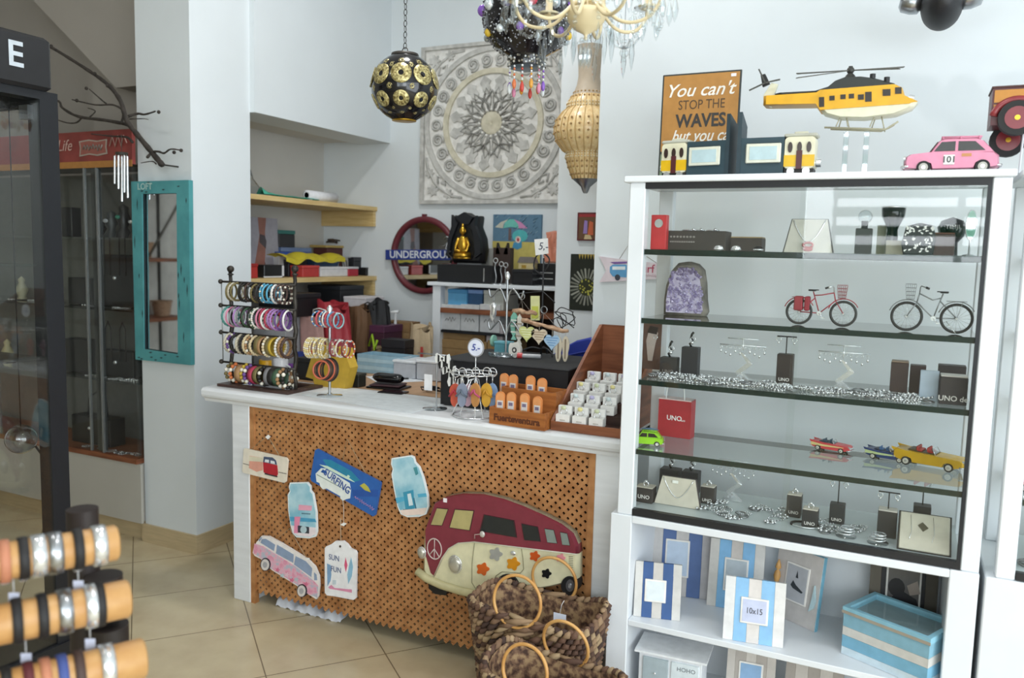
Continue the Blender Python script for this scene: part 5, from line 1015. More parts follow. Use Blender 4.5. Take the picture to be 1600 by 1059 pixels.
# --- silver T-stand
PX, PY = -2.233, 2.80; f = lambda y: at(514, y, 1, PY)[2]-CZ
t = thing('bracelet_stand', 'slim silver pole stand with two crossbars of coloured bracelets', 'bracelet stand', (PX, PY, CZ+.0012))
part('foot', MB().lathe([(.055, 0), (.055, .003), (.012, .005), (.011, .012)], 'acrylic', 28), t)
part('pole', MB().cyl((0, 0, .004), (0, 0, f(492)), .006, 'steel').lathe([(.007, f(500)), (.012, f(490)), (.008, f(487)), (.013, f(482)), (.004, f(477))], 'silver', 16), t)
for y_, a_, b_ in ((489, 494, 532), (531, 483, 549)): part('crossbar', MB().tube([(at(a_, y_, 1, PY)[0]-PX, -.0, f(y_)), (at(b_, y_, 1, PY)[0]-PX, -.0, f(y_))], .004, 'steel'), t)
r1 = [('5a8fc0', 'blue'), ('c9505a', 'red'), ('5a8fc0', 'blue'), ('e3ddd6', 'white'), ('b8434e', 'red'), ('6fa5c9', 'blue'), ('b8434e', 'red'), ('8fb9c0', 'pale teal')]
row(r1, at(494, 490, 1, PY)[0], at(532, 490, 1, PY)[0], f(487), .032, 'on the upper crossbar of the silver stand', 'bracelets on the upper crossbar of the silver stand', PY, th=.0035)
row([('e2cf95', 'cream')]*9, at(483, 531, 1, PY)[0], at(512, 531, 1, PY)[0], f(529), .042, 'bunched left of the pole on the lower crossbar', 'cream bracelets on the lower crossbar of the silver stand', PY, ('bead',), .004)
row([('8f3a45', 'maroon'), ('b06a72', 'dusky pink'), ('d9d3cd', 'white'), ('7a3038', 'maroon'), ('c96a45', 'rust')], at(519, 531, 1, PY)[0], at(549, 531, 1, PY)[0], f(529), .036, 'right of the pole on the lower crossbar', 'red bracelets on the lower crossbar of the silver stand', PY, th=.0035)
for k in range(6):
    cn, col = [('black', '1f1d1e'), ('brown', '4e352b'), ('coral', 'c4664a')][k % 3]
    o_ = put('bangle', bracelet(col+' 0.4', .048-.002*k, .004, 'plain'), None, (PX+.02-.006*k, PY-.02-.005*k, CZ+f(576)), (0, .15, rad(80+4*k))); tagit(o_, cn+' bangle stacked in front of the pole of the silver stand', 'bangle', 'dark bangles low on the silver stand')
# --- sheets of paper, yellow bag, pouches and desk clutter
def flat(name, label, cat, pts, z, h, col, sag=0):
    m = MB(); m.poly([(p[0], p[1]) for p in pts], 0, h, col, None, 'xy'); return solo(name, m, label, cat, (0, 0, z))
flat('paper_sheet', 'large white sheet of paper lying along the front of the counter', 'paper', [(-2.35, 2.755), (-1.73, 2.672), (-1.715, 2.90), (-2.18, 2.985), (-2.33, 2.985)], CZ+.0006, .0015, 'e6ebee 0.6')
flat('paper_sheet', 'small white sheet with a pen beside the black pouch on the desk', 'paper', [(-2.45, 3.36), (-2.27, 3.22), (-2.13, 3.40), (-2.30, 3.54)], CZ-.0035, .0015, 'e2e6ea 0.6')
solo('pen', MB().cyl((0, 0, .005), (.11, .10, .005), .004, 'black', n=8).cyl((.11, .10, .005), (.12, .109, .005), .004, 'silver', .001, 8), 'black pen lying on the small white sheet on the desk', 'pen', (-2.33, 3.30, CZ-.002))
x0, x1, z0, z1 = fit(487, 542, 547, 607, 2.98)
t = thing('paper_bag', 'crumpled yellow paper bag standing behind the silver stand', 'paper bag', ((x0+x1)/2, 2.98, CZ-.003)); W = x1-x0; H_ = z1-CZ
m = MB(); m.poly([(-W*.42, 0), (W*.35, 0), (W*.5, H_*.55), (W*.40, H_*.82), (W*.36, H_), (-W*.3, H_*1.02), (-W*.34, H_*.8), (-W*.5, H_*.3)][::-1], 0, .06, 'c9a43a 0.6'); m.box(-.01, .022, -.001, 0, H_*.8, H_*1.0, 'e4e0d0'); part('bag', m, t)
part('flap', MB().poly([(-W*.7, H_*.2), (-W*.42, H_*.15), (-W*.3, H_*.8), (-W*.55, H_*.7)][::-1], .01, .02, 'd2ad43 0.6'), t)
def bx(label, name, cat, x0, y0, x1, y1, Y, depth, col, z=None, lid=None, txt=None, tcol='5a5048', rz=0, grp=None, tape=None, parent=None):
    a, b, c0, d0 = fit(x0, y0, x1, y1, Y); zb = c0 if z is None else z; W = b-a; h = d0-zb
    t = thing(name, label, cat, ((a+b)/2, Y, zb+.001), rz, grp)
    part('body', MB().rbox(-W/2, W/2, 0, depth, 0, h*(.8 if lid else 1), col, .002), t)
    if lid: part('lid', MB().rbox(-W/2-.002, W/2+.002, -.002, depth+.002, h*.8, h, lid, .002), t)
    if tape: part('tape', MB().box(-W/2-.0005, W/2+.0005, depth*.45, depth*.55, h+.0002, h+.001, tape), t)
    if txt: scribble(W*.55, h*.2, tcol, t, (0, -.003, h*.42), len(label)+int(x0), r=.0016)
    return t
bx('small black box standing on the desk edge beside the yellow bag', 'box', 'box', 536, 584, 560, 603, 3.06, .06, '26251f 0.5', CZ-.003, lid='2e2d26 0.5')
t = bx('black plastic tub behind the bracelet rack, left of the yellow bag', 'tub', 'tub', 463, 560, 497, 606, 3.10, .12, '1b1b1d 0.5', CZ-.003, lid='232325 0.5')
p = at(604, 592, 2, CZ+.035); t = thing('glasses_case', 'glossy black glasses case lying on a stack of tablets', 'glasses case', (p[0]+.01, p[1], CZ+.0175), rad(4)); m = MB(); m.grid(lambda u, v: (-.075+.15*u, -.032*cos(2*pi*v)*(1-(2*abs(u-.5))**6*.5), .024+.023*sin(2*pi*v)*(1-(2*abs(u-.5))**6*.5)), 16, 16, 'black_gloss'); part('shell', m, t); part('hinge_line', MB().tube([(-.07, -.0325, .024), (.07, -.0325, .024)], .001, '3a3a3c'), t)
for k, (dx, dy, w_, h_, dz, rz, l_) in enumerate(((0, 0, .18, .12, 0, 6, 'thick black tablet at the bottom of the stack under the glasses case'), (-.01, .01, .15, .11, .009, 14, 'maroon wallet between the tablet and the glasses case'))):
    solo('tablet' if k == 0 else 'wallet', MB().rbox(-w_/2, w_/2, -h_/2, h_/2, 0, .008, 'black_gloss' if k == 0 else '3a1d24 0.5', .003), l_, 'tablet' if k == 0 else 'wallet', (p[0]+.02+dx, p[1]-.01+dy, CZ-.003+dz), rad(rz))
solo('phone', MB().rbox(-.06, .06, -.04, .04, 0, .008, 'black_gloss', .002).box(-.05, .05, -.032, .032, .008, .0085, '3a2a30 0.1'), 'black phone lying on the desk in front of the glasses case', 'phone', (p[0]+.12, p[1]-.12, CZ-.003), rad(8))
m = MB(); q_ = [Vector((R.uniform(-.06, .06), R.uniform(-.04, .04), R.uniform(.004, .03))) for _ in range(26)]; m.tube(q_, .003, 'black', 5); solo('cable', m, 'tangled black cable heaped on the desk beside the key ring stand', 'cable', (-1.93, 3.16, CZ-.003))
# black cloth-covered block on the desk
BT = at(740, 567, 1, 2.90)[2]+.005; BLX = at(689, 580, 1, 2.90)[0]
t = thing('covered_block', 'large black cloth-covered block on the counter behind the sandal magnets', 'display block', (BLX, 2.90, CZ+.0005)); H_ = BT-.005-CZ; BW = -1.165-BLX
part('cloth_cover', MB().grid(lambda u, v: (BW*u, .0-.004*sin(u*30)*(1-v), (H_)*v), 30, 4, 'black').box(0, BW, .003, .42, 0, H_, 'black').rbox(-.004, BW+.004, -.006, .425, H_, H_+.008, '29292b 0.8', .003), t)
# --- key ring tripod
KX, KY = -1.50, 2.77; t = thing('key_ring_stand', 'shiny wire tripod hung with sandal key rings and a round price tag', 'key ring stand', (KX, KY, CZ+.001)); zt = at(740, 583, 1, KY)[2]-CZ
for e in ((-.07, -.06), (.07, -.06), (.0, .09), (-.03, -.07), (.04, -.07)): part('leg', MB().tube([(e[0], e[1], .003), (e[0]*.25, e[1]*.3, .14), (0, 0, zt-.02)], .0025, 'silver'), t)
part('base_ring', MB().tor((0, 0, .003), .085, .0028, 'silver', 32), t); part('top_ring', MB().tor((0, 0, zt), .085, .0025, 'silver', 32).tube([(-.085, 0, zt), (.085, 0, zt)], .002, 'silver').tube([(0, -.085, zt), (0, .085, zt)], .002, 'silver').tube([(0, 0, zt-.03), (0, 0, at(739, 556, 1, KY)[2]-CZ)], .002, 'silver'), t)
zz = at(739, 543, 1, KY)[2]-CZ; part('price_disc', MB().poly(circ(0, zz, .034, .034, 24)[::-1], -.003, 0, 'dfe3f2 0.4').tor((0, -.0015, zz), .034, .003, '9c9ca0', 26, 6, None, 'y'), t); text('5.-', .036, '3b4a9a', t, (0, -.0042, zz), shear=.2, bold=.0005)
def sandal(h, w_): return [(w_*.5*sin(a)*(1 if cos(a) > 0 else .82)*(1-.18*math.exp(-((cos(a)+.15)/.25)**2)), h/2*cos(a)) for a in [2*pi*i/24 for i in range(24)]]
for k, (px_, col, strap, cn, dy) in enumerate(((711, 'c95a45', 'b8303c', 'red and orange', -.03), (722, '8a93a8', '5f6a78', 'grey-blue', -.075), (731, 'c9a6b4', 'a86a86', 'pale lilac', .05), (743, 'c28a52', 'b34a6e', 'pink and tan', -.09), (760, 'c99a35', 'b8851f', 'amber yellow', -.06), (769, '8aa6cc', '6b8fc0', 'light blue', -.01))):
    Y_ = KY+dy; xx = at(px_, 620, 1, Y_)[0]; zc = at(px_, 617, 1, Y_)[2]
    s_ = thing('key_ring', cn+' sandal key ring hanging on the wire tripod', 'key ring', (xx, Y_, zc), R.uniform(-.3, .3), 'sandal key rings on the wire tripod')
    part('sandal', MB().poly(sandal(.092, .05)[::-1], -.005, .003, col+' 0.5'), s_)
    part('strap', MB().tube([(-.024, -.004, -.006), (-.008, -.016, .008), (0, -.012, .022)], .004, strap, 6).tube([(.024, -.004, -.006), (.008, -.016, .008), (0, -.012, .022)], .004, strap, 6), s_)
    part('chain', MB().tube([(0, 0, .044), (0, 0, .072)], .002, 'silver', 5).tor((0, 0, .088), .017, .002, 'silver', 20, 6, None, 'y'), s_)
# bow hair ties left of it
for k in range(5):
    p_ = at(692+5*k, 560+9*k, 1, 2.80+.008*k); s_ = thing('hair_bow', 'black and white checked bow hanging left of the key ring stand', 'hair bow', p_, R.uniform(-.5, .5), 'checked bows beside the key ring stand')
    m = MB()
    for sg in (-1, 1): m.poly([(0, -.006), (sg*.028, -.02), (sg*.034, .0), (sg*.028, .02), (0, .006)][::sg], -.006, .004, 'e6e6e2' if (k+sg) % 2 else '1b1b1c'); m.poly([(sg*.012, -.012), (sg*.02, -.016), (sg*.02, .016), (sg*.012, .012)][::sg], -.007, -.006, '1b1b1c' if (k+sg) % 2 else 'e6e6e2')
    m.ball((0, -.002, 0), .007, '1b1b1c', 8); part('bow', m, s_)
t = thing('hair_tie_stand', 'thin steel stand carrying checked bows and a blank white card', 'stand', (-1.70, 2.80, CZ+.001)); part('pole', MB().cyl((0, .01, 0), (0, .01, .22), .003, 'steel').tube([(-.09, .01, .22), (.06, .01, .22)], .003, 'steel'), t); part('foot', MB().lathe([(.05, 0), (.05, .003), (.005, .005)], 'acrylic', 24), t); part('card', MB().box(-.045, -.008, -.012, -.010, .075, .14, 'e3e3e6'), t)
# --- sandal magnets on a two-step wooden rack
x0 = -1.385; t = thing('magnet_rack', 'two-step honey-coloured wooden rack of sandal thermometers', 'rack', (x0, 2.672, CZ+.001), rad(-4)); W = .235
hl = at(810, 640, 1, 2.68)[2]-CZ; hu = at(815, 607, 1, 2.76)[2]-CZ
part('body', MB().poly([(0, 0), (.20, 0), (.20, hu), (.085, hu), (.085, hl*.98), (0, hl)], 0, .008, 'wood_orange', None, 'yz').poly([(0, 0), (.20, 0), (.20, hu), (.085, hu), (.085, hl*.98), (0, hl)], W-.008, W, 'wood_orange', None, 'yz').box(.008, W-.008, 0, .010, 0, hl-.002, 'wood_orange').box(.008, W-.008, .085, .093, 0, hu-.002, 'wood_orange').box(.008, W-.008, .19, .2, 0, hu-.002, 'wood_orange'), t)
text('Fuerteventura', .034, '5a2f1c', t, (W/2, -.0008, hl*.42), bold=.0014, label='burnt dark lettering')
def mag(px_, py_, Y, kind, label):
    p_ = at(px_, py_, 1, Y); s_ = thing('sandal_thermometer', label, 'magnet', p_, R.uniform(-.15, .15), 'orange sandal thermometers on the wooden rack')
    part('sandal', MB().poly(rr(-.019, .019, -.055, .045, .018, 6)[::-1], -.004, .004, 'd98a4e 0.5').poly(rr(-.016, .016, -.05, .041, .0155, 6)[::-1], -.005, -.004, 'e09a62 0.5'), s_)
    part('card', MB().box(-.012, .012, -.006, -.005, -.045, .012, 'd9d3cf 0.5').box(-.010, .010, -.0066, -.006, -.04, -.018, kind).box(-.008, .008, -.0068, -.006, -.006, .006, '7a6f88 0.5'), s_)
rowsM = [(788, 601, 2.80, 'b9c9b4'), (802, 603, 2.80, 'c9a99a'), (829, 605, 2.78, 'e09a8a'), (847, 609, 2.78, 'c9d6da')], [(782, 630, 2.705, 'd98a84'), (799, 631, 2.705, 'b9a9a4'), (820, 633, 2.70, 'c9b08a'), (840, 638, 2.70, 'a9b0a4')]
for r_, rn in zip(rowsM, ('upper', 'lower')):
    for k, (a_, b_, Y_, c_) in enumerate(r_): mag(a_, b_, Y_, c_, ['leftmost', 'second', 'third', 'rightmost'][k]+' orange sandal thermometer in the '+rn+' step of the wooden rack')
# --- brown ring box with white ring cubes
RX0, RX1, RY0, RY1 = -1.142, -.868, 2.69, 3.20; ZB = 1.32-CZ
t = thing('ring_display_case', 'large open brown wooden case with a high back, full of white ring boxes', 'display case', (0, 0, CZ+.001))
sidep = [(RY0, 0), (RY1, 0), (RY1, ZB), (RY1-.03, ZB), (RY0, .035)]
part('side', MB().poly(sidep, RX0, RX0+.012, 'wood', None, 'yz'), t); part('side', MB().poly(sidep, RX1-.012, RX1, 'wood', None, 'yz'), t)
part('back', MB().box(RX0+.012, RX1-.012, RY1-.014, RY1, 0, ZB, 'wood'), t); part('front', MB().box(RX0+.012, RX1-.012, RY0, RY0+.012, 0, .032, 'wood'), t)
st = MB()
for k in range(4): st.box(RX0+.012, RX1-.012, RY0+.012+.085*k, RY0+.10+.085*k, .001, .022+.032*k, 'dark_wood')
part('stepped_insert', st, t)
part('clasp', MB().rbox(-.99, -.965, RY1-.018, RY1-.014, ZB*.6, ZB*.64, 'iron', .001), t)
p_ = at(989, 300, 1, 3.2)
kinds = [('ccd3b0', 'green'), ('b9b4d8', 'lilac'), ('e6dc9a', 'yellow'), ('c9d6d9', 'clear')]
for r_ in range(4):
    for k in range(4 if r_ else 3):
        xx = RX0+.038+.064*k+(.012 if r_ % 2 else 0); yy = RY0+.036+.085*r_; zz = CZ+.024+.032*r_+.001; col, cn = kinds[(r_*3+k*2) % 4]
        if xx > RX1-.035: continue
        s_ = thing('ring_box', 'white ring box with a '+cn+' stone, '+['leftmost', 'second', 'third', 'rightmost'][k]+' in the '+['front', 'second', 'third', 'back'][r_]+' row', 'ring box', (xx, yy, zz), R.uniform(-.12, .12), 'white ring boxes in the brown case')
        part('body', MB().rbox(-.026, .026, -.024, .024, 0, .034, 'e6e4e0 0.6', .0015).rbox(-.026, .026, .006, .024, .034, .062, 'e9e8e5 0.6', .0015), s_)
        part('ring', MB().tor((0, -.008, .043), .012, .0022, 'silver', 18, 6, None, 'y').ball((0, -.012, .058), .010, col+' 0.1', 8, (1, .6, .8)), s_); part('logo', MB().box(-.01, .01, -.0246, -.0241, .012, .016, 'b9b5ae'), s_)
# ================================================================ alcove shelves
XA = -3.36
def abox(label, name, cat, x0, y0, x1, y1, X, depth, col, z, lid=None, txt=None, tcol='5a5048', grp=None):
    a = at(x0, (y0+y1)/2, 0, X)[1]; b = at(x1, (y0+y1)/2, 0, X)[1]; h = at((x0+x1)/2, y0, 0, X)[2]-z; W = b-a
    t = thing(name, label, cat, (X, (a+b)/2, z+.001), pi/2, grp)
    part('body', MB().rbox(-W/2, W/2, 0, depth, 0, h*(.78 if lid else 1), col, min(.003, h*.1)), t)
    if lid: part('lid', MB().rbox(-W/2-.002, W/2+.002, -.002, depth, h*.78, h, lid, .002), t)
    if txt: text(txt, h*.4, tcol, t, (0, -.003, h*.45))
    return t
za, zb = ZS1, ZS2
a = at(487, 307, 0, XA); b = at(531, 312, 0, XA); m = MB(); r_ = .032
m.lathe([(r_*.55, 0), (r_, 0), (r_, b[1]-a[1]), (r_*.55, b[1]-a[1]), (r_*.55, 0)], 'e3e3e6 0.6', 24, RX(-pi/2)); m.lathe([(r_*.5, .001), (r_*.56, .001), (r_*.56, b[1]-a[1]-.001), (r_*.5, b[1]-a[1]-.001), (r_*.5, .001)], '2a2a2c', 20, RX(-pi/2))
solo('paper_roll', m, 'white paper roll lying at the edge of the upper alcove shelf', 'paper roll', (XA-.04, a[1], za+r_+.001))
a = at(413, 300, 0, XA)[1]; b = at(500, 310, 0, XA)[1]
m = MB(); m.grid(lambda u, v: (-.06*v, (b-a)*u, .006+.035*max(0, 1-u*4)*sin(pi*v)+.007*sin(23*u+5*v)*sin(pi*v)**.5+.004), 40, 8, '4fae95 0.7'); m.grid(lambda u, v: (-.06*v, (b-a)*u, .001), 10, 2, '4fae95 0.7')
solo('cloth', m, 'folded mint green cloth lying on the upper alcove shelf', 'cloth', (XA-.002, a, za))
a = at(391, 300, 0, XA)[1]; b = at(414, 300, 0, XA)[1]; h = at(392, 247, 0, XA)[2]-za
m = MB(); m.grid(lambda u, v: (-.12*v+.01*sin(9*u), (b-a)*(u-.05)*(1-.3*v)-.0, h*sin(pi*.5*(1-u))*(.5+.5*sin(pi*v))+.006*sin(30*u+11*v)+.006), 22, 12, 'plastic_clear'); m.grid(lambda u, v: (-.12*v, (b-a)*u*.9, .001), 4, 2, '4c5a50 0.6')
solo('plastic_bag', m, 'half-full clear plastic bag at the left end of the upper alcove shelf', 'plastic bag', (XA-.01, a, za))
# lower alcove shelf
a = at(393, 385, 0, XA-.2)[1]; b = at(436, 385, 0, XA-.2)[1]; h = at(410, 340, 0, XA-.2)[2]-zb; W = b-a
t = thing('photo_card', 'standing advertising card of a tattooed forearm with bracelets', 'photo card', (XA-.2, (a+b)/2, zb+.001), rot=(rad(-2), 0, pi/2))
m = MB(); m.box(-W/2, W/2, 0, .01, 0, h, '9a98a2 0.4'); m.poly([(p[0]*W, p[1]*h) for p in ((-.32, .05), (-.1, .0), (-.02, .25), (.03, .5), (.02, .75), (.08, 1), (-.22, 1), (-.18, .7), (-.3, .4), (-.38, .2))][::-1], -.001, 0, '8e6257 0.5')
m.poly([(p[0]*W, p[1]*h) for p in ((-.19, .58), (.03, .48), (.06, .6), (.0, .7), (-.17, .72))][::-1], -.002, -.001, '33262a 0.4').poly([(p[0]*W, p[1]*h) for p in ((-.1, .0), (.2, .0), (.1, .06), (-.02, .25))][::-1], -.0015, -.0005, '4a3230 0.5')
part('print', m, t); part('easel_back', MB().box(-.03, .03, .01, .05, 0, h*.4, '8a8078'), t)
abox('red leather pouch standing at the left end of the lower alcove shelf', 'pouch', 'pouch', 390, 412, 403, 433, XA-.02, .06, 'b2342f 0.5', zb, lid='9c2a27 0.5')
t = abox('white-edged black laptop-like folder leaning on the lower alcove shelf', 'folder', 'folder', 413, 414, 442, 433, XA-.05, .10, '1e1f20 0.3', zb); part('rim', MB().box(-.085, .085, -.004, 0, .0, .008, 'dcdde0').box(.07, .085, -.004, .0, 0, .07, 'dcdde0'), t)
abox('white box carrying the blue boxes on the lower alcove shelf', 'box', 'box', 436, 400, 450, 433, XA-.16, .16, 'c9c9cc 0.6', zb)
abox('black jewellery tray under the yellow cloth', 'box', 'box', 451, 406, 480, 433, XA-.12, .16, '1c1c22 0.5', zb, lid='26262e')
z_ = at(460, 400, 0, XA-.16)[2]
abox('flat dark blue box under the paler blue one, on the lower alcove shelf', 'box', 'box', 436, 394, 488, 401, XA-.17, .14, '2d4a94 0.5', z_)
z2 = at(460, 394, 0, XA-.17)[2]
abox('flat grey-blue box on top of the dark blue one', 'box', 'box', 440, 387, 487, 394, XA-.19, .12, '66799c 0.5', z2+.001)
z3 = at(450, 387, 0, XA-.19)[2]
abox('black and teal box topmost of the stack on the lower alcove shelf', 'box', 'box', 436, 360, 461, 387, XA-.2, .08, '17181c 0.5', z3+.002, lid='2f6e69 0.5')
a = at(437, 402, 0, XA-.08)[1]; b = at(530, 402, 0, XA-.08)[1]; zy = at(480, 400, 0, XA-.08)[2]
abox('small steel-blue box under the right end of the yellow cloth', 'box', 'box', 492, 406, 530, 420, XA-.13, .12, '3b5677 0.5', zb, lid='4a6688 0.5')
m = MB(); m.grid(lambda u, v: (-.16*v, (b-a)*u, .006*sin(23*u)+.010*sin(11*u+3)+.02*sin(pi*v)-.012*(1-v)), 46, 10, 'c9b92f 0.7')
m.grid(lambda u, v: (0.001, (b-a)*u, (.006*sin(23*u)+.010*sin(11*u+3)-.012)-v*(.022+.008*sin(15*u))), 46, 3, 'c9b92f 0.7')
solo('cloth', m, 'crumpled yellow cloth draped over the boxes on the lower alcove shelf', 'cloth', (XA-.03, a, zy))
abox('red box beside the white envelopes on the lower alcove shelf', 'box', 'box', 473, 415, 499, 432, XA-.02, .10, 'b23a38 0.5', zb, lid='c24541 0.5')
abox('white box lying flat right of the red box', 'box', 'box', 501, 417, 544, 432, XA-.03, .14, 'd5d5d8 0.6', zb, lid='dedee2 0.6')
abox('small red and white box near the right end of the lower alcove shelf', 'box', 'box', 545, 417, 560, 431, XA-.02, .07, 'a9293a 0.5', zb, lid='c9ccd0 0.5')
abox('small black box at the right end of the lower alcove shelf', 'box', 'box', 572, 418, 587, 426, XA-.04, .05, '16171a 0.5', zb, lid='1f2023')
abox('black case leaning behind the red and white box', 'case', 'case', 553, 402, 571, 428, XA-.10, .05, '24262a 0.5', zb, lid='2c2e33')
m = MB(); m.tube([(0, 0, 0), (-.02, .02, .10), (0, .04, .10), (.0, .06, 0)], .004, '2a2826'); m.tube([(-.03, -.02, 0), (-.04, 0, .13), (-.03, .05, .09), (-.02, .08, 0)], .003, '44403c'); m.tube([(0, -.05, 0), (0, -.04, .12), (.0, .09, .12)], .0025, 'steel')
solo('wire_rack', m, 'small dark wire rack among the boxes on the lower alcove shelf', 'wire rack', (XA-.1, at(535, 420, 0, XA-.1)[1], zb+.004))
abox('brown box under the wooden tray at the back of the lower alcove shelf', 'box', 'box', 511, 388, 548, 432, XA-.26, .12, '5a2f2b 0.6', zb)
z4 = at(530, 388, 0, XA-.26)[2]; t = abox('shallow wooden tray with dark cords, raised at the back of the shelf', 'tray', 'tray', 509, 384, 558, 388, XA-.25, .14, 'b79b55 0.5', z4+.002)
m = MB(); m.tube([Vector((R.uniform(-.09, .09), R.uniform(.02, .11), .03+R.uniform(0, .035))) for _ in range(26)], .004, '4a3a30', 5); part('cords', m, t)
# floor stack under the alcove shelves: simple carcass the pile stands on
t = thing('low_cupboard', 'dark low cupboard under the alcove shelves, buried in bags', 'cupboard', (-3.70, 3.50, 0)); part('body', MB().box(0, .5, 0, 1.1, 0, .80, 'dark_wood'), t); part('top', MB().rbox(-.01, .52, -.01, 1.11, .80, .83, 'dark_wood', .003), t)
# pile behind the desk
def bag(label, x0, y0, x1, y1, Y, depth, col, seed, name='bag', cat='bag', rz=0, extra=None, base=None):
    a, b, c0, d0 = fit(x0, y0, x1, y1, Y); W = b-a; zb_ = c0 if base is None else base; h = d0-zb_; Rr = random.Random(seed); ph = [Rr.uniform(0, 6) for _ in range(6)]
    m = MB()
    def fn(u, v):
        a_ = 2*pi*u; f = 1+.10*sin(3*a_+ph[0])+.07*sin(5*a_+ph[1]+4*v)+.05*sin(9*a_+ph[2]); t_ = v
        top = (1-.25*t_)*f; return (cos(a_)*W/2*top+.05*W*sin(ph[3]+3*v), depth/2+sin(a_)*depth/2*top, h*v*(.93+.07*sin(2*a_+ph[4])+.025*sin(5*a_+ph[5])))
    m.grid(fn, 36, 10, col, False); m.grid(lambda u, v: (cos(2*pi*u)*W/2*.75*v, depth/2+sin(2*pi*u)*depth/2*.75*v, h*(.93+.04*sin(9*u+5*v)-.10*(1-v))), 18, 3, col, False)
    t = thing(name, label, cat, ((a+b)/2, Y, zb_+.001), rz); part('body', m, t)
    if extra: extra(t, W, h, depth)
    return t
def hnd(col):
    return lambda t, W, h, d: part('handle', MB().tube([(-W*.2, 0, h*.8), (-W*.15, -.01, h*.8+.04), (0, -.015, h*.8+.05), (W*.15, -.01, h*.8+.04), (W*.2, 0, h*.8)], .004, col), t)
zt_ = .83
t = thing('low_cupboard', 'long low cupboard behind the desk carrying the pile of bags', 'cupboard', (-3.16, 3.98, 0)); part('body', MB().box(0, .46, 0, .55, 0, .80, 'dark_wood'), t); part('top', MB().rbox(-.01, .47, -.01, .56, .80, zt_, 'dark_wood', .003), t)
bag('crumpled red and white shopping bag in the pile behind the bracelet stand', 470, 470, 533, 520, 3.78, .18, 'a8323c 0.5', 2, extra=hnd('e0dcd8'), base=.832)
bag('crushed brown paper bag at the top of the pile', 521, 478, 565, 512, 4.02, .2, '6d4f35 0.7', 5, base=.98)
bag('dusky pink folded bag behind the coloured bracelets', 462, 492, 505, 545, 3.72, .05, 'b08a84 0.7', 12, base=.832)
bag('black bag with a peaked top at the right of the pile', 560, 468, 594, 512, 4.14, .2, '19191c 0.6', 7, extra=hnd('2a2a2c'), base=.97)
bx('white box with a red end panel lying on top of the pile', 'box', 'box', 537, 464, 571, 482, 4.22, .2, 'd8d3d6 0.6', lid='e0dbde 0.6')
bx('maroon long box in the middle of the pile', 'box', 'box', 550, 508, 600, 532, 4.12, .2, '4a2a3a 0.5', .93, lid='57304a 0.5')
bx('dark brown wooden box in the middle of the pile, left of the maroon one', 'box', 'box', 476, 512, 552, 530, 4.10, .2, '4b3227 0.6', .92, lid='5a3d2e')
bx('black gift box standing right of the small crumpled sack', 'box', 'box', 596, 531, 632, 566, 3.99, .1, '18171b 0.5', .834, lid='201f24')
bx('torn brown cardboard box behind the black gift box', 'cardboard_box', 'cardboard box', 598, 503, 640, 545, 4.34, .12, 'card', .834, lid='8d6e48 0.8')
def red(t, W, h, d): part('red_mark', MB().box(W*.2, W*.3, -.012, -.010, h*.3, h*.6, 'b8443e'), t)
bag('beige paper carrier bag with red marks beside the white unit', 630, 505, 671, 568, 4.10, .1, 'c4ae8e 0.8', 9, extra=red, base=.834)
bag('small crumpled brown sack with a lime green ribbon', 570, 541, 599, 563, 3.99, .1, '7d6a4c 0.8', 14, base=.834, extra=lambda t, W, h, d: part('ribbon', MB().tube([(-.03, -.01, h*1.0), (0, -.02, h*1.35), (.02, -.02, h*.9), (.03, -.01, h*1.2)], .008, '9fc22c'), t))
p = at(590, 490, 1, 4.16); t = thing('display_hook', 'white curved display hook standing in the pile of bags', 'hook', (p[0], 4.30, .832)); hh = at(590, 487, 1, 4.3)[2]-.832; part('hook', MB().tube([(-.03, 0, hh-.10), (-.03, 0, hh), (.06, 0, hh+.01)], .010, 'dedfe0').tube([(-.03, 0, hh-.05), (-.01, 0, hh-.10), (.03, 0, hh-.10), (.04, 0, hh)], .006, 'dedfe0').cyl((.04, 0, 0), (.04, 0, hh), .006, 'dedfe0'), t)
# striped tray and clear boxes on the desk
def sbox(label, x0, y0, x1, y1, Y, depth, cols, z):
    a, b, c0, d0 = fit(x0, y0, x1, y1, Y); W = b-a; h = d0-z; t = thing('storage_tray', label, 'tray', ((a+b)/2, Y, z+.001)); m = MB()
    for k in range(5): m.box(-W/2, W/2, 0, .004, h*k/5, h*(k+1)/5-.0005, cols[k % 2]); m.box(-W/2, W/2, depth-.004, depth, h*k/5, h*(k+1)/5-.0005, cols[k % 2]); m.box(-W/2, -W/2+.004, .004, depth-.004, h*k/5, h*(k+1)/5-.0005, cols[k % 2]); m.box(W/2-.004, W/2, .004, depth-.004, h*k/5, h*(k+1)/5-.0005, cols[k % 2])
    m.box(-W/2+.004, W/2-.004, .004, depth-.004, 0, .004, cols[0]); part('body', m, t); return t
sbox('pale blue striped slatted tray at the back of the desk', 558, 556, 632, 577, 3.46, .14, ('8fb0c0 0.5', 'a9c4cf 0.5'), CZ-.003)
for k, (x0, x1, l_) in enumerate(((614, 648, 'cloudy plastic box beside the striped tray, left of two'), (650, 688, 'cloudy plastic box nearest the white unit, right of two'))):
    a, b, c0, d0 = fit(x0, 562, x1, 590, 3.42); W = b-a; h = d0-CZ; t = thing('plastic_box', l_, 'plastic box', ((a+b)/2, 3.42, CZ-.003)); part('body', MB().rbox(-W/2, W/2, 0, .16, 0, h*.85, 'b4b7bd 0.3', .006), t); part('lid', MB().rbox(-W/2-.004, W/2+.004, -.004, .164, h*.85, h, 'd6d9dd 0.35', .004), t)
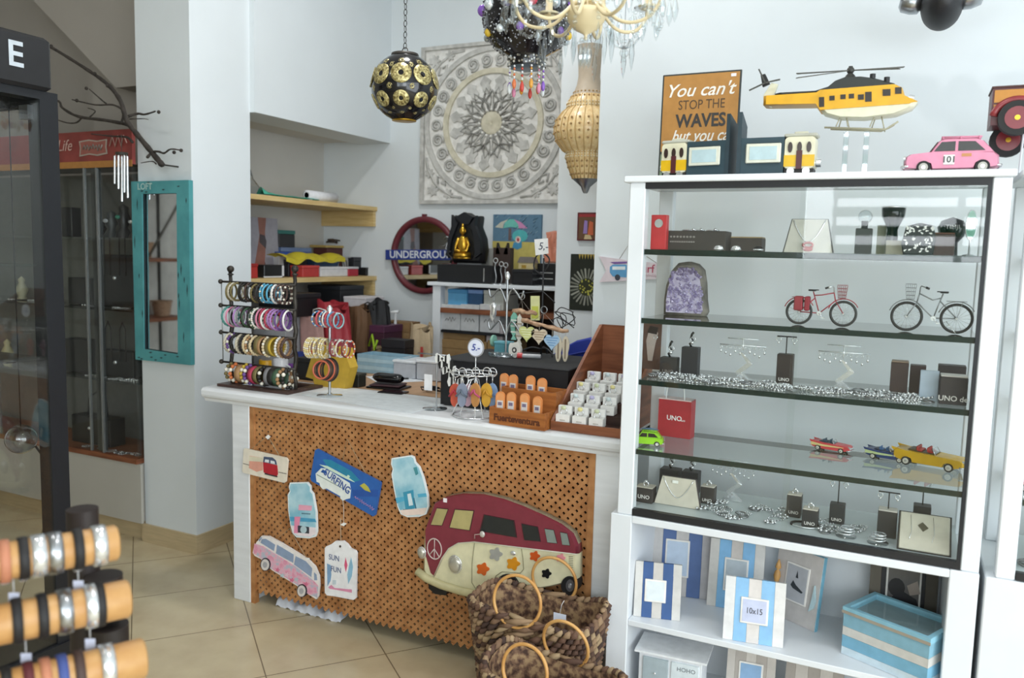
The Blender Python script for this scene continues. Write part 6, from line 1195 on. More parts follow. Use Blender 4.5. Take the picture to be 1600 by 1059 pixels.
# ================================================================ in and on the white unit
bx('flat sky blue box on the brown shelf of the white unit', 'box', 'box', 700, 452, 729, 467, YU+.03, .2, '5fa3cf 0.5', UZ[0], lid='4f93c2 0.5')
bx('dark blue box between the sky blue and grey boxes', 'box', 'box', 730, 453, 754, 468, YU+.05, .2, '31567d 0.5', UZ[0], lid='7f9fd0 0.5')
bx('pale grey box at the right on the brown shelf', 'box', 'box', 756, 454, 787, 469, YU+.03, .2, 'b3b5ae 0.6', UZ[0], lid='bfc1bb 0.6')
for k, (x0, x1, w_, l_) in enumerate(((690, 719, 'Anhänger', 'white archive box with handwriting, left of three on the dark shelf'), (720, 748, 'Kette', 'white archive box with handwriting, middle of three on the dark shelf'), (750, 781, 'Clips', 'white archive box with handwriting, right of three on the dark shelf'))):
    bx(l_, 'archive_box', 'box', x0, 476, x1, 500, YU+.02, .25, 'c3c5c7 0.7', UZ[1]-.034, txt=w_, lid='cacccd 0.7')
zz = UZ[2]
bx('large brown cardboard box low in the white unit, bottom of two', 'cardboard_box', 'cardboard box', 690, 532, 760, 566, YU+.03, .28, 'card', zz, tape='b89b70', lid='987a50 0.8')
z5 = at(720, 532, 1, YU+.03)[2]+.002
bx('large brown cardboard box low in the white unit, on top of the other', 'cardboard_box', 'cardboard box', 691, 506, 757, 532, YU+.04, .26, 'card', z5, tape='b89b70')
bx('pale grey box with a sketched logo beside the cardboard boxes', 'box', 'box', 760, 506, 786, 532, YU+.03, .2, 'b9b1b4 0.6', z5, txt='~', lid='c3bbbe 0.6')
bx('brown cardboard box under the pale grey logo box', 'cardboard_box', 'cardboard box', 762, 533, 800, 560, YU+.03, .2, 'card', zz, tape='b89b70', lid='987a50 0.8')
# on top: black chest, lotus shrine, dark figures
zt = uT
t = bx('long black chest with a silver edge on the white unit, under the lotus shrine', 'chest', 'chest', 683, 414, 768, 441, YU+.02, .26, '1a1b1e 0.4', zt+.0015); part('silver_edge', MB().box(.135, .14, -.003, 0, .01, .09, 'silver'), t)
zs = at(727, 413, 1, YU+.05)[2]; YS_ = YU+.09; o = at(729, 413, 1, YS_); o[2] = at(726, 414, 1, YU+.02)[2]+.004
t = thing('buddha_shrine', 'black lotus-bud shrine with a golden seated Buddha inside', 'statue', o); q = lambda pts: px(pts, YS_, o)
c6 = C5(580, 300, 4.074)
out = c6([(510, 450), (490, 400), (495, 300), (520, 220), (520, 145), (545, 160), (575, 150), (600, 130), (630, 150), (655, 160), (677, 150), (668, 215), (700, 300), (708, 380), (700, 430), (690, 455)])
hole = c6([(515, 425), (510, 380), (525, 300), (560, 225), (600, 215), (635, 240), (655, 300), (655, 380), (640, 430)])
qo, qh = q(out)[::-1], q(hole)[::-1]
m = MB(); slab(m, qo, .10, 'black', ins=.9, k=.5, y=.055); m.poly(qh, -.0005, .006, '060606'); part('shell', m, t)
# petals around the niche give the shell its rim
for pts in (c6([(520, 145), (560, 200), (520, 300), (500, 420), (488, 400), (495, 300), (518, 220)]), c6([(677, 150), (640, 205), (662, 300), (668, 420), (706, 390), (700, 300), (668, 215)]), c6([(545, 160), (600, 128), (655, 160), (630, 205), (590, 205)])): part('petal', MB().poly(q(pts)[::-1], -.018, .012, 'frame_black'), t)
bo = q(c6([(590, 400)]))[0]; s_ = (q(c6([(640, 430)]))[0][0]-q(c6([(545, 430)]))[0][0])
m = MB(); T_ = TR(bo[0], -.02, bo[1]-s_*.22) @ Matrix.Diagonal((1.05, 1, 1.45, 1))
m.ball((0, 0, s_*.15), s_*.5, 'gold', 12, (1, .6, .28), T_).ball((0, 0, s_*.55), s_*.28, 'gold', 12, (1, .7, 1.35), T_).ball((0, 0, s_*1.12), s_*.155, 'gold', 12, (1, 1, 1.15), T_).ball((0, 0, s_*1.32), s_*.07, 'gold', 8, (1, 1, 1.3), T_)
for sg in (-1, 1): m.tube([(sg*s_*.22, 0, s_*.82), (sg*s_*.40, 0, s_*.55), (sg*s_*.36, -s_*.18, s_*.32), (0, -s_*.26, s_*.3)], [s_*.1, s_*.09, s_*.075, s_*.05], 'gold', 8, False, T_); m.tube([(sg*s_*.1, 0, s_*.12), (sg*s_*.46, -s_*.1, s_*.14), (sg*s_*.2, -s_*.3, s_*.12), (-sg*s_*.2, -s_*.28, s_*.14)], [s_*.13, s_*.13, s_*.09, s_*.05], 'gold', 8, False, T_); m.ball((sg*s_*.17, 0, s_*1.1), s_*.04, 'gold', 6, (.6, .6, 1.8), T_)
m.lathe([(s_*.52, 0), (s_*.56, .003), (s_*.45, s_*.1)], 'gold', 18, T_ @ Matrix.Diagonal((1, .6, 1, 1)))
part('buddha', m, t, label='golden seated Buddha')
m = MB(); m.tube([(p_[0], -.01, p_[1]) for p_ in q(c6([(470, 300), (485, 285), (505, 290)]))], .006, 'steel'); m.tube([(p_[0], -.01, p_[1]) for p_ in q(c6([(440, 350), (470, 345), (490, 320), (480, 360), (510, 380)]))], .006, 'steel'); m.tube([(p_[0], -.01, p_[1]) for p_ in q(c6([(480, 395), (500, 400), (520, 420), (510, 450)]))], .007, 'iron')
part('twig_ornament', m, t, label='silvery twigs at the left of the shrine')
# dark figure group, black boxes, orange lamp
def onunit(label, name, cat, x0, y0, x1, y1, Y, depth, col, **k): return bx(label, name, cat, x0, y0, x1, y1, Y, depth, col, zt+.0015, **k)
t = onunit('tall dark brown slab pair right of the lotus shrine', 'sculpture', 'sculpture', 770, 387, 797, 441, YU+.16, .05, '3a2a25 0.5'); 
for sg in (-1, 1): part('horn', MB().poly([(sg*.01, .175), (sg*.042, .175), (sg*.035, .245)][::-sg], 0, .03, '2c201d 0.5'), t)
onunit('grey card box standing behind the horned dark sculpture', 'box', 'box', 752, 388, 770, 441, YU+.22, .05, 'a3a29c 0.6')
onunit('black box with white edges in front of the beach painting', 'box', 'box', 800, 421, 832, 441, YU+.04, .12, '17171b 0.4', lid='1e1e22')
t = thing('music_box_house', 'tiny cream and gold house ornament on the black box', 'ornament', (at(822, 420, 1, YU+.09)[0], YU+.09, at(816, 421, 1, YU+.04)[2]+.004)); part('walls', MB().box(-.05, .05, 0, .05, 0, .035, 'c9b98a 0.5').box(-.03, .0, -.001, 0, .003, .022, 'a8862f'), t); part('roof', MB().poly([(-.058, .035), (.058, .035), (.04, .07), (-.04, .07)][::-1], -.004, .054, '77706c 0.5'), t)
x0, x1, z0, z1 = fit(848, 362, 872, 412, YU+.2)
t = onunit('black drawer box with silver strips beside the pillar', 'drawer_box', 'box', 831, 412, 869, 441, YU+.15, .16, '151518 0.4')
for k in range(2): part('drawer_strip', MB().box(-.06, .06, -.003, 0, .035+.035*k, .041+.035*k, 'silver'), t)
zl = at(850, 412, 1, YU+.15)[2]+.004
t = thing('salt_lamp', 'rough orange salt crystal lamp beside the pillar', 'salt lamp', (at(863, 405, 1, YU+.2)[0], YU+.23, zl)); m = MB(); Rr = random.Random(8)
m.grid(lambda u, v: ((.052+.012*sin(7*u*2*pi/2+9*v)+.008*sin(31*u+17*v))*cos(2*pi*u)*(1-.25*v**2)*(1 if v < .98 else .01), (.045+.010*sin(5*u*2*pi+4*v))*sin(2*pi*u)*(1-.25*v**2)*(1 if v < .98 else .01), .008+(z1-zl)*v), 18, 16, 'd98a70 0.4', False); part('crystal', m, t); part('base', MB().lathe([(.055, 0), (.055, .01), (.05, .012)], 'wood', 20), t)
# ================================================================ on the back wall
# carved mandala
a, b, c0, d0 = fit(658, 64, 877, 318, YB-.02); W = b-a+.05; H_ = d0-c0; S = H_/2
t = thing('carved_wall_panel', 'large square whitewashed carved mandala panel on the back wall', 'wall decoration', (a+W/2, YB-.001, (c0+d0)/2)); sx = W/2/S
def dk(m, pts, y0, y1, c): return m.poly([(p[0]*S*sx, p[1]*S) for p in pts][::-1], y0, y1, c)
M_ = Matrix.Diagonal((sx, 1, 1, 1))
part('backing', MB().box(-W/2+.01, W/2-.01, -.008, 0, -S+.01, S-.01, 'carved'), t)
m = MB(); 
for x0_, x1_, z0_, z1_ in ((-1, 1, .955, 1), (-1, 1, -1, -.955), (-1, -.95, -.955, .955), (.95, 1, -.955, .955)): m.box(x0_*W/2, x1_*W/2, -.03, 0, z0_*S, z1_*S, 'carved_grey')
part('frame', m, t)
def ringm(m, r0_, r1_, y, c, n=64):
    v = []; 
    for r_ in (r0_, r1_):
        for i in range(n): v.append((r_*S*sx*cos(2*pi*i/n), y, r_*S*sin(2*pi*i/n)))
    v += [(p[0], -.008, p[2]) for p in v]
    f = []
    for i in range(n): j = (i+1) % n; f += [(i, j, n+j, n+i), (i, 2*n+i, 2*n+j, j), (n+i, n+j, 3*n+j, 3*n+i)]
    return m.add(v, f, c)
part('ring', ringm(MB(), .885, .945, -.024, 'carved_grey'), t); part('ring', ringm(MB(), .61, .675, -.024, 'carved_gold'), t, label='pale gold ring')
m = MB()
for k in range(26):   # scrolls between the rings
    a_ = 2*pi*k/26; cx, cz = .78*cos(a_), .78*sin(a_); pts = []
    for i in range(20): th = a_+pi*.8+i*.62; rr_ = .082*(1-i/24); pts.append(((cx+rr_*cos(th))*S*sx, -.014, (cz+rr_*sin(th))*S))
    m.tube(pts, .0085, 'carved_grey', 5)
part('scrollwork', m, t)
m = MB()
for k in range(16):   # outer leaves
    a_ = 2*pi*(k+.5)/16
    lf = [(.36, 0), (.42, .055), (.48, .045), (.52, .075), (.56, .04), (.60, 0), (.56, -.04), (.52, -.075), (.48, -.045), (.42, -.055)]
    dk(m, [(x*cos(a_)-z*sin(a_), x*sin(a_)+z*cos(a_)) for x, z in lf], -.018, -.008, 'carved_grey')
part('leaf_ring', m, t)
m = MB()
for n_, r0_, r1_, wd, y, off in ((16, .22, .44, .052, -.016, .5), (8, .16, .40, .085, -.022, 0), (8, .14, .30, .06, -.026, .5)):
    for k in range(n_):
        a_ = 2*pi*(k+off)/n_+pi/2; P_ = [(r0_, wd*.5), ((r0_+r1_)*.5, wd), (r1_, 0), ((r0_+r1_)*.5, -wd), (r0_, -wd*.5)]
        pts = [Vector(((x*cos(a_)-z*sin(a_))*S*sx, y, (x*sin(a_)+z*cos(a_))*S)) for x, z in P_]; m.tube(pts, .007, 'carved_dark', 5)
        dk(m, [((x*.9+.02)*cos(a_)-z*.55*sin(a_), (x*.9+.02)*sin(a_)+z*.55*cos(a_)) for x, z in P_], y+.004, -.008, 'carved')
part('petal_star', m, t)
m = MB(); m.lathe([(.15, 0), (.15, .010), (.13, .018), (.10, .012), (.07, .022), (.04, .016), (.03, .02), (.001, .010)], 'carved_gold', 30, TR(0, -.010, 0) @ RX(pi/2) @ Matrix.Diagonal((S*sx, S, 1, 1)))
for k in range(16): a_ = 2*pi*k/16; m.ball((.165*S*sx*cos(a_), -.026, .165*S*sin(a_)), .010, 'e8e6e0', 6)
part('boss', m, t)
m = MB()
for qx in (-1, 1):
    for qz in (-1, 1):
        for (x, z, r_) in ((.82, .82, .085), (.60, .87, .07), (.87, .60, .07)): dk(m, flower(qx*x, qz*z, r_, 7, 42, .22), -.018, -.008, 'carved_grey')
        for P_ in ([(.92, .40), (.90, .55), (.80, .72), (.72, .80), (.55, .90), (.40, .92)], [(.70, .72), (.64, .76), (.66, .66), (.76, .64), (.74, .74)]): m.tube([Vector((qx*x*S*sx, -.014, qz*z*S)) for x, z in P_], .008, 'carved_grey', 5)
part('corner_flowers', m, t)
# round mirror and underground sign across it
c_ = at(661, 399, 1, YB-.03); r_ = (at(655, 338, 1, YB-.03)[2]-at(658, 461, 1, YB-.03)[2])/2
t = thing('round_mirror', 'round wall mirror in a dark red frame shaped like a station roundel', 'mirror', (c_[0], YB-.003, c_[2]))
part('frame', MB().tor((0, -.018, 0), r_-.022, .021, '6b2a33 0.4', 48, 10, None, 'y').box(-.012, .012, -.03, -.002, r_-.01, r_+.012, '6b2a33 0.4'), t)
part('glass', MB().poly(circ(0, 0, r_-.03, None, 44)[::-1], -.012, -.006, 'mirror'), t)
xl = at(601, 400, 1, YB-.06); t = thing('station_sign', 'blue station-name sign fixed across the round mirror', 'sign', (xl[0], YB-.045, at(640, 399, 1, YB-.06)[2]), rot=(0, rad(-1.2), 0))
part('plate', MB().rbox(0, .62, -.008, 0, -.034, .034, '2b3f8c 0.4', .002), t); text('UNDERGROUND', .068, 'dfe3e8', t, (.035, -.0095, 0), sx=1.05, bold=.0012, align='LEFT')
part('wall_batten', MB().box(.02, .04, 0, .040, -.01, .01, '2b3f8c').box(.55, .57, 0, .040, -.01, .01, '2b3f8c'), t)
# beach painting
a, b, c0, d0 = fit(770, 335, 845, 422, YB-.02); W = b-a; H_ = d0-c0; c = C5(760, 330, 8.829); o = Vector((a, YB-.001, c0)); q = lambda pts: px(c(pts), YB-.02, o)
t = thing('painting', 'chalk painting of a striped parasol and bather by the sea, above the unit', 'painting', (a, YB-.001, c0))
m = MB(); m.box(0, W, -.02, 0, 0, H_, '5d7f97 0.8'); m.poly(q([(85, 410), (740, 430), (740, 620), (740, 800), (85, 800)])[::-1], -.0206, -.02, 'c7b866 0.8')
for P_, k_ in (([(120, 220), (200, 150), (300, 112), (240, 180), (230, 235)], 'c9c9b9'), ([(235, 235), (260, 160), (300, 112), (385, 112), (440, 180), (450, 235), (340, 215)], '6fc0b4'), ([(385, 112), (480, 150), (570, 235), (450, 235), (440, 180)], 'c98ab4'), ([(310, 230), (345, 240), (345, 400), (305, 400)], '6b5a5a'), (circ(465, 340, 105, 85, 24), '56b5b8'), ([(380, 430), (490, 400), (490, 500), (430, 530), (360, 500)], '4a93b8'), (circ(440, 390, 38, 48, 16), 'e3cfc4'), (circ(440, 392, 18, 26, 12), 'b8434a')): m.poly(q(P_)[::-1], -.022, -.0206, k_+' 0.8')
Rr = random.Random(2)
for k in range(46): x_, y_ = Rr.uniform(100, 700), Rr.uniform(60, 400); p_ = q([(x_, y_), (x_+34, y_-30), (x_+38, y_-26), (x_+4, y_+4)]); m.poly(p_[::-1], -.0213, -.0206, '8aa6b4 0.8' if k % 2 else '35566e 0.8')
part('canvas', m, t)
# posters on the stepped pillar
a, b, c0, d0 = fit(903, 332, 935, 376, YA-.004); o = Vector((a, YA-.001, c0)); t = thing('small_picture', 'small dark red framed picture of dressed-up figures on the pillar', 'picture', o)
W = b-a; H_ = d0-c0; part('panel', MB().box(0, W, -.012, 0, 0, H_, '5e2326 0.5').box(.008, W-.008, -.013, -.012, .008, H_-.008, '6a4a32 0.5').box(.008, W-.008, -.0135, -.012, H_*.84, H_-.008, '9a2f33').poly([(W*.3, H_*.25), (W*.5, H_*.25), (W*.5, H_*.7), (W*.35, H_*.72)][::-1], -.014, -.0135, '9a7fc0').poly([(W*.52, H_*.2), (W*.8, H_*.2), (W*.78, H_*.65), (W*.6, H_*.7)][::-1], -.014, -.0135, 'c9663f').poly([(W*.35, H_*.05), (W*.75, H_*.05), (W*.65, H_*.2), (W*.4, H_*.22)][::-1], -.014, -.0135, 'c9b48a'), t)
a, b, c0, d0 = fit(891, 397, 935, 485, YA-.004); o = Vector((a, YA-.001, c0)); W = b-a; H_ = d0-c0; t = thing('flower_poster', 'dark poster of a pale sunflower head on the pillar', 'poster', o)
m = MB(); m.box(0, W, -.006, 0, 0, H_, '1d221b 0.4'); cx, cz = W*.6, H_*.42
for k in range(26): a_ = 2*pi*k/26; L1, L2 = W*.28, W*.60; pts = [(cx+L1*cos(a_-.09), cz+L1*sin(a_-.09)), (cx+L2*cos(a_-.05), cz+L2*sin(a_-.05)), (cx+L2*1.05*cos(a_), cz+L2*1.05*sin(a_)), (cx+L2*cos(a_+.05), cz+L2*sin(a_+.05)), (cx+L1*cos(a_+.09), cz+L1*sin(a_+.09))]; pts = [(min(W, max(0, x)), min(H_, max(0, z))) for x, z in pts]; m.poly(pts[::-1], -.0068, -.006, '9a9b90 0.5' if k % 2 else '77796d 0.5')
m.poly(circ(cx, cz, W*.29, W*.29, 24)[::-1], -.0076, -.006, '2c3018'); Rr = random.Random(6)
for k in range(26): a_ = Rr.uniform(0, 6.28); r_ = W*.27*Rr.random()**.5; m.poly(circ(cx+r_*cos(a_), cz+r_*sin(a_), W*.03, W*.03, 6)[::-1], -.0084, -.0076, 'b3b04a')
for k in range(7): m.poly([(W*(.28+.1*k), H_), (W*(.36+.1*k), H_), (W*(.32+.1*k), H_*.91)], -.0068, -.006, 'b39a4a')
part('print', m, t)
# arrow-shaped surf sign on the right wall
o = at(945, 420, 1, YW-.004); o[1] = YW-.001; q = lambda pts: px(pts, YW-.02, o); c = C5(860, 160, 3.31)
t = thing('hanging_sign', 'pale pink arrow-shaped surf sign with a blue van, on the wall behind the cabinet', 'sign', o)
m = MB(); m.poly(q(c([(250, 795), (390, 815), (560, 832), (560, 912), (390, 922), (250, 930), (285, 870)]))[::-1], -.012, 0, 'dccfd6 0.6').poly(q(c([(305, 850), (320, 838), (385, 838), (420, 850), (420, 900), (390, 905), (320, 900), (305, 880)]))[::-1], -.013, -.012, '5d9cc9 0.5').poly(q(c([(318, 848), (385, 848), (385, 865), (318, 865)]))[::-1], -.0136, -.013, 'dfe6ea').poly(q(c([(305, 825), (400, 822), (430, 830), (330, 836)]))[::-1], -.0134, -.012, '7a5a9a').poly(q(c(circ(345, 905, 14, 16, 14)))[::-1], -.014, -.013, '3b4350')
part('board', m, t); a_ = q(c([(525, 862)]))[0]; text('surf c', .048, 'b34a66', t, (a_[0]-.012, -.0125, a_[1]), bold=.0006); a_ = q(c([(515, 895)]))[0]; scribble(.11, .014, 'b3748a', t, (a_[0]-.01, -.0125, a_[1]), 7)
part('cord', MB().tube([(p_[0], -.006, p_[1]) for p_ in q(c([(350, 812), (400, 735), (548, 832)]))], .0012, '8a7a6a', 4), t)
# ================================================================ hanging lamps
def chain(m, x, y, z0, z1, c='iron', r=.006):
    n = max(2, int((z1-z0)/.022))
    for k in range(n):
        zz = z0+(z1-z0)*(k+.5)/n; m.tor((x, y, zz), .0135*.55, .0016, c, 10, 4, None, 'x' if k % 2 else 'y', 1.7)
# globe lantern
GY = 2.9; x0, x1, z0, z1 = fit(587, 90, 679, 184, GY); Rg = (x1-x0)/2*.95; zc = (z0+z1)/2
t = thing('globe_lantern', 'black globe lantern with gold filigree discs hanging on a chain', 'pendant lamp', ((x0+x1)/2, GY, zc))
prof = [(Rg*.34, -Rg*.96)]+[(Rg*cos(a), Rg*sin(a)) for a in [-1.15+2.3*i/16 for i in range(17)]]+[(Rg*.38, Rg*.94)]
m = MB().lathe(prof, 'lantern_black', 28)
def disc(m, th, ph, r_, c):
    n_ = Vector((cos(ph)*cos(th), cos(ph)*sin(th), sin(ph))); q_ = n_.to_track_quat('Z', 'Y').to_matrix().to_4x4(); q_.translation = n_*(Rg*.985)
    m.lathe([(r_, -.003), (r_*.97, .0012), (r_*.62, .0005), (r_*.58, .002), (r_*.3, .0018), (r_*.26, .0005)], c, 20, q_); m.lathe([(r_*.25, 0), (.0001, .0012)], 'lantern_black', 12, q_)
for k in range(9):
    th = 2*pi*k/9+.3
    part('filigree_disc', (lambda mm: (disc(mm, th, .26, Rg*.31, 'filigree'), mm)[1])(MB()), t); part('filigree_disc', (lambda mm: (disc(mm, th, -.48, Rg*.24, 'filigree'), mm)[1])(MB()), t)
    for dt, ph, r_ in ((.35, .55, .09), (.35, -.12, .09), (.35, -.78, .07), (0, .70, .10), (.0, -.95, .08)): disc(m, th+dt, ph, Rg*r_, 'filigree')
part('globe', m, t)
part('top_cap', MB().lathe([(Rg*.42, Rg*.92), (Rg*.40, Rg*.99), (Rg*.1, Rg*1.0)], 'iron', 24).tor((0, 0, Rg*1.08), .013, .002, 'iron', 14, 5, None, 'y'), t)
part('gold_opening', MB().lathe([(Rg*.36, -Rg*.955), (Rg*.37, -Rg*.975), (.0001, -Rg*.96)], 'gold', 22), t)
m = MB(); chain(m, 0, 0, Rg*1.14, CEIL-zc-.01); part('chain', m, t)
# beaded black lantern
BY = 2.85; x0, x1, z0, z1 = fit(757, -40, 893, 95, BY); Rb = (x1-x0)/2*.95; c_ = at(825, 26, 1, BY); zc = c_[2]; q1 = lambda y: at(825, y, 1, BY)[2]-zc
t = thing('beaded_lantern', 'large black beaded lantern with coloured gems and a tasselled fringe', 'pendant lamp', (c_[0], BY, zc))
prof = [(Rb*.40, q1(106)), (Rb*.40, q1(90)), (Rb*.42, q1(88)), (Rb*.72, q1(76)), (Rb*.93, q1(55)), (Rb*1.0, q1(28)), (Rb*.97, q1(5)), (Rb*.8, q1(-20)), (Rb*.45, q1(-42)), (Rb*.2, q1(-60)), (.02, q1(-75))]
part('body', MB().lathe(prof, 'lantern_black', 30), t)
m = MB(); Rr = random.Random(4); gem = ['8a5fc0 0.15', 'd4b23a 0.15', 'c94a5a 0.15', 'd8e0e4 0.08 0.4', 'd8e0e4 0.08 0.4', 'b9c2c8 0.1 0.6', '6a3f9a 0.15']
def onprof(zz):
    for a_, b_ in zip(prof, prof[1:]):
        if a_[1] <= zz <= b_[1] and b_[1] > a_[1]: return a_[0]+(b_[0]-a_[0])*(zz-a_[1])/(b_[1]-a_[1])
    return prof[0][0]
for k in range(900):
    zz = Rr.uniform(q1(84), q1(-40)); th = Rr.uniform(pi*.9, 2.15*pi); rr_ = onprof(zz); m.ball((rr_*cos(th), rr_*sin(th), zz), Rr.uniform(.002, .0048), Rr.choice(['5a5a60 0.2 0.5', 'c9ced2 0.1 0.6', '2c2c30 0.2', '8a8a90 0.2 0.5']), 5)
part('bead_netting', m, t)
for k in range(12):
    for zz, r_ in ((q1(20), .020), (q1(58), .014)):
        th = 2*pi*(k+(.5 if r_ < .02 else 0))/12; n_ = Vector((cos(th), sin(th), 0)); part('gem', MB().ball(n_*onprof(zz)+Vector((0, 0, zz)), r_, gem[(k*3+(r_ < .02)) % 7], 8, (1, 1, 1.1)), t)
m = MB()
for k in range(90): th = Rr.uniform(0, 2*pi); m.ball((Rb*.41*cos(th), Rb*.41*sin(th), Rr.uniform(q1(105), q1(90))), .0045, Rr.choice(['c9c4bb 0.3', '8a8478 0.3', 'd8dcde 0.1 0.4', '5a5850 0.3']), 5)
part('neck_beads', m, t)
for k in range(12):
    th = 2*pi*k/12+.2; px_, py_ = Rb*.38*cos(th), Rb*.38*sin(th); m = MB(); ln = q1(106)-q1(132+(k % 2)*6); col = ['8a5fc0 0.2', 'd8dcde 0.1', 'e07a4a 0.2', 'c9443a 0.2', 'd99a3a 0.2', 'd98aa8 0.2'][k % 6]
    for j in range(6): m.ball((px_, py_, q1(106)-.004-ln*j/6), .0045, ['e4e6e8 0.1', col][j % 2], 5)
    m.ball((px_, py_, q1(106)-ln-.008), .0105, col, 8, (.75, .75, 1.7)); part('bead_tassel', m, t)
m = MB(); chain(m, 0, 0, q1(-75), CEIL-zc-.01); part('chain', m, t)
# cream beaded pendant behind the wall edge
PY_ = 3.62; c_ = at(918, 200, 1, PY_); zc = c_[2]; q1 = lambda y: at(918, y, 1, PY_)[2]-zc; u = (at(968, 200, 1, PY_)[0]-at(918, 200, 1, PY_)[0])/50
t = thing('beaded_pendant_lamp', 'long cream beaded pendant lamp, half hidden by the wall edge', 'pendant lamp', (c_[0], PY_, zc))
pf = [(3, 302), (5, 298), (7, 292), (20, 280), (27, 262), (30, 250), (32, 247), (30, 240), (36, 236), (46, 222), (50, 206), (47, 190), (38, 176), (31, 170), (32, 166), (30, 160), (24, 150), (18, 134), (16, 120), (17, 96), (19, 72)]
m = MB().lathe([(r_*u, q1(y_)) for r_, y_ in pf[3:17]], 'beads', 34); m2 = m; m3 = m
part('neck', MB().lathe([(r_*u, q1(y_)) for r_, y_ in pf[16:]], 'b9aa96 0.5', 30), t, label='plain beige neck')
part('finial', MB().lathe([(r_*u, q1(y_)) for r_, y_ in pf[:4]], 'steel', 20), t)
for k in range(24):
    th = 2*pi*k/24; P_ = [Vector((r_*u*1.012*cos(th), r_*u*1.012*sin(th), q1(y_))) for r_, y_ in pf[3:17]]; m.tube(P_, .0022, 'c9a86e 0.4', 4)
    th += pi/24
    for r_, y_ in ((48, 190), (50, 200), (50, 210), (47, 221), (27, 262), (29, 254), (23, 273), (22, 146), (26, 153)): m2.ball((r_*u*1.0*cos(th), r_*u*cos(0)*sin(th), q1(y_)), .0052, 'a8885a 0.4', 5)
for yy, r_ in ((243, 31), (247, 32), (163, 32), (168, 32), (239, 31)):
    for k in range(44): th = 2*pi*k/44; m3.ball((r_*u*cos(th), r_*u*sin(th), q1(yy)), .0034, 'efe6cf 0.3', 5)
part('beaded_shade', m, t)
m = MB(); chain(m, 0, 0, q1(72), CEIL-zc-.01); part('chain', m, t)
# cream chandelier with crystals
HY = 2.05; c_ = at(916, 24, 1, HY); zc = c_[2]; u = (at(966, 24, 1, HY)[0]-c_[0])/50
t = thing('chandelier', 'cream enamel chandelier with curved arms and hanging crystal drops', 'chandelier', (c_[0], HY, zc))
part('bowl', MB().lathe([(.002, -36*u), (3*u, -34*u), (2*u, -30*u), (4*u, -27*u), (18*u, -20*u), (27*u, -9*u), (30*u, 0), (31*u, 4*u), (29*u, 7*u), (20*u, 8*u), (8*u, 14*u), (6*u, 40*u), (16*u, 60*u), (5*u, 80*u), (4*u, 140*u), (12*u, 150*u), (3*u, 160*u)], 'cream_metal', 28), t)
part('stem', MB().cyl((0, 0, 155*u), (0, 0, CEIL-zc-.02), .004, 'iron').lathe([(.05, CEIL-zc-.03), (.05, CEIL-zc-.002)], 'cream_metal', 20), t)
dropm = MB().lathe([(.0003, 0), (.0055, .012), (.0085, .030), (.005, .050), (.0003, .062)], 'crystal', 7, None, False).ball((0, 0, .070), .0055, 'crystal', 6).mesh('crystal_drop')
dropl = MB().lathe([(.0003, 0), (.0045, .02), (.0075, .045), (.004, .075), (.0003, .09)], 'crystal', 6, None, False).ball((0, 0, .098), .006, 'crystal', 6).ball((0, 0, .110), .0045, 'crystal', 6).mesh('crystal_drop')
NA = 8
for k in range(NA):
    a_ = 2*pi*k/NA+.15; d_ = Vector((cos(a_), sin(a_), 0)); P_ = []
    for rr_, zz in ((8, 18), (20, 16), (34, 2), (50, -10), (70, -14), (92, -8), (106, 8), (112, 26)): P_.append(d_*(rr_*u)+Vector((0, 0, zz*u)))
    P2 = smooth(P_, 5); ar = part('arm', MB().tube(P2, .0046, 'cream_metal', 8), t)
    e = P_[-1]; cp = part('candle_cup', MB().lathe([(.004, -.004), (.024, .002), (.028, .008), (.010, .010), (.010, .055), (.004, .058)], 'cream_metal', 18, TR(*e)).lathe([(.034, 0), (.038, .004), (.0, .003)], 'crystal', 18, TR(*e)), t)
    for j in range(5):
        b_ = 2*pi*j/5+k; put('crystal_drop', dropm, t, (e.x+.033*cos(b_), e.y+.033*sin(b_), e.z-.078))
    mid = P_[4]; put('crystal_drop', dropl, t, (mid.x, mid.y, mid.z-.122))
    if k % 2: put('crystal_drop', dropl, t, (P_[2].x, P_[2].y, P_[2].z-.12))
m = MB()
for k in range(NA):   # swags of glass beads
    a0, a1 = 2*pi*k/NA+.15, 2*pi*(k+1)/NA+.15
    for j in range(1, 10):
        f_ = j/10; A_ = a0+(a1-a0)*f_; m.ball((112*u*cos(A_), 112*u*sin(A_), 22*u-40*u*f_*(1-f_)*4*.9), .0058, 'crystal', 5)
part('bead_swags', m, t)
for k in range(6): a_ = 2*pi*k/6; put('crystal_drop', dropm, t, (.012*cos(a_), .012*sin(a_), -36*u-.07))
# small glass chandelier bowl seen beside it
c_ = at(976, 60, 1, 2.5); t = thing('crystal_pendant', 'small clear crystal cluster with a glass ball, hanging right of the chandelier bowl', 'crystal pendant', c_)
part('ball', MB().ball((0, 0, -.045), .014, 'crystal', 10).ball((0, 0, -.065), .007, 'crystal', 8), t)
for k in range(8): a_ = 2*pi*k/8; part('branch', MB().tube([(0, 0, -.03), (.03*cos(a_), .03*sin(a_), -.022), (.05*cos(a_), .05*sin(a_), .004)], .0028, 'crystal', 5), t); put('crystal_drop', dropm, t, (.05*cos(a_), .05*sin(a_), -.02+.02))
part('wire', MB().cyl((0, 0, -.03), (0, 0, CEIL-c_[2]-.01), .0015, 'steel', n=6), t)
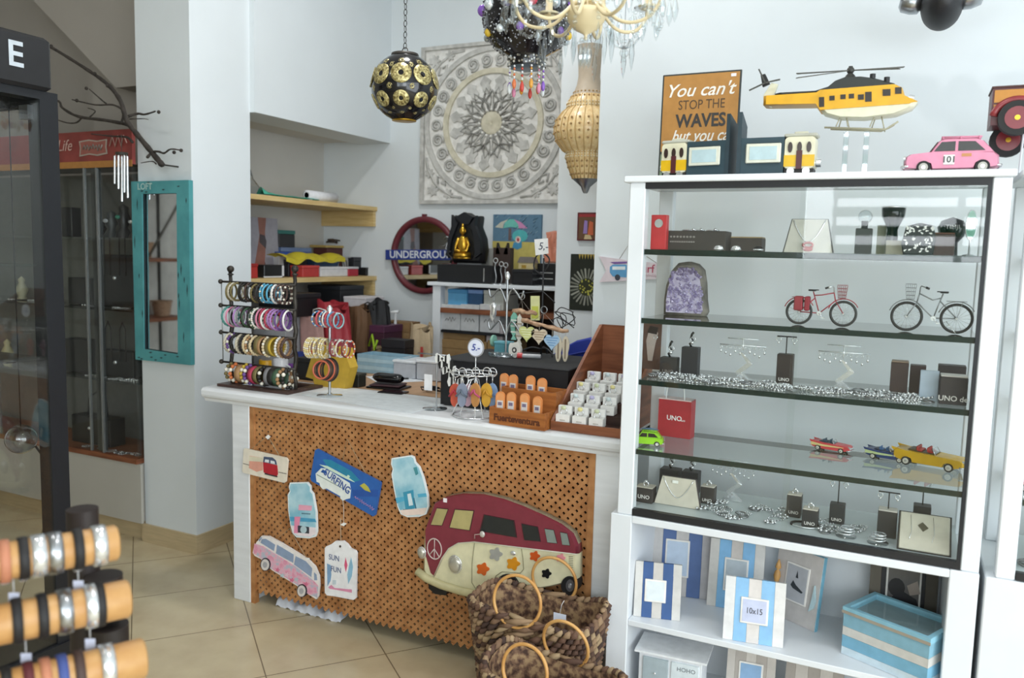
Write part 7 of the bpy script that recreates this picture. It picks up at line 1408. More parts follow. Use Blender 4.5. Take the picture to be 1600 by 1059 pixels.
# model aeroplane hanging top right
AY = 3.0; c_ = at(1472, 0, 1, AY); u = (at(1522, 0, 1, AY)[0]-c_[0])/50
t = thing('model_aeroplane', 'silver and black model aeroplane hanging upside of the top right corner', 'model aeroplane', c_)
t['label'] = 'silver and black model aeroplane hanging above the cabinet, cut by the top edge'
part('fuselage', MB().ball((0, 0, -12*u), 1, 'black', 16, (34*u, .12, 38*u)).lathe([(18*u, 0), (16*u, 20*u), (10*u, 30*u)], 'black_gloss', 16, TR(0, 0, 6*u)), t)
for s_, cx_ in ((-1, -33), (1, 40)): part('engine', MB().lathe([(.0005, -30*u), (8*u, -26*u), (9*u, -14*u), (15*u, -12*u), (19*u, 0), (19*u, 16*u), (12*u, 22*u), (.0005, 24*u)], 'steel', 18, TR(cx_*u+(-12*u if s_ < 0 else 0), 0, -2*u) @ RY(rad(70)*s_)), t)
part('wing', MB().poly([(40*u, 2*u), (140*u, 12*u), (160*u, 30*u), (40*u, 20*u)], -.06, .06, 'steel'), t); part('wing', MB().poly([(-40*u, 10*u), (-40*u, 22*u), (-140*u, 40*u), (-140*u, 34*u)][::-1], -.05, .06, 'steel'), t)
part('hanging_wire', MB().cyl((0, 0, 20*u), (0, 0, CEIL-c_[2]-.01), .0012, 'steel', n=6), t)
# ceiling downlights (above the frame)
for k, (x_, y_, p_) in enumerate(DOWN):
    t = thing('ceiling_light', 'round recessed ceiling light above the shop floor, out of the frame', 'ceiling light', (x_, y_, CEIL-.001), group='recessed ceiling lights')
    part('trim_ring', MB().tor((0, 0, -.004), .125, .008, 'white', 30, 6), t); part('diffuser', MB().lathe([(.118, -.010), (.118, -.001)], 'spot', 26), t)
# ================================================================ far left: display case, mirror, branch, tower, bracelet stand
DX0, DX1, DY = -5.9, -3.648, 2.97
t = thing('wall_display_case', 'long dim display case with a red header board behind the pillar', 'display case', (0, DY, 0))
part('base_panel', MB().box(DX0, DX1+.02, 0, .015, .108, .432, 'base_cream'), t); part('plinth', MB().box(DX0, DX1-.01, .05, .07, 0, .108, 'skirting'), t); part('base_box', MB().box(DX0, DX1, .015, .32, .11, .43, 'base_cream'), t)
part('sill', MB().box(DX0, DX1, -.008, .33, .433, .460, 'wood'), t)
part('back_panel', MB().box(DX0, DX1, .32, .33, .46, 2.0, '6d6d6a 0.7'), t)
part('header_board', MB().box(DX0, DX1+.01, 0, .02, 2.012, 2.19, 'header_red').box(DX0, DX1+.01, -.003, 0, 2.0, 2.034, 'b07a3c 0.6').box(DX0, DX1, .02, .32, 2.012, 2.02, '55504a'), t)
for z in (.868, 1.255, 1.634):
    m = MB(); m.box(DX0, DX1, .01, .315, z-.010, z, 'shelf_glass'); part('glass_shelf', m, t)
for x in (-4.013, -3.915, -4.9, -4.82): part('glass_door_edge', MB().box(x-.006, x+.006, -.002, .01, .462, 2.0, '8c9090 0.25 0.5'), t)
part('upright', MB().box(-3.985, -3.945, .02, .05, .462, 2.0, '4a4d4d 0.4'), t)
part('glass_door', MB().box(DX0, -3.92, .0, .004, .462, 2.0, 'pane'), t); part('glass_door', MB().box(-4.01, DX1, .012, .016, .462, 2.0, 'pane'), t)
part('end_panel', MB().box(DX1-.012, DX1, .012, .32, .46, 2.0, 'dirty_pane'), t)
text('Life', .085, 'c9a59a', t, (-4.16, -.0035, 2.12), shear=.3); scribble(.15, .035, '8e8a84', t, (-3.93, -.0055, 2.105), 3, r=.004)
m = MB(); m.poly([(p_[0]*.11-3.93, p_[1]*.045+2.105) for p_ in ((-1, -1), (-.3, -.8), (.3, -1), (1, -.8), (.95, 0), (1, .9), (.3, .75), (-.3, .95), (-1, .8), (-.93, 0))], -.0035, -.002, 'a79d92 0.6'); m.poly([(p_[0]*.10-3.93, p_[1]*.037+2.105) for p_ in ((-1, -1), (-.3, -.8), (.3, -1), (1, -.8), (.95, 0), (1, .9), (.3, .75), (-.3, .95), (-1, .8), (-.93, 0))], -.004, -.0035, '9a5a50 0.6'); part('badge', m, t)
scribble(.13, .06, 'c9a59a', t, (-3.735, -.0045, 2.13), 5, r=.0035)
# goods in the case
def dcb(label, name, cat, x0, y0, x1, y1, z, Y, depth, col, extra=None, grp=None):
    a, b, c0, d0 = fit(x0, y0, x1, y1, Y); h = d0-z; W = b-a; s_ = thing(name, label, cat, ((a+b)/2, Y, z+.001), 0, grp); part('body', MB().rbox(-W/2, W/2, 0, depth, 0, h, col, .003), s_)
    if extra: extra(s_, W, h, depth)
    return s_
def bagh(s_, W, h, d): part('handle', MB().tube([(-W*.25, d/2, h), (-W*.22, d/2, h+.10), (0, d/2, h+.14), (W*.22, d/2, h+.10), (W*.25, d/2, h)], .005, '262626'), s_); part('buckle', MB().ball((0, -.004, h*.6), .012, 'silver', 8), s_)
def loops(s_, W, h, d):
    for q_ in (-.25, .2): part('cord_loop', MB().tube([(W*q_-.025, -.002, h*.6), (W*q_-.022, 0, h+.12), (W*q_, 0, h+.16), (W*q_+.022, 0, h+.12), (W*q_+.025, -.002, h*.6)], .0035, '33302e'), s_)
    part('pendant', MB().ball((0, -.008, h*.55), .012, 'silver', 8), s_)
dcb('black handbag leaning on the lowest level of the dim display case', 'handbag', 'handbag', 112, 652, 172, 690, .461, 3.06, .1, '1d1d1e 0.5', bagh)
dcb('black necklace board with hanging cords, on the shelf above the black handbag', 'necklace_board', 'jewellery stand', 158, 548, 208, 588, .869, 3.08, .06, '222324 0.5', loops)
dcb('low black block with silver pieces at the left of the necklace board', 'jewellery_block', 'jewellery stand', 102, 530, 138, 578, .869, 3.05, .08, '232426 0.5')
dcb('black jewellery board on the middle shelf next to the mirror frame', 'jewellery_block', 'jewellery stand', 155, 398, 208, 446, 1.256, 3.1, .05, '252627 0.5', loops)
dcb('flat black box on the middle shelf at the left of the door frame', 'jewellery_block', 'jewellery stand', 106, 434, 142, 447, 1.256, 3.06, .1, '1f2021 0.5')
dcb('pair of tall black cases on the top shelf of the dim display case', 'black_case', 'case', 96, 324, 112, 371, 1.635, 3.05, .06, '1e1f22 0.5')
for k, (x0, y0, x1, y1, c_) in enumerate(((142, 345, 158, 370, '2a2b2c'), (158, 328, 176, 371, '3b3f3f'), (177, 318, 196, 371, '202122'), (197, 330, 212, 371, '35302e'))):
    p_ = at((x0+x1)/2, y1, 1, 3.07); a, b, c0, d0 = fit(x0, y0, x1, y1, 3.07); h = d0-1.635; W = (b-a)/2
    s_ = thing('figurine', ['small dark figurine nearest the door frame on the top shelf', 'grey figurine with a silver plate on the top shelf', 'tall black figurine right of the grey one on the top shelf', 'dark figurine beside the teal mirror on the top shelf'][k], 'figurine', (p_[0], 3.10, 1.636))
    part('body', MB().lathe([(W, 0), (W*.8, h*.15), (W*.45, h*.3), (W*.8, h*.55), (W*.5, h*.75), (W*.55, h*.9), (.0005, h)], c_+' 0.4', 12), s_); part('trinket', MB().ball((0, -W*.8, h*.6), .014, ['silver', 'c9cdd0 0.2', '2f7a66 0.4', 'silver'][k], 8, (1.4, .5, .8)), s_)
for z, n in ((.461, 12), (.869, 10), (1.256, 6)): scatter(n, -4.15, -3.70, 3.0, 3.04, z-.001, 'small silver trinket at the front of a shelf in the dim display case', 'silver trinkets in the dim display case', 'silver_trinket', 'trinket')
scatter(8, -5.2, -4.6, 3.0, 3.1, 1.256, 'silver trinket seen through the tower\'s glass in the display case', 'silver trinkets behind the tower', 'silver_trinket', 'trinket')
for k in range(5):
    s_ = thing('figurine', 'pale ornament in the display case seen through the tower glass', 'figurine', (-4.45-.16*k, 3.1, [1.256, .869][k % 2]+.001), 0, 'pale ornaments behind the tower glass'); part('body', MB().lathe([(.03, 0), (.02, .02), (.035, .06), (.015, .10), (.02, .12), (.0005, .14)], ['c9c29a 0.5', '6a5048 0.5', 'b9b59a 0.5'][k % 3], 12), s_); part('base', MB().box(-.035, .035, -.03, .03, 0, .004, '3a3a3a'), s_)
# teal mirror on the pillar
MY = 3.003; o = at(254, 570, 1, MY); o[1] = MY; q = lambda pts: px(pts, MY-.015, o)
t = thing('wall_mirror', 'tall narrow mirror in a worn teal painted frame on the pillar', 'mirror', o)
O = q([(208, 284), (298, 281.5), (301, 570), (215, 561)]); I = q([(225, 303), (279, 302), (281, 553), (228, 545)])
for k in range(4):
    a_, b_, c__, d_ = O[k], O[(k+1) % 4], I[(k+1) % 4], I[k]; part('frame_bar', MB().poly([a_, b_, c__, d_][::1], -.028, -.001, 'teal_old'), t)
part('inner_rim', MB().tube([(p_[0], -.016, p_[1]) for p_ in I], .005, '2b3338 0.5', 5, True), t)
part('glass', MB().poly(I, -.010, -.004, 'mirror'), t)
m = MB(); Rr = random.Random(3)
for k in range(26):
    e = Rr.choice([0, 1, 1, 2, 3]); f_ = Rr.random(); g_ = Rr.uniform(.1, .9); A_ = Vector(O[e]).lerp(Vector(O[(e+1) % 4]), f_); B_ = Vector(I[e]).lerp(Vector(I[(e+1) % 4]), f_); P_ = A_.lerp(B_, g_); L_, w_ = (.012, .004) if e in (0, 2) else (.004, Rr.uniform(.01, .035))
    m.poly([(P_.x-L_, P_.y), (P_.x, P_.y+w_), (P_.x+L_, P_.y+w_*.3), (P_.x, P_.y-w_)][::-1], -.0288, -.027, '2c4548 0.7')
part('worn_patches', m, t); a_ = q([(232, 292)])[0]; text('LOFT', .045, 'a9c9c4', t, (a_[0]-.01, -.030, a_[1]), bold=.001)
# dry branch and wind chime
BYY = 2.90; o = at(253, 257, 1, BYY); q = lambda pts, s=0: [(p_[0], s*sin(i*1.3)*.03, p_[1]) for i, p_ in enumerate(px(pts, BYY, o))]
t = thing('dry_branch', 'bare twisted dark branch fixed high beside the pillar', 'branch', o)
m = MB()
for pts, r0_, r1_ in (([(253, 257), (235, 243), (215, 215), (204, 190), (196, 160), (170, 135), (140, 115), (105, 90), (80, 72), (50, 60)], .012, .005), ([(205, 200), (190, 193), (160, 187), (128, 183), (105, 170), (90, 158), (60, 150)], .008, .004), ([(128, 183), (112, 190), (100, 191), (88, 185)], .004, .002), ([(200, 182), (208, 176), (222, 178), (248, 175)], .006, .003), ([(230, 246), (230, 237), (243, 236), (262, 240), (274, 234), (283, 235)], .006, .0025), ([(207, 222), (190, 213), (170, 212), (148, 210)], .006, .002), ([(190, 193), (184, 172), (172, 163), (155, 165), (120, 157)], .005, .0025), ([(166, 162), (148, 152), (135, 138)], .0035, .002), ([(244, 256), (230, 251), (216, 254)], .003, .0015), ([(200, 185), (184, 170), (186, 160)], .003, .0015), ([(140, 183), (141, 172), (133, 168)], .003, .002), ([(202, 186), (216, 184), (228, 186)], .0025, .001)):
    P_ = smooth(q(pts, 1)); n_ = len(P_); m.tube(P_, [(r0_+(r1_-r0_)*i/(n_-1))*(1.25+.14*sin(i*2.3)) for i in range(n_)], 'bark', 7)
for a_ in ((248, 175), (120, 157), (135, 138), (283, 235), (148, 115), (168, 134), (272, 238), (80, 72)): p_ = q([a_])[0]; m.ball(p_, .009, 'bark', 6)
part('wood', m, t); part('wall_hook', MB().cyl((-.005, .0, 0), (-.005, 3.004-BYY, 0), .004, 'iron'), t)
hx = at(181, 213, 1, BYY-.02); t = thing('wind_chime', 'silver tube wind chime hanging from the dry branch', 'wind chime', (hx[0], BYY+.012, hx[2]+.004)); q1 = lambda x_, y_: (at(x_, y_, 1, BYY-.02)[0]-hx[0], at(x_, y_, 1, BYY-.02)[2]-hx[2])
zd = q1(181, 240)[1]; part('disc', MB().lathe([(.03, zd-.006), (.03, zd+.006)], '3b3630 0.6', 20), t); part('cord', MB().tube([(0, 0, .012), (0, 0, zd)], .0015, '55504a', 5), t)
for k, (x_, y0, y1, dy) in enumerate(((175, 245, 288, -.016), (179, 262, 315, .012), (182, 245, 296, -.02), (188, 245, 301, -.008), (187, 280, 309, .016))): part('tube', MB().cyl((q1(x_, y0)[0], dy, zd-.012), (q1(x_, y1)[0], dy, q1(x_, y1)[1]), .0055, 'silver', n=10).tube([(q1(x_, y0)[0]*.7, dy*.7, zd), (q1(x_, y0)[0], dy, zd-.014)], .001, 'e0e0e0', 4), t)
# black-framed glass tower (its right-hand face looks at us)
TX = -2.86; ya, yb_ = at(77, 600, 0, TX)[1], at(104, 600, 0, TX)[1]; ZT = at(95, 148, 0, TX)[2]
t = thing('glass_tower', 'black-framed glass display tower with white lettering on its header', 'display tower', (TX, 0, 0)); PW = yb_-ya
for x_ in (-PW, -.55): 
    for y_ in (ya, 1.12): part('corner_post', MB().box(x_, x_+PW, y_, y_+PW, .06, ZT, 'frame_black'), t)
part('base', MB().box(-.56, .01, 1.11, yb_+.02, 0, .06, 'frame_black'), t); part('top_frame', MB().box(-.55+PW, -PW, 1.14, 1.20, ZT-.05, ZT, 'frame_black').box(-PW, 0, 1.12+PW, ya, ZT-.03, ZT, 'frame_black').box(-.55, -.55+PW, 1.12+PW, ya, ZT-.03, ZT, 'frame_black').box(-.55+PW, -PW, ya+.01, ya+.05, ZT-.05, ZT, 'frame_black'), t)
yh = at(82, 100, 0, TX+.02)[1]; zh = at(82, 62, 0, TX+.02)[2]
part('header', MB().rbox(-.57, .02, 1.02, yh, ZT, zh, 'black', .012), t)
e_ = at(37, 90, 0, TX+.02); zE = (at(20, 64, 0, TX+.02)[2]+at(20, 106, 0, TX+.02)[2])/2; hE = at(20, 64, 0, TX+.02)[2]-at(20, 106, 0, TX+.02)[2]
text('E', hE*1.33, 'c9d2da', t, (.0215, e_[1], zE), rot=(pi/2, 0, pi/2), align='RIGHT', bold=.002, label='white capital letter')
part('side_pane', MB().box(-.008, -.004, 1.12+PW, ya, .06, ZT-.03, 'dirty_pane'), t); part('side_pane', MB().box(-.545, -.541, 1.12+PW, ya, .06, ZT-.03, 'dirty_pane'), t)
for z_ in (1.18, 1.52): part('glass_shelf', MB().box(-.52, -.02, 1.22, ya-.02, z_-.008, z_, 'shelf_glass'), t)
part('hinge', MB().box(-.09, -.04, ya-.02, ya, ZT-.10, ZT-.05, 'steel'), t)
for k in range(3):
    s_ = thing('trinket_dish', 'trinket dish on the glass shelf inside the black tower, coloured as if lit yellow', 'ornament', (TX-.16-.12*k, 1.62-.05*k, 1.181), 0, 'trinket dishes inside the black tower'); part('dish', MB().lathe([(.02, 0), (.045, .02), (.05, .03), (.02, .012), (.0005, .01)], 'c9bf86 0.5', 16), s_); part('figure', MB().lathe([(.012, .02), (.02, .05), (.01, .08), (.0005, .09)], '5a4038 0.5', 10), s_)  # the yellow light on these dishes is put into their colour
gb = at(33, 686, 0, TX-.1); s_ = thing('glass_ball', 'clear glass ball with a black cord hanging inside the tower', 'glass ball', gb); part('ball', MB().ball((0, 0, 0), .055, 'plastic_clear', 14), s_); part('cord', MB().tube([(0, 0, .05), (0, 0, ZT-.06-gb[2])], .002, 'black', 5).tube(smooth([(.02, .04, -.03), (.03, .09, -.15), (.02, .10, -.40), (.02, .09, -.62), (.0, .05, -gb[2]+.065)]), .004, 'black', 6), s_)
# bracelet stand in the foreground
D1 = .90; dirv = Vector((.476, .88, 0)).normalized()
mast = at(160, 930, 1, D1+.10); t = thing('bracelet_roll_stand', 'dark floor stand with wooden rolls of leather bracelets, blurred in the left foreground', 'bracelet stand', (mast[0]-.05, mast[1], 0))
part('mast', MB().cyl((0, 0, .03), (0, 0, 1.10), .028, '2a211f 0.5', n=20), t)
for k, e in enumerate(((.36, .05), (-.30, -.05), (.05, .34), (-.05, -.34))): part('foot', MB().tube([(0, 0, .05), (e[0]*.5, e[1]*.5, .035), (e[0], e[1], .016)], .015, 'black', 8), t)
part('sleeve', MB().cyl((.055, 0, .90), (.055, 0, .98), .033, '241c1a 0.5', n=20).cyl((.065, 0, .81), (.065, 0, .885), .035, '241c1a 0.5', n=20), t)
LBL = {'b': ('black leather', '1c1a1b 0.6'), 's': ('silver metal', 'silver'), 'r': ('terracotta leather', 'b8785a 0.6'), 'd': ('dark brown leather', '43302a 0.6'), 'u': ('blue leather', '3f4f8a 0.6'), 'm': ('maroon leather', '5a2328 0.6'), 'g': ('grey metal', 'steel')}
for k, (ex, ey, rr_, seq) in enumerate(((184, 847, .029, [(.025, 's'), (.052, 'b'), (.080, 'g'), (.100, 's'), (.118, 'b'), (.140, 'r'), (.165, 's'), (.190, 'b'), (.205, 'b'), (.222, 'g'), (.240, 'b'), (.256, 'b')]), (202, 934, .031, [(.040, 'b'), (.050, 's'), (.083, 'g'), (.110, 'b'), (.140, 'b'), (.178, 's'), (.205, 'd'), (.235, 'b'), (.25, 'b')]), (226, 1027, .0325, [(.050, 's'), (.085, 'd'), (.105, 'u'), (.125, 'r'), (.145, 'm'), (.17, 'b')]))):
    E_ = at(ex, ey, 1, D1); ln = .42; q_ = dirv.to_track_quat('Z', 'Y').to_matrix().to_4x4(); q_.translation = E_-dirv*ln
    roll = thing('wooden_roll', ['top', 'middle', 'lowest'][k]+' pale wooden roll of the foreground bracelet stand', 'display roll', E_-dirv*ln); roll.rotation_euler = dirv.to_track_quat('Z', 'Y').to_euler()
    part('roll', MB().lathe([(.0005, 0), (rr_, 0), (rr_, ln-.004), (rr_-.004, ln), (.0005, ln)], 'roll', 30), roll); part('support_rod', MB().cyl((0, 0, -.03), (0, 0, 0), .008, 'iron'), roll)
    for dd, ch in seq:
        nm, col = LBL[ch]; P_ = E_-dirv*dd*1.15; w_ = .010 if ch in 'sg' else .007
        s_ = thing('leather_bracelet' if ch not in 'sg' else 'metal_bracelet', nm+' bracelet fastened round the '+['top', 'middle', 'lowest'][k]+' wooden roll', 'bracelet', P_, group='bracelets on the foreground rolls'); s_.rotation_euler = roll.rotation_euler
        part('band', MB().lathe([(rr_+.001, -w_), (rr_+.004, -w_), (rr_+.005, 0), (rr_+.004, w_), (rr_+.001, w_), (rr_+.001, -w_)], col, 28), s_)
        if ch not in 'sg': part('clasp', MB().lathe([(rr_+.004, -w_*.8), (rr_+.0075, 0), (rr_+.004, w_*.8)], 'silver', 28, None) if False else MB().rbox(-.012, .012, -w_*.9, w_*.9, rr_+.003, rr_+.009, 'silver', .002, Matrix.Rotation(rad(-70+40*(k % 2)), 4, 'Z') @ Matrix.Rotation(pi/2, 4, 'Y') @ Matrix.Rotation(pi/2, 4, 'Z')), s_)
    for j, dd in enumerate((.06, .15)):
        P_ = E_-dirv*dd; s_ = thing('price_tag', 'white price tag dangling below the '+['top', 'middle', 'lowest'][k]+' wooden roll', 'price tag', P_-Vector((0, 0, rr_+.012)), rad(30), 'price tags on the foreground rolls'); part('tag', MB().box(-.008, .008, -.0006, .0006, -.045, -.012, 'c9ccdd 0.6'), s_); part('string', MB().tube([(0, 0, -.012), (0, 0, .012)], .0008, 'dddddd', 4), s_)
# ================================================================ things behind the camera that mirrors and glass show
t = thing('wall_poster', 'red square poster on the beige wall, seen only as a reflection', 'poster', (-1.30, -3.098, 2.0), pi); part('sheet', MB().box(-.13, .13, -.004, 0, 0, .26, 'a83238 0.5'), t); scribble(.18, .06, '7d1f26', t, (0, -.006, .12), 6, (0, rad(15), 0), r=.003)
t = thing('striped_blind', 'green and white striped blind hanging in the shop-front window, seen only as a reflection', 'blind', (0, -3.05, 1.62))
part('head_rail', MB().box(-.75, 1.25, -.01, .03, 1.44, 1.5, 'steel'), t)
for k in range(8): part('stripe_slat', MB().box(-.7, 1.2, 0, .012, .06+.17*k, .15+.17*k, '3f9a72 0.6' if k % 2 else '9fc9b4 0.6'), t)
part('side_tape', MB().box(-.69, -.66, .013, .016, .06, 1.44, 'e0e4e2'), t); part('side_tape', MB().box(1.16, 1.19, .013, .016, .06, 1.44, 'e0e4e2'), t)
t = thing('storage_rack', 'dark metal storage rack with baskets by the far left wall, seen in the teal mirror', 'rack', (-6.2, .3, 0), pi/2)
for x_ in (0, .9):
    for y_ in (0, .4): part('post', MB().box(x_, x_+.04, y_, y_+.04, 0, 2.2, '5a544c 0.5'), t)
for z_ in (.9, 1.45, 2.15): part('shelf', MB().box(0, .94, 0, .44, z_, z_+.03, 'wood'), t)
part('brace', MB().tube([(.02, 0, 2.15), (.47, 0, 1.5)], .012, '5a544c'), t); part('brace', MB().tube([(.92, 0, 2.15), (.47, 0, 1.5)], .012, '5a544c'), t)
for k in range(4):
    s_ = thing('wicker_basket', 'pale wicker basket on the far rack seen in the teal mirror', 'basket', (-6.42, .45+.2*k, 1.482 if k % 2 else .932), 0, 'baskets on the far rack'); part('body', MB().lathe([(.07, 0), (.09, .12), (.095, .14), (.085, .12), (.065, .01)], 'drift', 16), s_); part('rim', MB().tor((0, 0, .14), .095, .006, 'drift', 18, 5), s_)
# ================================================================ stands and trinkets on the black block, clutter under the alcove shelf
BT = BT+.003; SY = 3.12
def onblk(px_, Y=SY): return at(px_, 560, 1, Y)[0]
# silver scroll stand
t = thing('scroll_stand', 'tall silver stand with scrolled hooks at the left of the black block', 'jewellery stand', (onblk(790), SY, BT)); fz = lambda y, Y=SY: at(790, y, 1, Y)[2]-BT; fx = lambda x, Y=SY: at(x, 500, 1, Y)[0]-onblk(790)
part('pole', MB().cyl((0, 0, .0), (0, 0, fz(430)), .0045, 'steel').lathe([(.008, fz(436)), (.012, fz(430)), (.004, fz(424))], 'silver', 14), t); part('foot', MB().lathe([(.05, 0), (.048, .006), (.008, .010)], 'steel', 24), t)
for y0 in (457, 508):
    part('scroll_hook', MB().tube(smooth([(0, 0, fz(y0+18)), (fx(786), 0, fz(y0+4)), (fx(780), 0, fz(y0-6)), (fx(772), 0, fz(y0+2)), (fx(766), 0, fz(y0+8)), (fx(763), 0, fz(y0-4))]), .0042, 'steel', 8), t)
    part('scroll_hook', MB().tube(smooth([(0, 0, fz(y0+18)), (fx(794), 0, fz(y0+4)), (fx(800), 0, fz(y0-6)), (fx(808), 0, fz(y0+2)), (fx(813), 0, fz(y0+8)), (fx(817), 0, fz(y0-4))]), .0042, 'steel', 8), t)
for k, (px_, y0, y1) in enumerate(((768, 466, 503), (772, 466, 498))):
    s_ = thing('hanging_charm', ['white winged charm hanging on the upper left hook of the scroll stand', 'slim silver charm beside the white winged one on the scroll stand'][k], 'charm', (onblk(px_), SY-.012*k, BT+fz(y0))); L_ = fz(y0)-fz(y1)
    part('body', MB().lathe([(.0005, -L_), (.012, -L_*.8), (.010, -L_*.5), (.014, -L_*.35), (.0005, -L_*.2)], 'e2dfd8 0.4' if k == 0 else 'silver', 10), s_); part('cord', MB().tube([(0, 0, -L_*.22), (0, 0, .004)], .0012, 'steel', 4), s_)
# black stand with a price card and the driftwood mobiles
BX = onblk(845, 3.22); t = thing('card_stand', 'thin black stand holding a white handwritten price card above the mobiles', 'stand', (BX, 3.22, BT)); gz = lambda y: at(845, y, 1, 3.22)[2]-BT; gx = lambda x: at(x, 480, 1, 3.22)[0]-BX
part('pole', MB().tube([(0, 0, .004), (0, 0, gz(403))], .004, 'black'), t); part('scroll', MB().tube(smooth([(0, 0, gz(430)), (gx(833), 0, gz(420)), (gx(835), 0, gz(402)), (gx(845), 0, gz(395)), (gx(856), 0, gz(404)), (gx(853), 0, gz(418)), (0, 0, gz(424))]), .0035, 'black', 6), t)
part('arm', MB().tube([(gx(800), -.06, gz(462)), (0, 0, gz(455)), (gx(875), -.06, gz(470))], .003, 'black', 6), t)
for e in ((gx(822), -.03), (gx(868), -.03), (0, .06)): part('foot', MB().tube(smooth([(0, 0, gz(545)), (e[0]*.5, e[1]*.5, gz(543)), (e[0], e[1], .02), (e[0]*1.1, e[1]*1.1, .004)]), .004, 'black', 6), t)
part('card', MB().poly(px([(836, 374), (857, 372), (858, 396), (838, 399)], 3.22, Vector((BX, 3.22, BT)))[::-1], -.008, -.006, 'e9e9e9'), t); text('5,-', .045, '3a3f55', t, (gx(847), -.0085, gz(385)), shear=.2)
part('yellow_tag', MB().poly(px([(832, 462), (846, 462), (846, 500), (832, 500)], 3.22, Vector((BX, 3.22, BT)))[::-1], -.02, -.018, 'd9d9a0 0.5').poly(px([(834, 478), (844, 478), (844, 497), (834, 497)], 3.22, Vector((BX, 3.22, BT)))[::-1], -.021, -.02, 'c9cc5a 0.5'), t, label='pale yellow hanging tag')
def mobile(label, x0, y0, x1, y1, Y, seed, hang):
    o_ = at((x0+x1)/2, (y0+y1)/2, 1, Y); Rr = random.Random(seed); t = thing('driftwood_mobile', label, 'mobile', o_); qq = lambda x, y: (at(x, y, 1, Y)[0]-o_[0], 0, at(x, y, 1, Y)[2]-o_[2])
    a_, b_ = Vector(qq(x0, y0)), Vector(qq(x1, y1)); P_ = [a_.lerp(b_, i/9)+Vector((0, Rr.uniform(-.004, .004), Rr.uniform(-.004, .004))) for i in range(10)]
    part('driftwood', MB().tube(P_, [.006+Rr.uniform(0, .006) for _ in P_], 'drift', 8), t)
    top = Vector(qq(*hang)); part('ring', MB().tor(tuple(top), .014, .002, 'steel', 18, 5, None, 'y'), t)
    part('wire', MB().tube([a_*.6, top-Vector((0, 0, .013)), b_*.6], .001, '8a8078', 4).tube([P_[4], top-Vector((0, 0, .013))], .001, '8a8078', 4), t)
    return t, qq
t, qq = mobile('short driftwood mobile with a teal fish and a white fish', 801, 484, 838, 490, 3.14, 4, (815, 463))
def fish(m, c, h, col, st):
    m.poly([(c[0]+x*h, c[2]+z*h) for x, z in ((0, .5), (.12, .3), (.14, 0), (.08, -.28), (.03, -.36), (.1, -.5), (-.1, -.5), (-.03, -.36), (-.08, -.28), (-.14, 0), (-.12, .3))][::-1], -.008, 0, col)
    for k in range(3): m.box(c[0]-.11*h, c[0]+.11*h, -.009, -.008, c[2]+(.15-.2*k)*h, c[2]+(.2-.2*k)*h, st)
    return m
for (x_, y_, h, c1, c2) in ((804, 508, .125, '7fb8a6 0.6', 'd9e0d6'), (812, 514, .13, 'ded9ce 0.6', 'a99a8a')): part('fish', fish(MB(), qq(x_, y_), h, c1, c2), t)
t, qq = mobile('long driftwood mobile hung with striped hearts and sandals', 816, 500, 888, 518, 3.06, 9, (850, 484))
def heart(c, r, col, st):
    m = MB(); P_ = [(c[0]+r*.062*16*sin(a)**3, c[2]+r*.062*(13*cos(a)-5*cos(2*a)-2*cos(3*a)-cos(4*a))) for a in [2*pi*i/30 for i in range(30)]]; m.poly(P_, -.008, 0, col)
    for k in range(4): m.box(c[0]-r*(.8-.15*k), c[0]+r*(.8-.15*k), -.009, -.008, c[2]+r*(.35-.28*k), c[2]+r*(.45-.28*k), st)
    m.tube([(c[0], -.003, c[2]+r*.3), (c[0], -.003, c[2]+r*1.5)], .0008, 'c9bfae', 4); return m
for (x_, y_, c1, c2) in ((824, 520, 'cfd28a 0.6', 'e3e6c0'), (843, 524, 'd6c7b0 0.6', 'a9937a'), (863, 533, 'a9c6e0 0.6', '6f9cc8')): part('heart', heart(qq(x_, y_), .036, c1, c2), t)
for x_ in (873, 884): c = qq(x_, 545); part('sandal', MB().poly([(c[0]+a, c[2]+b) for a, b in sandal(.105, .034)][::-1], -.006, 0, 'cfc3ae 0.6').box(c[0]-.003, c[0]+.003, -.007, -.006, c[2]-.04, c[2]+.04, '8a7a68').tube([(c[0], -.003, c[2]+.05), (c[0], -.003, c[2]+.10)], .0008, 'c9bfae', 4), t)
# small things on the block
def bt(label, name, cat, x0, y0, x1, y1, Y, d, col, **k): return bx(label, name, cat, x0, y0, x1, y1, Y, d, col, BT, **k)
t = bt('teal tin box with a white reel at its side on the black block', 'tin_box', 'box', 772, 534, 795, 561, 3.20, .05, '5f9fae 0.4', lid='6fb0be 0.4'); part('reel', MB().cyl((-.055, .02, .05), (-.045, .02, .05), .026, '8fc0ac 0.4', n=20).cyl((.045, .0, .03), (.055, .0, .03), .02, 'dedcd6 0.4', n=20), t)
s_ = thing('white_reel', 'small white wheel ornament with a dark eye beside the teal tin', 'ornament', (onblk(805, 3.10), 3.10, BT)); part('wheel', MB().poly(circ(0, .034, .028, .032, 22)[::-1], -.01, .01, 'dad6ce 0.4').poly(circ(0, .034, .011, .012, 14)[::-1], -.012, -.01, '3a3836').poly(circ(0, .034, .005, .006, 10)[::-1], -.013, -.012, 'dad6ce'), s_)
for k, x_ in enumerate((772, 783, 797)): s_ = thing('glass_dish', 'clear faceted glass dish near the front edge of the black block, '+['left one', 'middle one', 'right one'][k], 'glass dish', (onblk(x_, 3.07), 3.075+.004*k, BT)); part('bowl', MB().lathe([(.012, .001), (.022, .004), (.028, .018), (.024, .020), (.012, .006), (.0005, .005)], 'crystal', 8, None, False), s_); part('bead', MB().ball((0, 0, .012), .006, 'silver', 6), s_)
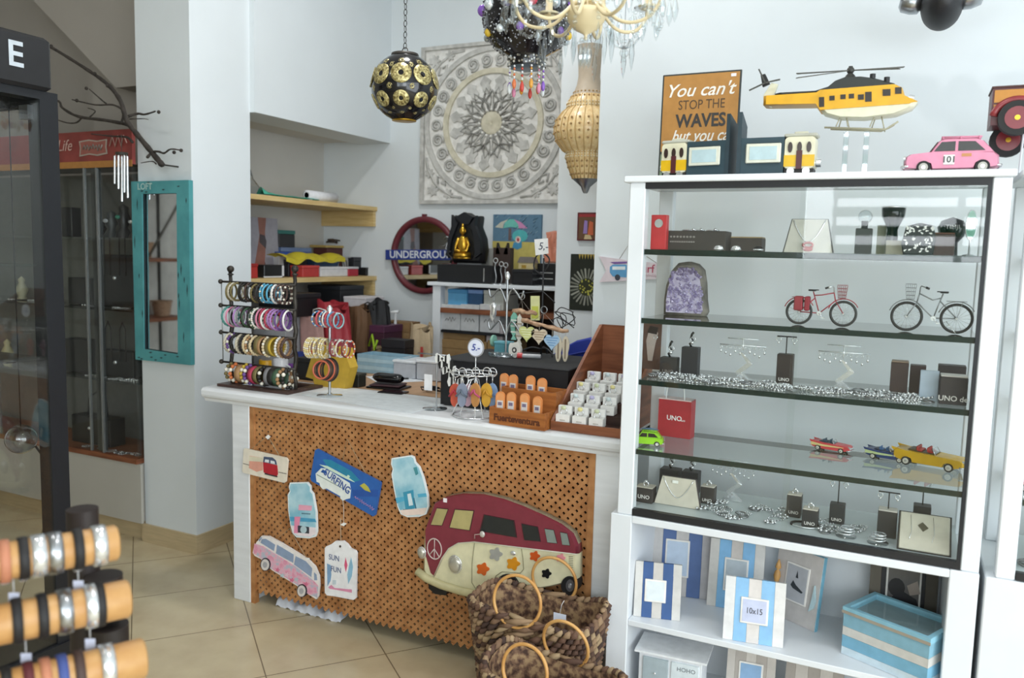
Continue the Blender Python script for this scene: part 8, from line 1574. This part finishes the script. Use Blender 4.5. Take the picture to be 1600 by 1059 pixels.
s_ = thing('red_torch', 'small red and grey cylinder lying on the black block', 'torch', (onblk(812, 3.09), 3.09, BT+.013), rad(15)); part('head', MB().cyl((-.01, 0, 0), (.012, 0, 0), .012, 'b8383a 0.3', n=16), s_); part('tube', MB().cyl((.012, 0, 0), (.09, 0, 0), .009, 'a9a9ac 0.3', n=14), s_)
m = MB(); Rr = random.Random(2); m.tube(smooth([(Rr.uniform(-.05, .05), Rr.uniform(-.02, .02), Rr.uniform(.0, .09)) for _ in range(16)], 4), .0022, 'black', 5)
s_ = thing('wire_hooks', 'tangle of thin black wire hooks at the right end of the long mobile', 'hooks', (onblk(876, 3.1), 3.105, at(876, 506, 1, 3.1)[2]-.02)); part('wires', m, s_)
# blue folded bag behind the ring case
x0 = at(852, 560, 1, 3.40)[0]; z0 = CZ-.003; qz = lambda x, y: (at(x, y, 1, 3.40)[0]-x0, at(x, y, 1, 3.40)[2]-z0)
s_ = thing('blue_bag', 'bright blue folded bag on the desk behind the black block', 'bag', (x0, 3.40, z0)); slab(m2_ := MB(), [(0, 0), (.32, 0), (.33, qz(925, 527)[1]*.9), qz(922, 527), qz(900, 532), qz(875, 545), qz(860, 556), (-.01, .05)], .09, '23379a 0.6', y=.045); part('body', m2_, s_); part('fold', MB().tube(smooth([qz(856, 566)[0:1]+(-.002,)+qz(856, 566)[1:], qz(885, 556)[0:1]+(-.006,)+qz(885, 556)[1:], qz(922, 548)[0:1]+(-.003,)+qz(922, 548)[1:]]), .005, '1c2d82 0.6', 6), s_)
# trinkets on top of the white unit
for k, (x_, y0, y1) in enumerate(((774, 404, 438), (783, 410, 439), (790, 412, 436))):
    s_ = thing('ring_tree', ['slim silver ring tree in front of the dark sculpture, left of three', 'silver ring tree with a loop on top, middle of three', 'short silver ring tree at the edge of the unit, right of three'][k], 'jewellery stand', (at(x_, 430, 1, YU+.01+.02*k)[0], YU+.01+.02*k, uT+.001)); hh = at(x_, y0, 1, YU+.02)[2]-uT
    part('foot', MB().lathe([(.028, 0), (.026, .004), (.004, .007)], 'steel', 16), s_); part('stem', MB().tube(smooth([(0, 0, .004), (.006, 0, hh*.3), (-.004, 0, hh*.6), (0, 0, hh*.85)]), .004, 'steel', 6).tor((0, 0, hh*.92), .014, .003, 'silver', 16, 5, None, 'y'), s_)
# under the alcove shelf, behind the bracelet rack
LZ = .832; 
def lb(label, x0, y0, x1, y1, Y, d, col, z, **k): return bx(label, k.pop('name', 'box'), k.pop('cat', 'box'), x0, y0, x1, y1, Y, d, col, z, **k)
t_ = lb('pale grey box seen between the bracelet bars, under the alcove shelf', 396, 494, 446, 530, 3.62, .25, 'a3a4a8 0.6', LZ, lid='adaeb2 0.6')
zg = at(420, 494, 1, 3.62)[2]+.002
lb('black box on top of the pale grey one behind the bracelet rack', 404, 458, 462, 494, 3.64, .22, '151518 0.5', zg, lid='1d1d21')
lb('black storage box under the right end of the lower alcove shelf', 481, 446, 532, 470, 4.25, .25, '1b1c20 0.5', at(500, 478, 1, 4.25)[2], lid='24262a', name='storage_box')
lb('orange packet behind the bracelet rack, low in the clutter', 474, 548, 484, 566, 3.70, .04, 'd9652a 0.5', LZ, name='packet', cat='packet')
lb('blue packet beside the orange one behind the bracelet rack', 462, 550, 473, 570, 3.66, .04, '2c3d84 0.5', LZ, name='packet', cat='packet')
s_ = thing('mug', 'white mug seen between the two lowest bars of the bracelet rack', 'mug', (at(433, 560, 1, 3.55)[0], 3.58, LZ)); part('cup', MB().lathe([(.035, 0), (.04, .02), (.042, .14), (.038, .14), (.036, .02), (.0005, .01)], 'd9dade 0.3', 22), s_); part('handle', MB().tube([(.04, 0, .11), (.065, 0, .10), (.065, 0, .06), (.04, 0, .04)], .006, 'd9dade 0.3', 8), s_)
s_ = thing('yellow_cup', 'round yellow cup left of the white mug behind the bracelets', 'cup', (at(412, 560, 1, 3.6)[0], 3.62, LZ)); part('cup', MB().lathe([(.03, 0), (.045, .05), (.04, .12), (.036, .12), (.03, .03), (.0005, .02)], 'd9a521 0.4', 20), s_)
s_ = thing('purple_pouch', 'small purple drawstring pouch right of the white mug', 'pouch', (at(452, 560, 1, 3.6)[0], 3.62, LZ)); part('body', MB().ball((0, 0, .045), .045, '6a2f86 0.6', 10, (1, .7, 1)), s_); part('neck', MB().lathe([(.012, .085), (.022, .11), (.018, .112)], '6a2f86 0.6', 12), s_)
